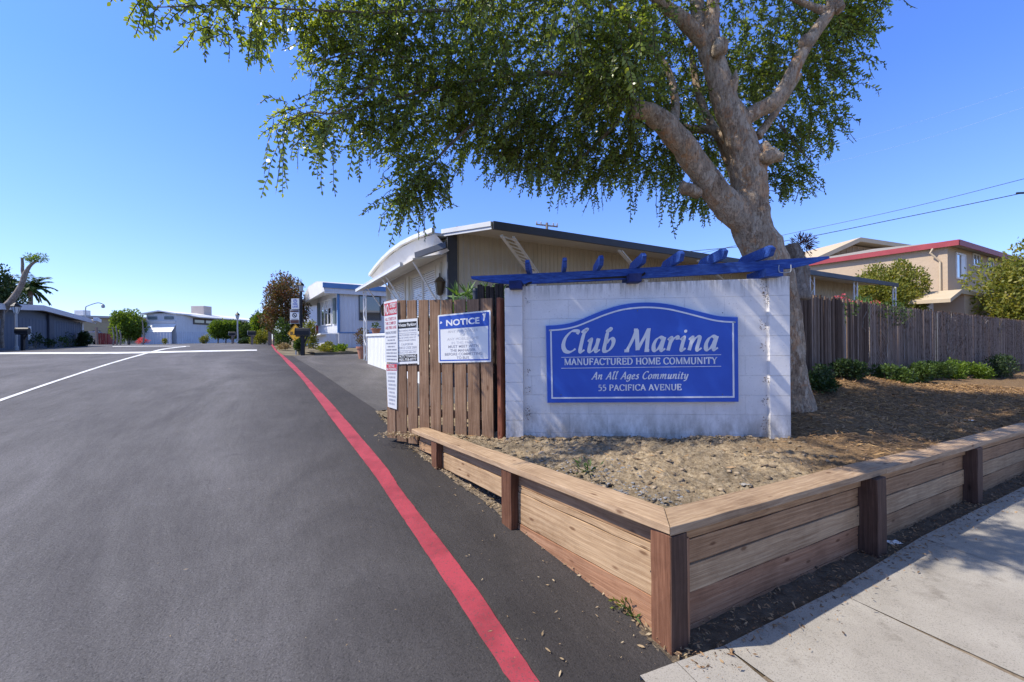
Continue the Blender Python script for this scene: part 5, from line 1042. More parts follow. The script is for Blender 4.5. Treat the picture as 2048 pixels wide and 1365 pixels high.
def stakem():
    m, t, p, tc = base('weathered_stakes', .9, .15); co = tc.outputs['Object']; ge = t.nodes.new('ShaderNodeNewGeometry')
    c = ramp(t, ge.outputs['Random Per Island'], [(0, (.075, .046, .031)), (.5, (.135, .088, .062)), (.85, (.20, .138, .10)), (1, (.30, .225, .175))]); g = ramp(t, noisev(t, co, 7, 8, .6, (6, 6, .7)), [(.3, (.6, .58, .56)), (.65, (1.1, 1.1, 1.1))])
    t.links.new(mixc(t, c, g, 1.0, 'MULTIPLY'), p.inputs['Base Color']); bump(t, p, noisev(t, co, 40, 5, .6, (6, 6, .7)), .5, .01); return m
MT['stake'] = stakem()
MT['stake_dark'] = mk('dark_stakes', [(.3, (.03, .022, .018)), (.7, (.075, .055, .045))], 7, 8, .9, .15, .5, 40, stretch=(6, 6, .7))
def stakes(mb, A, B, z0a, z0b, z1a, z1b, pitch, wd_, th_, jag, r, skip=0.0):
    A, B = Vector((A[0], A[1], 0)), Vector((B[0], B[1], 0)); d = B - A; ln = d.length; d.normalize(); n = int(ln / pitch)
    for i in range(n):
        if r.random() < skip: continue
        f = (i + .5) / n; p = A + d * (f * ln); lean = r.uniform(-.02, .02); z0 = z0a + (z0b - z0a) * f; z1 = z1a + (z1b - z1a) * f + r.uniform(-jag, jag)
        off = Vector((d.y, -d.x, 0)) * r.uniform(-.008, .008); mb.bar(p + off + UP * z0, p + off + d * lean + UP * z1, wd_ * r.uniform(.85, 1.1), th_, Z=Vector((d.y, -d.x, 0)))
rs = random.Random(5)
sf = thing('stake_fence', 'dark row of rough stakes filling the gap between the board fence and the block wall', 'fence', P(985, 880, 5.0) * Vector((1, 1, 0)) if False else Vector((P(985, 880, 5.0).x, 5.0, .5)))
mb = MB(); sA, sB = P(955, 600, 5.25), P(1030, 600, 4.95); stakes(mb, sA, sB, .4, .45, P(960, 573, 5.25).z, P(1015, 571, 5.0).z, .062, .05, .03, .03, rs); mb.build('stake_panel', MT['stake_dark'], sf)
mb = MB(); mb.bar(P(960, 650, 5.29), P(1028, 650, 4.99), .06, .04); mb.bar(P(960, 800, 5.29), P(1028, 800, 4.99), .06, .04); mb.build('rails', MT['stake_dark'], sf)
# ================================================================== SLATTED FENCE ON THE RIGHT
fa = 4.2
fnc = thing('slat_fence', 'long weathered brown slat fence with ragged top behind the mulch bed', 'fence', AB(fa, 9, .8))
def fpt(px): h_ = hit(px, 660, AB(fa, 0), EA); return Vector((h_.x, h_.y, 0))
f0, f1, f2 = fpt(1560), fpt(1735), fpt(2075)
def ftop(px, y): return hit(px, y, AB(fa, 0), EA).z
rs = random.Random(9); mb = MB(); stakes(mb, f0, f1, .6, .55, ftop(1560, 585), ftop(1735, 607), .056, .050, .022, .045, rs, .012); mb.build('stake_panel', MT['stake'], fnc)
mb = MB(); stakes(mb, f1, f2, .5, .2, ftop(1735, 607), ftop(2075, 645), .052, .0485, .010, .03, rs, .0); mb.build('slat_panel', MT['stake'], fnc)
mb = MB(); nsl = int((f2 - f1).length / .052)
for i in range(nsl):
    p = f1.lerp(f2, i / nsl) - EA * .017; zt_ = ftop(1735, 607) + (ftop(2075, 645) - ftop(1735, 607)) * i / nsl - .05
    for k in range(22):
        z = zt_ - .07 * k - (.035 if i % 2 else 0) + rs.uniform(-.008, .008)
        if rs.random() < .12: continue
        mb.quad(p + UP * z - EB * .008, p + UP * z + EB * .006, p + UP * (z + .038) + EB * .009, p + UP * (z + .038) - EB * .005)
mb.build('wire', flat('sunlit_wire', (.58, .46, .38), .2, .7), fnc)  # pale tone paints sun-lit edges onto the wire dashes
for px in (1600, 1665, 1735, 1808, 1885, 1960, 2040):
    p = fpt(px) + EA * .12; mb = MB(); mb.tube([(p.x, p.y, .2), (p.x, p.y, ftop(px, 592 + (px - 1615) * .113) - .06)], .03, 8); mb.build('post', MT['grey_metal'], fnc)
# dead vine tangles on the fence
r_ = np.random.default_rng(14); mb = MB()
for k in range(26):
    p = fpt(r_.uniform(1660, 2030)); z = ftop(1800, 625) - r_.random() * .5; pts = [Vector((p.x, p.y, z)) - EA * .05]
    for j in range(5): pts.append(pts[-1] + EB * r_.uniform(-.25, .25) + UP * r_.uniform(-.22, .1) - EA * r_.uniform(-.02, .02))
    mb.tube(pts, .006, 4)
mb.build('dead_vines', MT['bark_grey'], fnc)
vq = [np.array(fpt(px)) + np.array([0, 0, ftop(px, y)]) - np.array(EA) * .08 for px, y in ((1775, 612), (1790, 618), (1760, 622), (1800, 628), (1690, 618), (1785, 640))]
bush_mesh('vine_leaves', [(c, (.22, .10, .16)) for c in vq], 420, .05, MT['leaf_mid'], fnc, 15)
# shrubs along the fence: (px, base y, width px, height px, colour, label)
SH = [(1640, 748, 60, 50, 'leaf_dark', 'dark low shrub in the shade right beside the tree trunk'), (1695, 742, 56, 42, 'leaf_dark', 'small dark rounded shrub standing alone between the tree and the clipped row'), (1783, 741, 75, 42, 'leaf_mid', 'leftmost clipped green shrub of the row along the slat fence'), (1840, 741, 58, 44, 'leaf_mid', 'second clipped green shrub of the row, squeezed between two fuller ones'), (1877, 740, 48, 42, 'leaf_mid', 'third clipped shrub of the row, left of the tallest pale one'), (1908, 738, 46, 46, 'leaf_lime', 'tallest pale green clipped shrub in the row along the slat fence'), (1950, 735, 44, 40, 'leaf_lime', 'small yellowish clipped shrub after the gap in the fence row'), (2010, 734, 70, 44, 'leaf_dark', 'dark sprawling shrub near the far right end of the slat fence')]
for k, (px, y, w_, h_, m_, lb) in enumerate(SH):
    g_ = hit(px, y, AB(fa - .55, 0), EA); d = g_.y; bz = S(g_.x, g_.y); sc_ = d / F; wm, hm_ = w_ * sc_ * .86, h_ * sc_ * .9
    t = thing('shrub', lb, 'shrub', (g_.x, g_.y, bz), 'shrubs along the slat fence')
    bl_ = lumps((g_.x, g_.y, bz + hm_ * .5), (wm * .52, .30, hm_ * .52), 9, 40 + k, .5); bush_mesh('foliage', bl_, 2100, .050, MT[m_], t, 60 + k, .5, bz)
    mb = MB(); [mb.tube([(g_.x + x, g_.y, bz - .05), (g_.x + 2 * x, g_.y, bz + hm_ * .6)], [.012, .005], 5) for x in (-.08, 0, .07)]; mb.build('stems', MT['bark_grey'], t)
# ================================================================== APARTMENT HOUSE
def stucco(name, c):
    m, t, p, tc = base(name, .9, .15); co = tc.outputs['Object']; cc = ramp(t, noisev(t, co, 1.2, 7), [(.3, tuple(x * .92 for x in c)), (.7, c)]); t.links.new(cc, p.inputs['Base Color'])
    b = bump(t, p, noisev(t, co, 7, 6, .6), .5, .03); return m
MT['stucco'] = stucco('tan_stucco', (.48, .37, .26)); MT['fascia_red'] = flat('red_fascia', (.30, .05, .06), .12, .55); MT['tan_trim'] = flat('tan_trim', (.50, .40, .27), .06, .6)
MT['shingle'] = mk('roof_gravel', [(.3, (.22, .20, .18)), (.7, (.34, .31, .28))], 20, 6, .95, .1, .4, 60); MT['tan_boards'] = mk('tan_boards', [(.3, (.30, .21, .13)), (.7, (.36, .26, .165))], 3, 5, .8, .2, .2, 20)
ap = P(1895, 500, 20.5); ap.z = .4; e0 = P(1918, 486, 20.0)
apt = thing('apartment_house', 'two storey tan stucco apartment house with red roof edge rising beyond the slat fence', 'building', ap)
zt = e0.z; wa, wb = Vector((ap.x, ap.y, 0)), None
lf = wa + EA * 9.0; rt = wa + EB * 13
mb = MB(); mb.prism([wa + UP * .0, lf, lf + EB * 13, rt], UP * (zt - .02)); mb.build('wall', MT['stucco'], apt)
ec = Vector((e0.x, e0.y, 0)); el = ec + EA * 10.2; er_ = ec + EB * 14.5
roof = MB(); k = 5.0; zr_ = zt + 1.15
cC = [ec + UP * zt, el + UP * zt, el + EB * 14.5 + UP * zt, er_ + UP * zt]; r1, r2 = ec + EA * 5.1 + EB * 5.1 + UP * zr_, ec + EA * 5.1 + EB * 9.4 + UP * zr_
roof.add([c + UP * .12 for c in cC] + [r1, r2], [(0, 1, 4), (1, 2, 5, 4), (2, 3, 5), (3, 0, 4, 5)]); roof.add(cC, [(3, 2, 1, 0)]); roof.build('roof', MT['shingle'], apt)
mb = MB(); mb.bar(ec + UP * (zt + .03) , el + UP * (zt + .03), .05, .26); mb.bar(ec + UP * (zt + .03) + EB * .03, er_ + UP * (zt + .03), .05, .26); mb.build('fascia', MT['fascia_red'], apt)
for (xa, xb, ya, yb2) in ((1911, 1929, 507, 556), (1945, 1957, 508, 530), (1974, 1984, 516, 537)):
    h1, h2 = hit(xa, ya, wa, EA), hit(xb, ya, wa, EA); zb2 = hit(xa, yb2, wa, EA).z; o_ = -EA * .02
    window(apt, h1 + o_, h2 + o_, zb2, h1.z, -EA, MT['white_paint'], None, 2, .07)
mb = MB(); h1 = hit(1911, 507, wa, EA); h2 = hit(1929, 507, wa, EA); zb2 = hit(1911, 556, wa, EA).z; mid = (h1 + h2) / 2
mb.quad(Vector((mid.x, mid.y, zb2)) - EA * .035, Vector((h2.x, h2.y, zb2)) - EA * .035, Vector((h2.x, h2.y, h1.z)) - EA * .035, Vector((mid.x, mid.y, h1.z)) - EA * .035); mb.build('curtain', MT['white_paint'], apt)
mb = MB(); dp = wa - EB * .05 + EA * .25; mb.tube([dp + UP * .3, dp + UP * (zt - .75), dp - EB * .18 + EA * .3 + UP * (zt - .3), ec + EA * .9 + UP * (zt - .1)], .045, 8); mb.build('downspout', MT['tan_trim'], apt)
# porch roof before the right face
p0 = hit(1901, 600, wa - EA * 1.4, EA); p1 = hit(1985, 596, wa - EA * 1.4, EA); zc = p0.z + .05
mb = MB(); mb.prism([Vector((p0.x, p0.y, zc)), Vector((p0.x, p0.y, zc)) + EB * 1.3 + UP * .42, Vector((p0.x, p0.y, zc)) + EB * 7 + UP * .30, Vector((p0.x, p0.y, zc)) + EB * 7 + UP * .16, Vector((p0.x, p0.y, zc)) + EB * 1.3 + UP * .26, Vector((p0.x, p0.y, zc - .14))], EA * 1.38); mb.build('porch_roof', MT['tan_trim'], apt)
mb = MB(); pp = Vector((p0.x, p0.y, 0)) + EB * 2.0 + EA * .1; mb.prism([pp + UP * .2, pp + EB * 6 + UP * .2, pp + EB * 6 + UP * (zc + .14), pp + UP * (zc + .25)], EA * 1.2); mb.build('porch_wall', MT['stucco'], apt)
# the second tan building behind
g0 = P(1600, 700, 29); gb = thing('tan_gabled_building', 'tan building with boarded gable end showing above the red edged roof', 'building', (g0.x, g0.y, .5))
pk_ = P(1705, 484, 29); le = P(1596, 527, 29); re = P(1905, 503, 29)
X1 = Vector((1, .12, 0)).normalized(); 
def gp(p, dz=0): return Vector((p.x, 29 + (p.x - pk_.x) * .12, p.z + dz))
dep = Vector((-.12, 1, 0)) * 9
mb = MB(); mb.prism([Vector((gp(le).x + .5, gp(le).y, .3)), Vector((gp(re).x - .5, gp(re).y, .3)), gp(re, -.3), gp(pk_, -.25), gp(le, -.3)], dep); mb.build('gable_wall', MT['tan_boards'], gb)
mb = MB(); ov = Vector((0, -.7, 0)); mb.prism([gp(le, -.30) + ov, gp(pk_, -.14) + ov, gp(re, -.20) + ov, gp(re, .06) + ov, gp(pk_, .14) + ov, gp(le, -.02) + ov], dep + Vector((0, 1, 0))); mb.build('roof', MT['tan_trim'], gb)
mb = MB(); [mb.bar(Vector((gp(pk_).x + k * .42, gp(pk_).y + k * .05 - .02, .5)), Vector((gp(pk_).x + k * .42, gp(pk_).y + k * .05 - .02, gp(pk_).z - .35 - abs(k) * (.13 if k < 0 else .04))), .02, .03) for k in range(-7, 14)]; mb.build('battens', MT['trim_dark'] if False else MT['tan_trim'], gb)
# trees and bits beyond the slat fence
def crown_tree(name, label, px, ybase, ytop, wpx, d, mat, seed, n, leaf, group=None, trunkr=.07, zb=None, cat='tree', nl=11, k=.5, low=.30):
    b = P(px, ybase, d); zb = b.z if zb is None else zb; zt_ = P(px, ytop, d).z; h_ = zt_ - zb; rad = wpx * d / F / 2; t = thing(name, label, cat, (b.x, b.y, zb), group)
    mb = MB(); mb.tube([(b.x, b.y, zb - .1), (b.x + .05, b.y, zb + h_ * .3), (b.x - .03, b.y, zb + h_ * .7)], [trunkr, trunkr * .8, trunkr * .4], 8, True, .1)
    for q in range(6): an = q * 1.05; mb.tube([(b.x, b.y, zb + h_ * (.25 + .06 * q)), (b.x + math.cos(an) * rad * .6, b.y + math.sin(an) * rad * .6, zb + h_ * (.5 + .05 * q))], [trunkr * .5, trunkr * .2], 6)
    mb.build('trunk', MT['bark_grey'], t, smooth=True)
    c = (b.x, b.y, zb + h_ * (low + (1 - low) / 2)); bush_mesh('crown', lumps(c, (rad, rad * .9, h_ * (1 - low) / 2), nl, seed, k), n, leaf, mat, t, seed + 5); return t
crown_tree('round_tree', 'round yellow tipped tree standing between the carport and the tan stucco wall', 1779, 660, 524, 112, 18.8, MT['leaf_yellow'], 71, 24000, .10, None, .08, .4, 'tree', 12, .42, .22)
crown_tree('leafy_tree', 'tall green leafy tree at the far right edge by the slat fence', 2056, 730, 508, 150, 17.6, MT['leaf_yellow'], 75, 16000, .13, None, .09, .4, 'tree', 18, .55, .16)
fb = fpt(1828) + EA * 1.2; t = thing('flowering_oleander', 'oleander bush with pink red flowers peeping over the slat fence', 'shrub', (fb.x, fb.y, .5))
zf = ftop(1828, 598); bush_mesh('foliage', lumps((fb.x, fb.y, zf - .35), (.75, .4, .5), 8, 81), 900, .13, MT['leaf_oleander'], t, 82, .8, None, .22); bush_mesh('flowers', [((fb.x + x, fb.y - .2, zf + z), (.10, .1, .09)) for x, z in ((-.55, .12), (-.35, -.02), (-.1, -.05), (.35, -.06))], 130, .06, MT['flower_pink'], t, 83)
shp = hit(1870, 640, AB(7.0, 0), EA); sh = thing('garden_shed', 'small white shed with shallow grey gabled roof showing over the slat fence', 'shed', (shp.x, shp.y, .3)); zs = hit(1885, 608, AB(7.0, 0), EA).z
sc = Vector((shp.x, shp.y, 0)); mb = MB(); mb.prism([sc - EB * .85 + UP * .2, sc + EB * .85 + UP * .2, sc + EB * .85 + UP * (zs - .12), sc - EB * .2 + UP * (zs + .18), sc - EB * .85 + UP * (zs - .12)], EA * 1.6); mb.build('wall', MT['white_paint'], sh)
mb = MB(); mb.prism([sc - EB * .98 - EA * .1 + UP * (zs - .16), sc - EB * .2 - EA * .1 + UP * (zs + .20), sc + EB * .98 - EA * .1 + UP * (zs - .14), sc + EB * .98 - EA * .1 + UP * (zs - .08), sc - EB * .2 - EA * .1 + UP * (zs + .27), sc - EB * .98 - EA * .1 + UP * (zs - .10)], EA * 1.9); mb.build('roof', MT['grey_metal'], sh)
# ================================================================== OVERHEAD LINES
MT['wire'] = flat('black_cable', (.02, .02, .022), .1, .5)
def wire(name, label, pts, rad, mat=None, sag=0.0, knob=None):
    W_ = [P(*p) for p in pts]; q = smooth_poly(W_, 8); mb = MB(); mb.tube(q, rad, 5)
    o = mb.build(name, mat or MT['wire'], None, origin=W_[0], label=label, cat='cable'); return o
wire('power_line', 'upper of the two dark cables slanting over the red edged roof', [(1380, 512, 36), (1560, 472, 33), (1800, 420, 28), (2060, 355, 24), (2500, 240, 20)], .016)
kn_ = wire('telephone_line', 'lower and thicker dark cable with a small splice slanting over the red edged roof', [(1380, 503, 30), (1560, 484, 27), (1800, 437, 24), (2048, 386, 21), (2500, 290, 18)], .02)
sp_ = P(2040, 388, 21); mb = MB(); mb.tube([sp_ - Vector((.16, 0, -.03)), sp_ + Vector((.2, 0, .04))], [.05, .05], 8); mb.build('splice', MT['wire'], kn_)
MT['wire_pale'] = flat('pale_cable', (.45, .52, .62), .05, .5)
wire('high_cable', 'thin pale cable high over the red edged roof, the upper of a faint pair', [(1600, 312, 60), (1850, 240, 55), (2080, 165, 50), (2400, 60, 46)], .008, MT['wire_pale']); wire('thin_cable', 'thin pale cable high over the red edged roof, the lower of a faint pair', [(1600, 342, 60), (1850, 278, 55), (2080, 205, 50), (2400, 110, 46)], .008, MT['wire_pale'])
ub = P(1094, 470, 40); up_ = thing('utility_pole', 'distant utility pole with a single crossarm above the long awning roof', 'pole', (ub.x, ub.y, 1.2))
mb = MB(); zt2 = P(1094, 446, 40).z; mb.tube([(ub.x, ub.y, 1), (ub.x, ub.y, zt2)], [.16, .12], 8); mb.build('pole', MT['bark_grey'], up_)
mb = MB(); zc2 = P(1094, 452, 40).z; mb.bar((ub.x - 1.02, ub.y - .1, zc2 + .12), (ub.x + 1.02, ub.y + .1, zc2 - .08), .10, .12); mb.build('crossarm', MT['bark_grey'], up_)
for s in (-.95, -.55, .6, .95):
    mb = MB(); mb.lathe((ub.x + s, ub.y, zc2 + .08 - s * .1), [(.05, 0), (.08, .08), (.05, .12), (.08, .2), (.03, .26)], 8); mb.build('insulator', MT['grey_metal'], up_)
# ================================================================== SECOND HOME (BLUE TRIMMED)
def gz(p): return H(p.x, p.y)
MT['blue_trim'] = flat('blue_trim', (.10, .22, .44), .1, .5); MT['shutter'] = flat('grey_green_shutter', (.17, .21, .21), .15, .6)
N2 = P(678, 698, 21); W2 = P(637, 692, 24.4); fd = Vector((W2.x - N2.x, W2.y - N2.y, 0)); fl = fd.length; fd.normalize(); sd = Vector((-fd.y, fd.x, 0)); sd = sd if sd.x > 0 else -sd; fo = -sd     # fo looks at the street
N2.z = gz(N2) - .05
h2 = thing('blue_trimmed_home', 'white manufactured home with blue roof edge and corner trim across the driveway', 'house', N2)
n2_ = Vector((N2.x, N2.y, 0)); ze = P(678, 583, 21).z; zsk = P(678, 666, 21).z
mb = MB(); rib_wall(mb, n2_, n2_ + sd * 9, zsk, ze, zsk, ze, .17, .015, -fd); rib_wall(mb, n2_ + fd * fl, n2_, zsk, ze, zsk, ze, .17, .015, fo); mb.build('wall', MT['siding_white'], h2)
mb = MB(); rib_wall(mb, n2_ - fd * .02, n2_ + sd * 9 - fd * .02, N2.z - .3, zsk, N2.z - .3, zsk, .22, .02, -fd); mb.build('skirting', MT['siding_white'], h2)
mb = MB(); mb.box(n2_ + fo * .02 - fd * .02 + UP * ((zsk + ze) / 2), (.10, .10, ze - zsk), fd); mb.box(n2_ + sd * 4.5 - fd * .02 + UP * zsk, (9, .05, .06), sd); mb.build('corner_trim', MT['blue_trim'], h2)
# rounded front with overhang
zr0 = P(667, 569, 20.6).z
prof = [(-.25, 0.0, .0), (.35, .18, .03), (1.2, .27, .04), (fl - 1.2, .20, .0), (fl - .3, -.10, -.1), (fl + .25, -.62, -.35)]
for nm, dz, th_, mat_, ov in (('roof', 0, .06, 'roof_metal', .75),):
    mb = MB(); ptsr = [n2_ + fd * t + fo * .75 + UP * (zr0 + h_) for t, h_, q in prof]; mb.prism(ptsr + [p - UP * .06 for p in ptsr[::-1]], sd * 10); mb.build('roof', MT['roof_metal'], h2)
mb = MB(); tops = [n2_ + fd * t + fo * .76 + UP * (zr0 + h_ - .05) for t, h_, q in prof]; bots = [n2_ + fd * t + fo * .70 + UP * (min(zr0 + h_ - .08, ze - .06 - .05 * t)) for t, h_, q in prof]
mb.add(tops + bots, [(i, i + 1, 7 + i, 6 + i) for i in range(5)]); b2 = [n2_ + fd * t + fo * .02 + UP * (ze - .05 * t * 0 - .0) for t, h_, q in prof]; mb.add(bots + b2, [(i, i + 1, 7 + i, 6 + i) for i in range(5)]); mb.build('front_overhang', MT['white_paint'], h2)
mb = MB(); mb.bar(n2_ - fd * .27 + fo * .78 + UP * (zr0 - .06), n2_ - fd * .27 + sd * 9 + UP * (zr0 - .14), .05, .24); mb.build('roof_edge', MT['blue_trim'], h2)
mb = MB(); mb.bar(n2_ - fd * .2 + fo * .7 + UP * (zr0 - .30), n2_ - fd * .2 + sd * 9 + UP * (zr0 - .34), .04, .26); mb.build('side_fascia', MT['siding_white'], h2)
def on(t, s=0): return n2_ + fd * t - fo * 0 + fo * s
window(h2, on(fl * .30, .02), on(fl * .80, .02), zsk + .45, ze - .28, fo, MT['white_paint'], .35, 3, .06)
for t in (.14, .92):
    mb = MB(); mb.box(on(fl * t, .06) + UP * ((zsk + ze) / 2 + .08), (.42, .05, ze - zsk - .75), fd); 
    for k in range(22): mb.box(on(fl * t, .09) + UP * (zsk + .50 + k * (ze - zsk - .8) / 22), (.34, .02, .03), fd, (UP + fo).normalized())
    mb.build('shutter', MT['shutter'], h2)
c1, c2 = hit(718, 600, n2_, fd), hit(760, 600, n2_, fd); window(h2, c1 - fd * .03, c2 - fd * .03, P(718, 640, c1.y).z, P(718, 592, c1.y).z, -fd, MT['frame_dark'], None, 1, .05)
# its low porch skirt
sk0, sk1, sk2 = G(676, 697), G(640, 690.5), G(623, 688)
psk = thing('porch_skirt', 'white vertical panel skirt with rounded cap before the blue trimmed home', 'porch', n2_ + fo * .5 + UP * N2.z)
pz = P(676, 668, 20.5).z; A_ = n2_ + fo * .55 + fd * .1; B_ = n2_ + fo * .75 + fd * (fl + .8); zb_ = gz(A_)
mb = MB(); rib_wall(mb, B_, A_, zb_ - .2, pz - .22, zb_ - .2, pz, .2, .02, fo); rib_wall(mb, A_, A_ + sd * .55, zb_ - .2, pz, zb_ - .2, pz, .2, .02, -fd); mb.build('panel', MT['siding_white'], psk)
mb = MB(); mb.bar(A_ + UP * pz - sd * 0, B_ + UP * (pz - .22), .55, .07); mb.build('cap', MT['white_paint'], psk, bevel=.02)
# planting bed in front of it
bedA, bedB = G(630, 711), G(728, 708)
bed = MB(); bd = (bedB - bedA); bd.z = 0; bdn = bd.normalized(); bperp = Vector((-bdn.y, bdn.x, 0))
def bedf(u, v): q = bedA + bdn * (bd.length * u) + bperp * (2.6 * v); return (q.x, q.y, H(q.x, q.y) + .09 + .03 * noise.noise(q * 3))
bed.grid(bedf, 24, 12); k0 = len(bed.v); bed.add([Vector(bed.v[i]) - UP * .2 for i in range(25)], []); bed.f += [(i, i + 1, k0 + i + 1, k0 + i) for i in range(24)]
bed.build('planting_bed', MT['ground'], smooth=False, kind='structure')
r_ = np.random.default_rng(33)
for k, (px, y, w_, lb) in enumerate(((648, 705, 26, 'low yellow green ground shrub left in the bed before the blue trimmed home'), (680, 705, 26, 'low green ground shrub right in the bed before the blue trimmed home'), (660, 700, 16, 'tiny tuft at the foot of the white porch skirt'))):
    g_ = G(px, y + 3); sc_ = g_.y / F; t = thing('ground_shrub', lb, 'shrub', g_, 'low shrubs in the planting bed'); bush_mesh('foliage', lumps((g_.x, g_.y, g_.z + .16), (w_ * sc_ * .6, .4, .17), 7, 90 + k), 800, .07, MT['leaf_yellow'] if k != 1 else MT['leaf_lime'], t, 91 + k, .6, g_.z)
# ================================================================== LAMP, SIGNS AND MAILBOX BY THE RED LINE
def lamp_post(name, label, px, ybase, ytop, d, colmat, s=1.0, group='lamp posts along the street', zb=None):
    b = P(px, ybase, d); b.z = gz(b) if zb is None else zb; zt_ = P(px, ytop, d).z; t = thing(name, label, 'street lamp', b, group)
    mb = MB(); mb.lathe((b.x, b.y, b.z - .1), [(.075, 0), (.075, .25), (.05, .3), (.042, zt_ - b.z - .42 * s + .1)], 10); mb.build('pole', colmat, t, smooth=False)
    z0 = zt_ - .50 * s; mb = MB(); mb.lathe((b.x, b.y, z0), [(.05*s, 0), (.075*s, .03*s), (.125*s, .28*s)], 6); mb.build('lamp_glass', MT['lamp_glass'], t)
    mb = MB(); mb.lathe((b.x, b.y, z0 + .275*s), [(.16*s, 0), (.17*s, .02*s), (.09*s, .12*s), (.05*s, .15*s), (.02*s, .17*s), (.02*s, .2*s), (.008*s, .24*s)], 6)
    for k in range(6): an = k * math.pi / 3; mb.bar((b.x + .075*s*math.cos(an), b.y + .075*s*math.sin(an), z0 + .02*s), (b.x + .13*s*math.cos(an), b.y + .13*s*math.sin(an), z0 + .28*s), .012*s, .012*s)
    mb.build('lamp_cap', MT['black_metal'], t); return t, b, zt_
MT['lamp_glass'] = flat('frosted_lamp_glass', (.62, .64, .62), .05, .3)
def mailbox(label, px, ytop, ybase, wpx, d, wooden=False, turn=0.5, group='mailboxes along the street', zb=None):
    b = P(px, ybase, d); b.z = gz(b) if zb is None else zb; zt_ = P(px, ytop, d).z; t = thing('mailbox', label, 'mailbox', b, group); dv = Vector((math.cos(turn), math.sin(turn), 0)); ln = max(.42, wpx * d / F / max(.5, abs(dv.x)) * .9); hb = .26
    mb = MB(); nv = Vector((-dv.y, dv.x, 0)); c = Vector((b.x, b.y, zt_ - hb)); pr = [(-.10, 0), (.10, 0), (.10, hb * .58), (.075, hb * .85), (.03, hb), (-.03, hb), (-.075, hb * .85), (-.10, hb * .58)]
    mb.prism([c - dv * (ln / 2) + nv * x + UP * z for x, z in pr], dv * ln); o = mb.build('box', MT['black_metal'], t, bevel=.004)
    mb = MB(); mb.prism([c - dv * (ln / 2 + .015) + nv * x * 1.06 + UP * z * 1.03 for x, z in pr], dv * .02); mb.build('door', MT['grey_metal'] if wooden else MT['black_metal'], o)
    mb = MB(); mb.box(c - UP * .03, (ln * .95, .17, .05), dv); mb.box((b.x, b.y, (b.z + zt_ - hb) / 2 - .05), (.11, .11, zt_ - hb - b.z + .05), dv); mb.bar((b.x, b.y, zt_ - hb - .35), c + dv * ln * .35 - UP * .04, .06, .05); mb.build('post', MT['fence_grey'] if wooden else MT['black_metal'], t, bevel=.004)
    return t, c, dv, nv, ln
MT['fence_grey'] = mk('grey_wood', [(.3, (.17, .13, .11)), (.7, (.28, .22, .19))], 6, 7, .9, .15, .3, 30, stretch=(4, 4, .6))
lp, lb_, lz = lamp_post('lamp_post', 'tall black lamp post with lantern head carrying signs beside the red line', 603, 708, 562, 16.4, MT['black_metal'], .82)
_, mc, mdv, mnv, mln = mailbox('black mailbox on a thick post standing before the yellow road sign', 606, 656, 711, 28, 15.2, False, .18)
def board_sign(name, label, px0, py0, px1, py1, d, cat='sign', tilt=0.0):
    a, b = P(px0, py0, d), P(px1, py1, d); c = (a + b) / 2; t = thing(name, label, cat, c); w_, h_ = abs(b.x - a.x), abs(a.z - b.z)
    M = Matrix.Translation(c) @ Matrix.Rotation(tilt, 4, 'Z'); return t, M, w_, h_
def fq(mb, x0, x1, z0, z1, y): mb.quad((x0, y, z0), (x1, y, z0), (x1, y, z1), (x0, y, z1))
t, M, w_, h_ = board_sign('lane_sign', 'white sign with blue fire lane lettering, uppermost on the black lamp post', 582.5, 597.5, 598.5, 618.5, 16.32)
mb = MB(); mb.box((0, 0, 0), (w_, .012, h_)); mb.build('sign_plate', MT['notice_white'], t, world=M)
mb = MB(); put_text(mb, 'FIRE', -w_ * .30, w_ * .30, -h_ * .12, h_ * .05, -.009, .02); put_text(mb, 'LANE', -w_ * .36, w_ * .36, -h_ * .36, -h_ * .17, -.009, .02)
n = 20; mb.add([(w_ * .24 * math.cos(6.283 * k / n), -.009, h_ * .27 + w_ * .24 * math.sin(6.283 * k / n)) for k in range(n)] + [(w_ * .18 * math.cos(6.283 * k / n), -.009, h_ * .27 + w_ * .18 * math.sin(6.283 * k / n)) for k in range(n)], [(k, (k+1) % n, n + (k+1) % n, n + k) for k in range(n)]); put_text(mb, 'P', -w_ * .07, w_ * .08, h_ * .2, h_ * .35, -.0092, .03)
mb.build('lettering', MT['notice_blue'], t, world=M)
t, M, w_, h_ = board_sign('prohibition_sign', 'white and brown sign with a crossed out dark circle, lower on the black lamp post', 580, 620, 598.5, 647.5, 16.34)
mb = MB(); mb.box((0, 0, 0), (w_, .012, h_)); mb.build('sign_plate', MT['notice_white'], t, world=M)
mb = MB(); fq(mb, -w_ * .46, w_ * .46, h_ * .33, h_ * .46, -.008); fq(mb, -w_ * .47, w_ * .47, -h_ * .48, -h_ * .24, -.008); mb.build('bands', flat('brown_band', (.10, .045, .035), .2, .6), t, world=M)
mb = MB(); mb.add([(w_ * .26 * math.cos(6.283 * k / n), -.009, h_ * .10 + w_ * .26 * math.sin(6.283 * k / n)) for k in range(n)] + [(w_ * .18 * math.cos(6.283 * k / n), -.009, h_ * .10 + w_ * .18 * math.sin(6.283 * k / n)) for k in range(n)], [(k, (k+1) % n, n + (k+1) % n, n + k) for k in range(n)])
mb.add([(-w_ * .16, -.0095, h_ * .10 + w_ * .12), (-w_ * .10, -.0095, h_ * .10 + w_ * .17), (w_ * .16, -.0095, h_ * .10 - w_ * .12), (w_ * .10, -.0095, h_ * .10 - w_ * .17)], [(0, 1, 2, 3)]); fq(mb, -w_ * .08, w_ * .08, h_ * .10 - w_ * .08, h_ * .10 + w_ * .02, -.0092); fq(mb, -w_ * .36, w_ * .40, -h_ * .2, -h_ * .165, -.009); mb.build('emblem', MT['notice_black'], t, world=M)
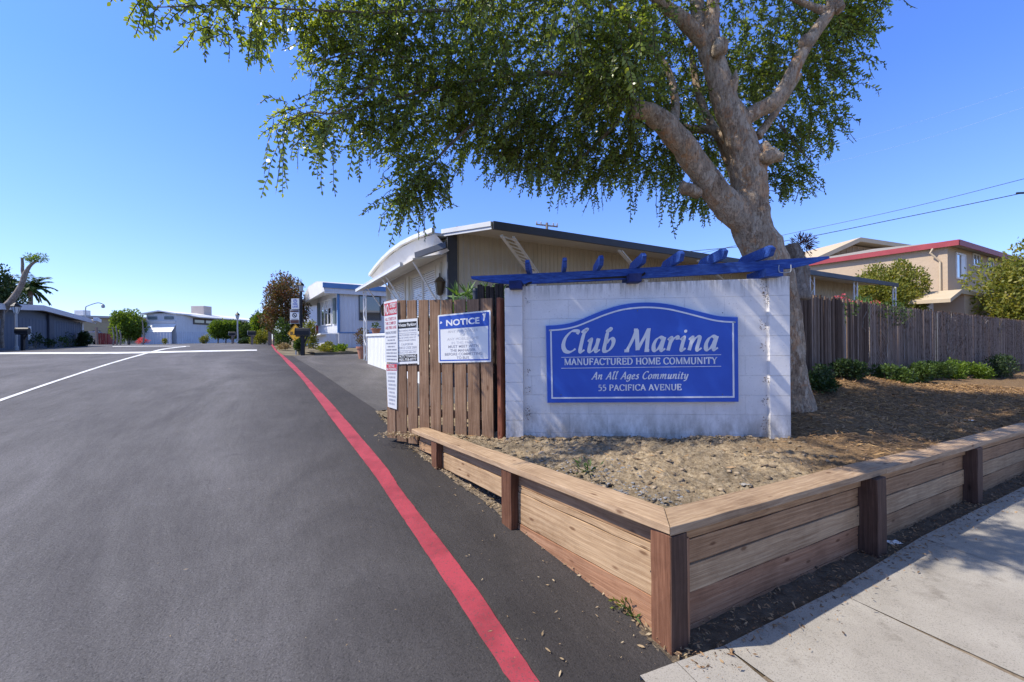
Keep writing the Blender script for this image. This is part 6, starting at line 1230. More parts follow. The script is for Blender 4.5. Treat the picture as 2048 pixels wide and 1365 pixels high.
MT['sign_yellow'] = flat('sign_yellow', (.62, .33, .015), .08, .5)
bc = P(590.5, 667, 16.0); bg = thing('bump_sign', 'yellow diamond BUMP road sign half hidden behind the black mailbox', 'road sign', (bc.x, bc.y, gz(bc))); hd = 18.2 * 16 / F; M = Matrix.Translation(bc) @ Matrix.Rotation(math.radians(-12), 4, 'Z')
mb = MB(); mb.prism([(-hd, 0, 0), (0, 0, -hd), (hd, 0, 0), (0, 0, hd)], (0, .01, 0)); mb.build('sign_plate', MT['sign_yellow'], bg, world=M)
mb = MB(); put_text(mb, 'BUMP', -hd * .62, hd * .62, -hd * .19, hd * .19, -.004, .02)
for a_, b_ in (((-1, 0), (0, -1)), ((0, -1), (1, 0)), ((1, 0), (0, 1)), ((0, 1), (-1, 0))): 
    p, q = Vector((a_[0], 0, a_[1])) * hd, Vector((b_[0], 0, b_[1])) * hd; mb.quad(*[(v.x, -.003, v.z) for v in (p * .96, q * .96, q * .91, p * .91)])
mb.build('lettering', MT['notice_black'], bg, world=M)
mb = MB(); mb.bar((bc.x, bc.y + .04, gz(bc) - .1), (bc.x, bc.y + .04, bc.z + hd * .8), .05, .03); mb.build('post', MT['grey_metal'], bg)
# ivy and bushes round their feet
def blob(name, label, px, ybase, w_, h_, d, mat, n, leaf, seed, cat='shrub', group=None, base=None, nl=9, k=.5, flat_=.5, stem=True):
    b = P(px, ybase, d); b.z = gz(b) if base is None else base; s = d / F; t = thing(name, label, cat, b, group); rw_, rh = w_ * s / 2, h_ * s / 2
    bush_mesh('foliage', lumps((b.x, b.y, b.z + rh), (rw_, max(.25, rw_ * flat_), rh), nl, seed, k), n, leaf, mat, t, seed + 1, .5, b.z)
    if stem: mb = MB(); [mb.tube([(b.x + x * rw_, b.y, b.z - .05), (b.x + x * rw_ * 1.5, b.y, b.z + rh * 1.2)], [.02, .008], 5) for x in (-.3, 0, .3)]; mb.build('stems', MT['bark_grey'], t)
    return t
blob('ivy_clump', 'bright green ivy wrapped round the foot of the yellow sign post', 600, 712, 16, 30, 16.1, MT['leaf_mid'], 1400, .07, 101, 'plant')
blob('roadside_bush', 'bushy grey green shrub beneath the bronze tree behind the yellow sign', 566, 700, 40, 60, 20.5, MT['leaf_mid'], 2600, .09, 103, 'shrub')
blob('roadside_bush', 'dull green shrub between the black mailbox and the white porch skirt', 622, 704, 30, 52, 19.2, MT['leaf_yellow'], 1500, .08, 105, 'shrub')
blob('dry_shrub', 'dry straw coloured low shrub right beside the red line', 566, 702, 26, 14, 18.5, MT['leaf_dry'], 600, .07, 107, 'shrub', stem=False)
crown_tree('bronze_tree', 'tall bronze and red tinged bushy tree behind the black lamp post', 572, 692, 552, 92, 23.5, MT['leaf_bronze'], 111, 13000, .11, None, .07, None, 'tree', 22, .40, .12)
t = crown_tree('lime_tree', 'bright lime green small tree between the clipped hedge and the bronze tree', 529, 688, 624, 44, 29, MT['leaf_lime'], 121, 9000, .13, None, .06, None, 'tree', 9, .5, .1)
blob('dark_tree', 'dark green tree showing just left above the lime green tree', 517, 687, 26, 58, 36, MT['leaf_dark'], 1300, .18, 131, 'tree')
# stub posts of a grey board fence beside the red line
t0 = P(545, 690, 24.5); sb = thing('short_board_fence', 'short run of grey upright boards at the far end of the red line', 'fence', (t0.x, t0.y, gz(t0)))
for px, yt, wpx in ((538.5, 662, 3.2), (542, 665, 3), (547.5, 659, 3.4), (552, 660, 3)):
    p = P(px, 690, 24.5); zt_ = P(px, yt, 24.5).z; lumber('fence_board', (p.x, p.y, gz(p) - .1), (p.x, p.y, zt_), (1, .2, 0), wpx * 24.5 / F, .03, MT['fence_grey'], sb, .003)
blob('clipped_shrub', 'clipped rounded boxy shrub left of the grey upright boards', 522, 688, 34, 28, 28, MT['leaf_yellow'], 1700, .10, 141, 'shrub', 'clipped shrubs by the far hedge', nl=5, k=.6, flat_=.8)
blob('clipped_shrub', 'low clipped shrub behind the farther silver fronted mailbox', 495, 688, 26, 14, 31, MT['leaf_dark'], 1000, .10, 143, 'shrub', 'clipped shrubs by the far hedge', nl=5, k=.6)
blob('clipped_shrub', 'tiny round clipped shrub left of the silver fronted mailbox', 484, 688, 12, 9, 31, MT['leaf_dark'], 500, .09, 145, 'shrub', 'clipped shrubs by the far hedge', nl=4, k=.6)
mailbox('silver fronted mailbox on a thin dark post before the clipped shrubs', 504, 662, 687, 10, 27, True, .3)
mailbox('small dark mailbox on a wooden post before the tall hedge', 465, 664, 687, 9, 32, True, .2)
lamp_post('lamp_post', 'thin grey lamp post rising before the tall hedge in the distance', 475.5, 687, 624, 32, MT['grey_metal'], 1.1)
# hedges
def hedge(label, px0, px1, ytop, ybase, d, mat, n, seed, ztop_lo=None):
    a, b = P(px0, ybase, d), P(px1, ybase, d + 1.5); c = (a + b) / 2; zb_ = gz(c); zt_ = P((px0 + px1) / 2, ytop, d).z; ln = (b - a).length; t = thing('hedge', label, 'hedge', (c.x, c.y, zb_), 'tall hedges in the distance'); k = max(3, int(ln / .8)); r = np.random.default_rng(seed); bl = []
    for i in range(k):
        p = a.lerp(b, (i + .5) / k); hh = (zt_ - zb_) * (.93 + .09 * r.random()); bl.append(((p.x, p.y, zb_ + hh * .62), (ln / k * .85, .8, hh * .39)))
    bush_mesh('foliage', bl, n, .15, mat, t, seed, .6, zb_ + (zt_ - zb_) * .15)
    mb = MB(); [mb.tube([(a.lerp(b, (i + .5) / k).x, a.lerp(b, (i + .5) / k).y, zb_ - .1), (a.lerp(b, (i + .6) / k).x, a.lerp(b, (i + .6) / k).y, zb_ + (zt_ - zb_) * .7)], [.06, .03], 6) for i in range(k)]; mb.build('stems', MT['bark_grey'], t); return t
hedge('tall yellow topped hedge on bare stems before the long white awning', 428, 474, 642, 688, 36, MT['leaf_lime'], 11000, 151); hedge('darker tall hedge stretch continuing right behind the thin lamp post', 474, 496, 645, 688, 39, MT['leaf_dark'], 6000, 153); hedge('green trimmed hedge right of the thin lamp post under the lime tree', 490, 526, 647, 687, 37, MT['leaf_mid'], 8000, 155)
blob('round_shrub', 'round yellow green shrub at the foot of the long white awning post', 409, 688, 20, 16, 38, MT['leaf_yellow'], 800, .11, 157)
# ================================================================== WHITE HOME IN THE DISTANCE
T0 = P(352.5, 688, 44); T0.z = gz(T0) - .1; td = Vector((-.05, 1.0, 0)).normalized(); tf = Vector((-td.y, td.x, 0)); tf = tf if tf.x < 0 else -tf
wh = thing('white_trailer_home', 'white two window trailer home with evaporative cooler on the roof in the distance', 'house', T0); t0 = Vector((T0.x, T0.y, 0)); zE_ = P(352, 627, 44).z; zs0 = P(352, 664, 44).z
mb = MB(); mb.prism([t0 + UP * T0.z, t0 + td * 13 + UP * T0.z, t0 + td * 13 + UP * zE_, t0 + UP * zE_], tf * 2.9); mb.build('wall', sidingm('trailer_siding', (.70, .70, .70), .2), wh)
mb = MB(); fz0 = P(320, 656, 44).z; of = -td
a_, b_ = t0 + of * .02, t0 + tf * 2.95 + of * .02
mb.add([a_ + UP * (zs0 + .80) - tf * .05, b_ + UP * (zs0 + .80) + tf * .05, b_ + of * .62 + UP * (zs0 - .02) , a_ + of * .62 + UP * (zs0 - .02)], [(0, 1, 2, 3)]); mb.add([a_ + UP * (zs0 + .86), b_ + UP * (zs0 + .86), b_ + UP * (zs0 + 1.12) - of * 0 + of * .10, a_ + UP * (zs0 + 1.12) + of * .10], [(0, 1, 2, 3)]); mb.build('front_panel', MT['white_paint'], wh)
mb = MB(); rib_wall(mb, b_ + of * .6, a_ + of * .6, T0.z, zs0 - .03, T0.z, zs0 - .03, .28, .03, of); rib_wall(mb, t0 - tf * .04, t0 + td * 9 - tf * .04, T0.z, zs0 + .02, T0.z, zs0 + .02, .28, .03, -tf); mb.build('skirting', MT['siding_white'], wh)
mb = MB(); rp = [t0 - tf * .25 + of * .4 + UP * zE_, t0 + tf * 1.45 + of * .4 + UP * (zE_ + .30), t0 + tf * 3.2 + of * .4 + UP * zE_]; mb.prism(rp + [p - UP * .12 for p in rp[::-1]], td * 13.6); mb.build('roof', MT['white_paint'], wh)
for k, (f0_, f1_) in enumerate(((.10, .36), (.66, .92))): window(wh, t0 + tf * (2.9 * f0_) + of * .03, t0 + tf * (2.9 * f1_) + of * .03, zs0 + 1.35, zE_ - .38, of, MT['shutter'], None, 1, .14, .06)
window(wh, t0 + td * 2.6 - tf * .03, t0 + td * 6.3 - tf * .03, zs0 + .95, zE_ - .45, -tf, flat('brown_frame', (.10, .085, .07), .1), None, 2, .18, .06)
mb = MB(); aw0, aw1 = t0 - tf * .1 + td * 1.0 + UP * (zE_ - .10), t0 - tf * .1 + td * 13 + UP * (zE_ - .05); mb.prism([aw0, aw1, aw1 - tf * 2.3 - UP * .35, aw0 - tf * .6 + td * 1.5 - UP * .22], UP * .08); mb.build('awning', MT['white_paint'], wh)
mb = MB(); p = t0 + td * 9.0 - tf * 1.25; [mb.box(p - tf * s + UP * ((T0.z + zE_ - .3) / 2), (.09, .09, zE_ - T0.z - .3), td) for s in (0, .35)]; mb.build('awning_post', MT['white_paint'], wh)
mb = MB(); p = P(403, 629, 50); mb.box((p.x, p.y, p.z + .25), (1.5, 1.3, 1.35)); mb.build('roof_cooler', flat('cooler_tan', (.50, .43, .38), .06), wh, bevel=.04)
cp = MB(); p0_ = t0 + tf * 2.95 + td * 1; cp.prism([p0_ + UP * (zE_ - .35), p0_ + tf * 3.1 + UP * (zE_ - .62), p0_ + tf * 3.1 + td * 5 + UP * (zE_ - .62), p0_ + td * 5 + UP * (zE_ - .35)], UP * .1); [cp.box(p0_ + tf * 2.9 + td * q + UP * ((T0.z + zE_) / 2 - .35), (.08, .08, zE_ - T0.z - .7)) for q in (.2, 4)]; cp.build('carport', MT['roof_metal'], wh)
# ================================================================== BLUE-GREY HOUSE ON THE LEFT
bB = -11.4; aP, aR, aL = 34.6, 43.0, 26.0; zP, zRr = 3.78, 3.30
bh = thing('blue_house', 'dark blue grey low house with pale sloping roof edge on the left of the street', 'house', AB(34, bB, 1.4))
mb = MB(); rib_wall(mb, AB(aL - 3, bB), AB(aR - .6, bB), 1.2, 3.0, 1.3, 3.0, .4, .015, EB)
mb.prism([AB(aL, bB - .02, 2.9), AB(aR - .6, bB - .02, 2.9), AB(aR - .6, bB - .02, zRr - .25), AB(aP, bB - .02, zP - .25), AB(aL, bB - .02, zRr - .25)], -EB * .2); mb.prism([AB(aR - .62, bB - .03, 1.2), AB(aR - .62, bB - 12, 1.2), AB(aR - .62, bB - 12, zRr - .2), AB(aR - .62, bB - .03, zRr - .2)], -EA * .2)
mb.build('wall', sidingm('dark_blue_siding', (.075, .098, .14), .2), bh)
mb = MB(); mb.prism([AB(aL - .4, bB + .55, zRr), AB(aP, bB + .55, zP), AB(aR + .4, bB + .55, zRr), AB(aR + .4, bB + .55, zRr - .28), AB(aP, bB + .55, zP - .30), AB(aL - .4, bB + .55, zRr - .28)], -EB * .06); mb.build('roof_fascia', flat('pale_fascia', (.52, .52, .56), .06, .6), bh)
mb = MB(); mb.prism([AB(aL - .4, bB + .48, zRr - .04), AB(aP, bB + .48, zP - .04), AB(aR + .4, bB + .48, zRr - .04), AB(aR + .4, bB + .48, zRr - .14), AB(aP, bB + .48, zP - .14), AB(aL - .4, bB + .48, zRr - .14)], -EB * 13); mb.build('roof', MT['shingle'], bh)
mb = MB(); mb.box(AB(37.1, bB + .06, 2.3), (.7, .10, 2.2), EA); mb.build('pilaster', flat('dark_blue_board', (.05, .06, .085), .1), bh)
mb = MB(); [mb.box(AB(34.4, bB + .03, z), (.34, .03, .34), EA) for z in (2.40, 1.98)]; mb.build('wall_plaque', MT['notice_white'], bh)
mb = MB(); mb.bar(AB(aR - .55, bB + .05, 1.3), AB(aR - .55, bB + .05, zRr - .2), .10, .10); mb.build('corner_trim', MT['white_paint'], bh)
mb = MB(); p = AB(aR - .8, bB + .3, zRr + .05); q1 = [p, p + UP * .75, p + UP * .95 + EA * .4, p + UP * 1.35 + EA * 2.6, p + UP * 1.33 + EA * 3.9]; mb.tube(smooth_poly(q1, 5), .035, 6); mb.lathe(q1[-1] - UP * .42, [(.04, .12), (.13, .18), (.11, .36), (.04, .44)], 10); mb.build('roof_lamp_arm', MT['grey_metal'], bh)
mb = MB(); c = AB(aR - .1, bB + .75, zRr - .02); mb.box(c, (.85, .26, .26), EA + Vector((0, 0, -.12))); mb.tube([c - UP * .1, c - UP * .25 - EB * .2], .04, 6); mb.build('camera', MT['white_paint'], bh, bevel=.02)
# things before the blue house
lamp_post('lamp_post', 'pale grey lamp post with black lantern before the blue grey house', 33, 697, 603, 20.0, MT['grey_metal'], 1.15)
mailbox('dark mailbox on a stout post before the blue grey house', 46, 656, 697, 22, 19.6, False, .25)
for k, (px, y, w_, h_, m_, lb) in enumerate(((70, 696, 20, 34, 'leaf_dark', 'scraggly dark shrub right of the dark mailbox before the blue wall'), (102, 696, 18, 22, 'leaf_dark', 'low sparse shrub at the middle of the blue wall'), (122, 695, 22, 30, 'leaf_mid', 'spiky green shrub in the shade right along the blue wall'), (139, 694, 22, 36, 'leaf_dark', 'small dark headed bush near the white corner post of the blue house'), (166, 691, 26, 34, 'leaf_dark', 'dense dark bush just beyond the corner of the blue house'))):
    d = 24 + k * 1.55; blob('wall_shrub', lb, px, y, w_ * .8, h_ * .75, d, MT[m_], 260 if k < 4 else 3000, .10, 161 + k, 'shrub', 'shrubs along the blue house', nl=5, k=.7)
mb = MB(); q0, q1 = G(-60, 703), G(150, 694); 
kerb = MB(); kerb.bar(G(-80, 701) + UP * .05, G(65, 697.5) + UP * .05, .25, .16); kerb.build('kerb', MT['concrete'], kind='structure')
# pollarded tree, palm and green tree at far left
pt = P(6, 700, 21.0); pt.z = 1.3; po = thing('pollarded_tree', 'bare pollarded tree with crooked forked trunk and one leafy tuft at the far left', 'tree', pt)
mb = MB(); limb(mb, [(-40, 700, 21, 8), (-22, 660, 21, 7), (2, 625, 21, 7), (26, 598, 21, 6), (43, 570, 21, 5), (49, 552, 21, 4.6), (54, 541, 21, 3.8), (62, 530, 21, 3), (74, 522, 21, 2)], 10, .1, 41); limb(mb, [(49, 553, 21, 4), (45, 542, 21, 3), (45, 530, 21, 2.7), (44, 516, 21, 2.3)], 8, .1, 42); limb(mb, [(5, 697, 20.5, 3.4), (4, 665, 20.5, 2.8), (6, 640, 20.6, 2.5), (8, 622, 20.8, 2)], 7, .1, 43); mb.build('trunk', MT['bark_grey'], po, smooth=True)
tc_ = P(71, 518, 21); bush_mesh('leaf_tuft', lumps(tc_, (.34, .28, .20), 6, 171, .6), 600, .11, MT['leaf_lime'], po, 172, 0, None, .3)
pl_ = P(61, 640, 52); pl_.z = 1.5; pm = thing('palm_tree', 'feathery palm tree with drooping fronds behind the blue grey house', 'palm', pl_); ph = P(61, 578, 52)
mb = MB(); mb.tube([(pl_.x, pl_.y, 1.0), (ph.x, ph.y, ph.z)], [.26, .2], 8); mb.build('trunk', MT['bark_grey'], pm)
r_ = np.random.default_rng(44); LQ = []
for k in range(40):
    an = k * 2.4; el = r_.uniform(-.2, 1.35); ln = r_.uniform(1.5, 2.6); d0 = np.array([math.cos(an) * math.cos(el), math.sin(an) * math.cos(el), math.sin(el)]); p = np.array(ph); d = d0.copy()
    for s in range(30):
        p = p + d * ln / 30; d = unit(d + np.array([0, 0, -.05]) + .03 * r_.normal(size=3)); sv = unit(np.cross(d, [0, 0, 1.0]))
        C = np.repeat(p[None], 2, 0); D = np.stack([sv + d * .8 - [0, 0, .55], -sv + d * .8 - [0, 0, .55]]); LQ.append(leaf_quads(C, D, np.repeat(np.array([[0, 0, 1.0]]), 2, 0) + .3 * r_.normal(size=(2, 3)), np.full(2, .85 * (1 - .45 * s / 30)), np.full(2, .13)))
quads_mesh('fronds', np.concatenate(LQ), MT['leaf_mid'], pm)
crown_tree('left_tree', 'dense dark green tree cut off by the left edge of the view', 2, 700, 550, 90, 40, MT['leaf_dark'], 181, 12000, .24, None, .15, 1.4, 'tree', 14, .45, .05)
# ================================================================== BEIGE HOUSE, CARS, RED FENCE
Bc = P(165, 689, 66); Bc.z = gz(Bc) - .1; be = thing('beige_house', 'beige house with white vents and flat pale roof behind the parked cars', 'house', Bc); bc_ = Vector((Bc.x, Bc.y, 0)); bx = Vector((.62, .78, 0)).normalized(); zt_ = P(165, 633, 66).z
mb = MB(); mb.prism([bc_ + UP * Bc.z - bx * 2, bc_ + bx * 9.5 + UP * Bc.z, bc_ + bx * 9.5 + UP * (zt_ - .2), bc_ - bx * 2 + UP * (zt_ - .2)], Vector((-bx.y, bx.x, 0)) * 6); mb.build('wall', flat('beige_wall', (.42, .33, .20), .08, .8), be)
mb = MB(); o_ = Vector((bx.y, -bx.x, 0)) * .6; mb.prism([bc_ - bx * 2.6 + o_ + UP * (zt_ - .2), bc_ + bx * 10 + o_ + UP * (zt_ - .25), bc_ + bx * 10 + o_ + UP * (zt_ + .08), bc_ - bx * 2.6 + o_ + UP * (zt_ + .12)], -o_.normalized() * 7); mb.build('roof', flat('pale_grey_roof', (.42, .41, .39), .08, .7), be)
on_ = Vector((bx.y, -bx.x, 0)); [window(be, bc_ + bx * t + on_ * .03, bc_ + bx * (t + .75) + on_ * .03, Bc.z + 1.3, Bc.z + 2.2, on_, MT['frame_dark'], None, 1, .1) for t in (1.2, 3.4, 4.8, 6.5)]
mb = MB(); mb.tube([bc_ + bx * 5 + on_ * .5 + UP * (zt_ - .2), bc_ + bx * 5 + on_ * .3 + UP * (zt_ - .8), bc_ + bx * 7.6 + on_ * .1 + UP * (zt_ - 1.3), bc_ + bx * 7.6 + on_ * .1 + UP * Bc.z], .07, 6); mb.build('downspout', MT['white_paint'], be)
mb = MB(); p = P(165, 628, 70); mb.box((p.x, p.y, p.z), (1.5, 1.2, 1.1)); mb.build('roof_cooler', MT['gutter'], be, bevel=.04)
def car(label, px, ybase, d, yaw, paint, s=1.0, suv=True):
    b = P(px, ybase, d); b.z = gz(b); t = thing('parked_car', label, 'car', b, 'cars parked beyond the blue house'); M = Matrix.Translation(b) @ Matrix.Rotation(yaw, 4, 'Z') @ Matrix.Scale(s, 4); inv = lambda: None
    ht = 1.72 if suv else 1.42
    side = [(-2.25, .35), (-2.3, .75), (-2.2, .98), (-1.2, 1.08), (-.62, ht - .06), (-.3, ht), (1.45, ht), (1.85, ht - .1), (2.2, 1.1), (2.3, .8), (2.28, .35)]
    def shell(pts, w0, w1):
        mb = MB(); n = len(pts); vs = []
        for y in (-1, 1): vs += [(x, y * (w0 if z < 1.05 else w0 + (w1 - w0) * (z - 1.05) / (ht - 1.05)), z) for x, z in pts]
        mb.add(vs, [tuple(range(n - 1, -1, -1)), tuple(range(n, 2 * n))] + [(i, (i+1) % n, n + (i+1) % n, n + i) for i in range(n)]); return mb
    shell(side, .92, .68).build('body', paint, t, world=M, bevel=.06)
    g_ = MB(); gx = [(-1.12, 1.10), (-.60, ht - .12), (1.40, ht - .12), (1.95, 1.12)]
    for y in (-1, 1): g_.add([(x, y * (.925 + (-.24) * (z - 1.05) / (ht - 1.05) + .012), z) for x, z in gx], [(0, 1, 2, 3) if y < 0 else (3, 2, 1, 0)])
    g_.add([(-1.24, -.85, 1.09), (-1.24, .85, 1.09), (-.66, .68, ht - .10), (-.66, -.68, ht - .10)], [(0, 1, 2, 3)]); g_.build('windows', MT['glass'], t, world=M)
    for x in (-1.45, 1.4):
        for y in (-.86, .86):
            wv = MB(); wv.tube([(x, y - .11, .34), (x, y + .11, .34)], .34, 18); wo = wv.build('wheel', MT['black_metal'], t, world=M, bevel=.02); rv = MB(); rv.tube([(x, y - .118, .34), (x, y + .118, .34)], .21, 14); rv.build('rim', MT['grey_metal'], wo, world=M)
    for y in (-.66, .66): hl = MB(); hl.box((-2.26, y, .82), (.10, .36, .17)); hl.build('headlight', MT['lamp_glass'], t, world=M, bevel=.02)
    gr = MB(); gr.box((-2.31, 0, .62), (.05, .8, .2)); gr.build('grille', MT['black_metal'], t, world=M)
car('dark maroon car nosing out from behind the dense bush by the blue house', 181, 688, 58, math.radians(118), flat('maroon_paint', (.05, .018, .02), .1, .25, .6)); car('blue and white car mostly hidden behind the corner of the blue house', 157, 690, 54, math.radians(125), flat('blue_paint', (.10, .17, .36), .1, .25, .6), .9, False)
rA, rB = P(194, 688, 50), P(216, 688, 50.5); rfz = gz(rA); rf = thing('red_fence', 'dark red stained board fence and gate behind the maroon car', 'fence', (rA.x, rA.y, rfz)); rs = random.Random(3)
mb = MB(); stakes(mb, rA, rB, rfz - .1, rfz - .1, P(194, 667, 50).z, P(216, 667, 50).z, .15, .14, .03, .01, rs); mb.build('board_panel', MT['red_fence'], rf); mb = MB(); stakes(mb, rB, P(234, 688, 54), rfz - .1, rfz - .1, P(216, 657, 50).z, P(234, 659, 54).z, .15, .14, .03, .01, rs); mb.build('gate_panel', MT['red_fence'], rf)
mb = MB(); p = P(194, 688, 49.6); mb.bar((p.x, p.y, rfz - .1), (p.x - .05, p.y, P(194, 655, 49.6).z), .18, .18); mb.build('post', MT['fence_grey'], rf)
crown_tree('garden_tree', 'full green garden tree between the red fence and the white trailer home', 258, 688, 620, 62, 43, MT['leaf_lime'], 191, 9000, .18, None, .1, None, 'tree', 26, .34, .08)
blob('flower_bed', 'red flowering low plants at the foot of the white trailer skirting', 283, 688, 22, 12, 41, MT['flower_pink'], 500, .10, 193, 'plant', stem=False); blob('bed_shrub', 'small round brown green shrub before the white trailer skirting', 330, 688, 10, 11, 41.5, MT['leaf_yellow'], 350, .10, 195)
for k, (px, yt) in enumerate(((226, 655), (233, 652), (240, 660), (286, 640))):
    p = P(px, 688, 40.5); p.z = gz(p); mb = MB(); mb.tube([(p.x, p.y, p.z - .1), (p.x + .1, p.y, p.z + .8), (p.x - .05, p.y, P(px, yt, 40.5).z)], [.07, .06, .04], 7, True, .2, k)
    mb.build('bare_stump', MT['bark_grey'], None, origin=p, label=['leftmost bare pale trunk stub beside the red gate', 'middle bare pale trunk stub between the red gate and the garden tree', 'shortest bare pale trunk stub right against the garden tree', 'tall thin bare trunk between the garden tree and the white trailer'][k], cat='tree trunk', group='bare trunks by the garden tree')
# hill on the horizon
MT['hill'] = mk('dry_hill', [(.3, (.30, .20, .14)), (.7, (.40, .28, .20))], .02, 8, .95, .1, .2, .3)
hb = MB()
def hf(u, v):
    px = -700 + 1500 * u; d = 420 + 160 * v; base_ = P(px, 680, d); hgt = 26 * max(0, math.exp(-((px - 207) / 26) ** 2) * .62 + math.exp(-((px - 120) / 120) ** 2) * .33 + .12 * math.exp(-((px - 480) / 120) ** 2)) * math.sin(math.pi * min(1, .08 + v * .92)); return (base_.x, base_.y, 1.0 + hgt + .6 * noise.noise(Vector((px * .03, v * 3, 0))))
hb.grid(hf, 160, 20); hb.build('hill', MT['hill'], smooth=True, kind='structure')

h3 = P(626, 690, 33); h3.z = gz(h3) - .1; nh = thing('far_white_home', 'plain white home wall showing between the bronze tree and the blue trimmed home', 'house', h3); h3p = Vector((h3.x, h3.y, 0))
mb = MB(); mb.prism([h3p + Vector((-.9, .2, h3.z)), h3p + Vector((3, -.2, h3.z)), h3p + Vector((3, -.2, P(626, 608, 33).z)), h3p + Vector((-.9, .2, P(626, 612, 33).z))], (1.2, 5, 0)); mb.build('wall', MT['white_paint'], nh)
mb = MB(); mb.prism([h3p + Vector((-1.2, -.2, P(626, 611, 33).z)), h3p + Vector((3.2, -.5, P(626, 606, 33).z)), h3p + Vector((3.2, -.5, P(626, 603, 33).z)), h3p + Vector((-1.2, -.2, P(626, 608, 33).z))], (1.2, 5.4, 0)); mb.build('roof', MT['roof_metal'], nh)
q0, q1 = P(622, 692, 29), P(646, 692, 29.5); zb_ = gz(q0); bgf = thing('brown_fence', 'dark brown board fence panel beside the blue trimmed home', 'fence', (q0.x, q0.y, zb_)); mb = MB(); stakes(mb, q0, q1, zb_ - .1, zb_ - .1, P(622, 660, 29).z, P(646, 640, 29).z, .15, .145, .03, .01, rs); mb.build('board_panel', MT['red_fence'], bgf)

dv_ = MB(); r_ = np.random.default_rng(91); vb = []
xj, _z = WP(1526, 700, -.04)
for z, s_ in ((2.12, .05), (1.98, .03), (1.72, .04), (1.5, .025), (1.15, .03), (.95, .03), (.72, .04)): vb.append((Wo + WX * (xj + r_.normal() * .015) + WN * .0 + UP * z, (s_ * .7, .02, s_ * 1.8)))
xl_, _z = WP(1056, 700, -.04)
for z, s_ in ((2.0, .02), (1.25, .02), (1.05, .03), (.8, .05)): vb.append((Wo + WX * xl_ + UP * z, (s_ * .7, .02, s_ * 1.6)))
bush_mesh('dry_vine', vb, 260, .022, mk('dry_vine', [(.3, (.05, .035, .025)), (.7, (.14, .10, .07))], 20), bw, 92, 0, None, .3)
# ================================================================== LITTER, LEAVES AND STONES
r_ = np.random.default_rng(77)
def inside(p): q = Vector((p[0], p[1], 0)) - Cc; return q.dot(RO) < -.16 and q.dot(LO) < -.16
def flakes(name, pts, ln, wd, mat, r, flatness=.35, curl=True, **kw):
    n = len(pts); an = r.random(n) * 6.283; D = np.stack([np.cos(an), np.sin(an), .25 * r.normal(size=n) * flatness * 2], 1); N = unit(np.stack([flatness * r.normal(size=n), flatness * r.normal(size=n), np.ones(n)], 1)); l = ln * (.35 + 1.5 * r.random(n) ** 2.2)
    return quads_mesh(name, leaf_quads(np.asarray(pts) + np.array([0, 0, .006]), D, N, l, l * wd), mat, None, None, **kw)
MT['straw'] = leafm('straw', [(.22, .12, .05), (.38, .22, .09), (.50, .32, .14)], .1, .8); MT['chips'] = leafm('bark_chips', [(.05, .03, .02), (.13, .08, .045), (.28, .17, .09), (.40, .27, .15)], .0, .9)
MT['pale_leaf'] = leafm('pale_dead_leaf', [(.16, .105, .055), (.33, .24, .14), (.50, .41, .27)], .1, .75)
# dead leaves on the asphalt and along its edge
pts = []
for k in range(170):
    i = r_.integers(0, len(er) - 1); p = er[i] - EB * abs(r_.normal()) * .22; pts.append((p.x, p.y, H(p.x, p.y) + .006))
for k in range(70):
    px, py = r_.uniform(930, 1330), r_.uniform(1000, 1330); t_ = (px - 930) / 400
    if py < 960 + t_ * 300: continue
    p = G(px, py); pts.append((p.x, p.y, H(p.x, p.y) + .006))
for k in range(34): p = G(r_.uniform(300, 1200), r_.uniform(800, 1360)); pts.append((p.x, p.y, H(p.x, p.y) + .006))
flakes('fallen_leaves', pts, .017, .27, MT['pale_leaf'], r_, .3, kind='stuff', label='pale dry leaves scattered on the asphalt beside the timber planks', cat='leaves')
pts = []
for k in range(2600):
    i = r_.integers(0, len(er) - 1); p = er[i] + EB * (r_.random() ** 1.5 * .30 - .02); pts.append((p.x, p.y, H(p.x, p.y) + .008 + .012 * r_.random()))
flakes('edge_litter', pts, .026, .35, MT['pale_leaf'], r_, .6, kind='stuff', label='band of dry leaf litter between the asphalt edge and the timber planks', cat='leaves')
pts = []
for k in range(3800):
    t = r_.random() * 7; o = r_.uniform(-.09, .16) + .10 * abs(r_.normal()) * (r_.random() < .3); p = Cc + RD * t + RO * o; pts.append((p.x, p.y, H(p.x, p.y) + .016 + .012 * r_.random() + (.012 if o > .2 else 0)))
flakes('pavement_shade_flakes', pts, .022, .35, MT['chips'], r_, .6, kind='stuff', label='dark flakes standing in for shade along the foot of the planks by the pavement', cat='leaves')  # dark flakes take the place of the shaded strip beside the planks
bigl = [G(px, py) for px, py in ((1128, 1325), (1086, 1268), (1122, 1345), (1125, 1132), (1105, 1162), (1290, 1300), (1090, 1300))]
n = len(bigl); an = r_.random(n) * 6.28; D_ = np.stack([np.cos(an), np.sin(an), .15 * r_.normal(size=n)], 1); N_ = unit(np.stack([.3 * r_.normal(size=n), .3 * r_.normal(size=n), np.ones(n)], 1))
quads_mesh('large_leaves', leaf_hex(np.array([(p.x, p.y, p.z + .012) for p in bigl]), D_, N_, .024 + .022 * r_.random(n), .009 + .006 * r_.random(n)), MT['pale_leaf'], None, None, 6, kind='stuff', label='few larger curled dry leaves lying on the asphalt near the corner post', cat='leaves')
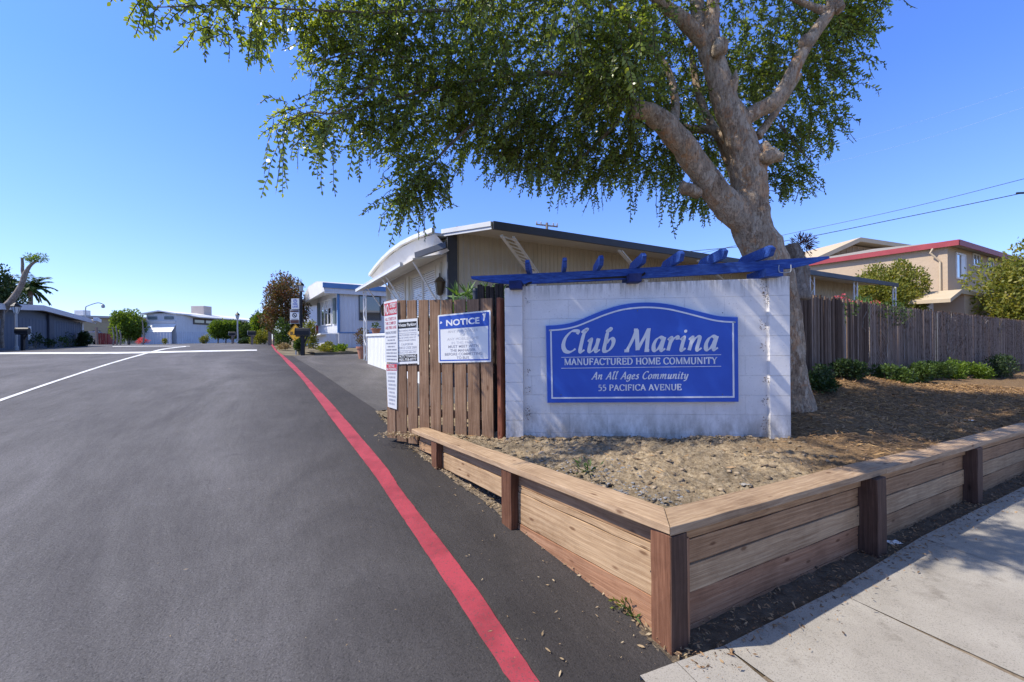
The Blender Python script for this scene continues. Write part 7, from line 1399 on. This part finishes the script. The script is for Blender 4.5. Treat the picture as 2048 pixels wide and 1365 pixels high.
# mulch: bark chips and straw over the bed behind the wall, thinner over the dug dirt
pts, pts2, pts3 = [], [], []
for k in range(95000):
    u, v = r_.random() ** .7 * 11, r_.random() * 4.6; p = Cc + RD * u + LD * v - RO * .15
    lm = lumpy(p.x + .8 * noise.noise(Vector((p.x, p.y, 0)) * 1.5), p.y)
    if r_.random() < lm * .90 or not inside(p): continue
    (pts if r_.random() < .48 else pts2).append((p.x, p.y, S2(p.x, p.y) + .004))
flakes('bark_mulch', pts, .050, .20, MT['chips'], r_, .5, kind='stuff', label='brown bark mulch covering the bed behind the timber wall', cat='mulch'); flakes('straw_mulch', pts2, .058, .11, MT['straw'], r_, .5, kind='stuff', label='tan shredded straw strewn through the mulch bed', cat='mulch')
for k in range(1500):
    p = FA + FX * r_.uniform(-.3, 1.52) + FN * r_.uniform(-.05, .22); pts3.append((p.x, p.y, max(H(p.x, p.y), S2(p.x, p.y) - .02) + .012))
flakes('fence_litter', pts3, .03, .35, MT['pale_leaf'], r_, .6, kind='stuff', label='dry leaf litter along the foot of the board fence', cat='leaves')
# clods and gravel in the dirt before the wall
def stones(name, pos, sz, mat, r, **kw):
    base_ = np.array([[1, 0, 0], [-1, 0, 0], [0, 1, 0], [0, -1, 0], [0, 0, .7], [0, 0, -.7], [.6, .6, .4], [-.6, .6, .4], [.6, -.6, .4], [-.6, -.6, .4]]); fs0 = [(0, 6, 8), (6, 4, 8), (0, 2, 6), (2, 7, 6), (6, 7, 4), (7, 1, 9), (7, 9, 4), (8, 4, 9), (8, 9, 3), (0, 8, 3), (2, 1, 7), (1, 3, 9), (0, 5, 2), (2, 5, 1), (1, 5, 3), (3, 5, 0)]
    mb = MB()
    for p, s in zip(pos, sz):
        q = base_ * (s * (.35 + 1.1 * r.random((10, 3))) * np.array([1 + r.random() * .8, 1, .75])) ; an = r.random() * 6.28; R = np.array([[math.cos(an), -math.sin(an), 0], [math.sin(an), math.cos(an), 0], [0, 0, 1]]); mb.add((q @ R.T) + np.array(p), fs0)
    return mb.build(name, mat, **kw)
MT['clod'] = leafm('dirt_clod', [(.11, .08, .052), (.19, .145, .095), (.28, .215, .145), (.38, .30, .205)], 0.0, .95, .1, 30); MT['gravel'] = mk('grey_gravel', [(.3, (.09, .09, .09)), (.5, (.19, .19, .195)), (.7, (.32, .32, .33))], 14, 5, .85, .2, .3, 80)
pos, sz = [], []
for k in range(3000):
    u, v = r_.random() * 3.4, r_.random() * 2.9; p = Cc + RD * u + LD * v - RO * .15
    if r_.random() > lumpy(p.x, p.y) or not inside(p): continue
    s = .003 + .026 * r_.random() ** 8; pos.append((p.x, p.y, S2(p.x, p.y))); sz.append(s)
for k in range(260):
    t = r_.random() * WLEN * 1.0; p = Wo + WX * t + WN * abs(r_.normal()) * .10; pos.append((p.x, p.y, S2(p.x, p.y) + .005)); sz.append(.008 + .022 * r_.random() ** 3)
stones('dirt_clods', pos, sz, MT['clod'], r_, kind='stuff', label='crumbled clods of dug dirt in front of the block wall', cat='dirt', smooth=True)
pos, sz = [], []
for k in range(800):
    cxy = ((1180, 950), (1230, 985), (1120, 910), (1290, 1000))[r_.integers(0, 4)]; g_ = G(cxy[0] + r_.normal() * 50, cxy[1] + r_.normal() * 16, 0, S)
    if not inside(g_): continue
    pos.append((g_.x, g_.y, S2(g_.x, g_.y) + .002)); sz.append(.004 + .010 * r_.random() ** 2)
stones('gravel', pos, sz, MT['gravel'], r_, kind='stuff', label='patch of grey gravel mixed into the dirt near the timber cap', cat='gravel')
# weeds
def weed(name, label, p, n, ln, seed, mat):
    r = np.random.default_rng(seed); D = unit(r.normal(size=(n, 3)) * [1, 1, .4] + np.array([0, 0, .9])); C = np.array(p) + D * (r.random((n, 1)) * ln); q = quads_mesh(name, leaf_quads(C, unit(D + .5 * r.normal(size=(n, 3))), ball_dirs(n, r), ln * .45 * (.6 + r.random(n)), np.full(n, ln * .14)), mat, None, p, label=label, cat='weed'); return q
wp = G(1268, 1232); weed('green_weed', 'green leafy weed at the foot of the corner post', wp, 60, .10, 5, MT['leaf_mid']); wp = G(1245, 1215); weed('pale_weed', 'pale grey green weed just left of the corner post', wp, 40, .08, 6, MT['leaf_yellow'])
wp = G(1175, 945, 0, S2); weed('grass_tuft', 'thin green tuft growing in the gravelly dirt near the long timber cap', wp, 46, .11, 8, MT['leaf_mid'])
def scrap(name, label, p, s, cat='litter', mat=None):
    r = np.random.default_rng(int(abs(p.x * 100))); mb = MB(); mb.grid(lambda u, v: (p.x + s * (u - .5), p.y + s * .6 * (v - .5), p.z + .012 + s * .12 * noise.noise(Vector((u * 3, v * 3, p.x * 7)))), 5, 4); return mb.build(name, mat or MT['notice_white'], None, origin=p, label=label, cat=cat)
scrap('paper_scrap', 'white crumpled scrap lying on the ground beside the second timber post', G(1788, 1088), .10); scrap('paper_scrap', 'small white scrap lying in the mulch bed near the timber cap', G(1944, 843, 0, S2), .07)
scrap('pale_stone', 'flat pale stone lying in the dirt beside the corner of the timber cap', G(1490, 972, 0, S2), .07, 'stone', MT['concrete'])
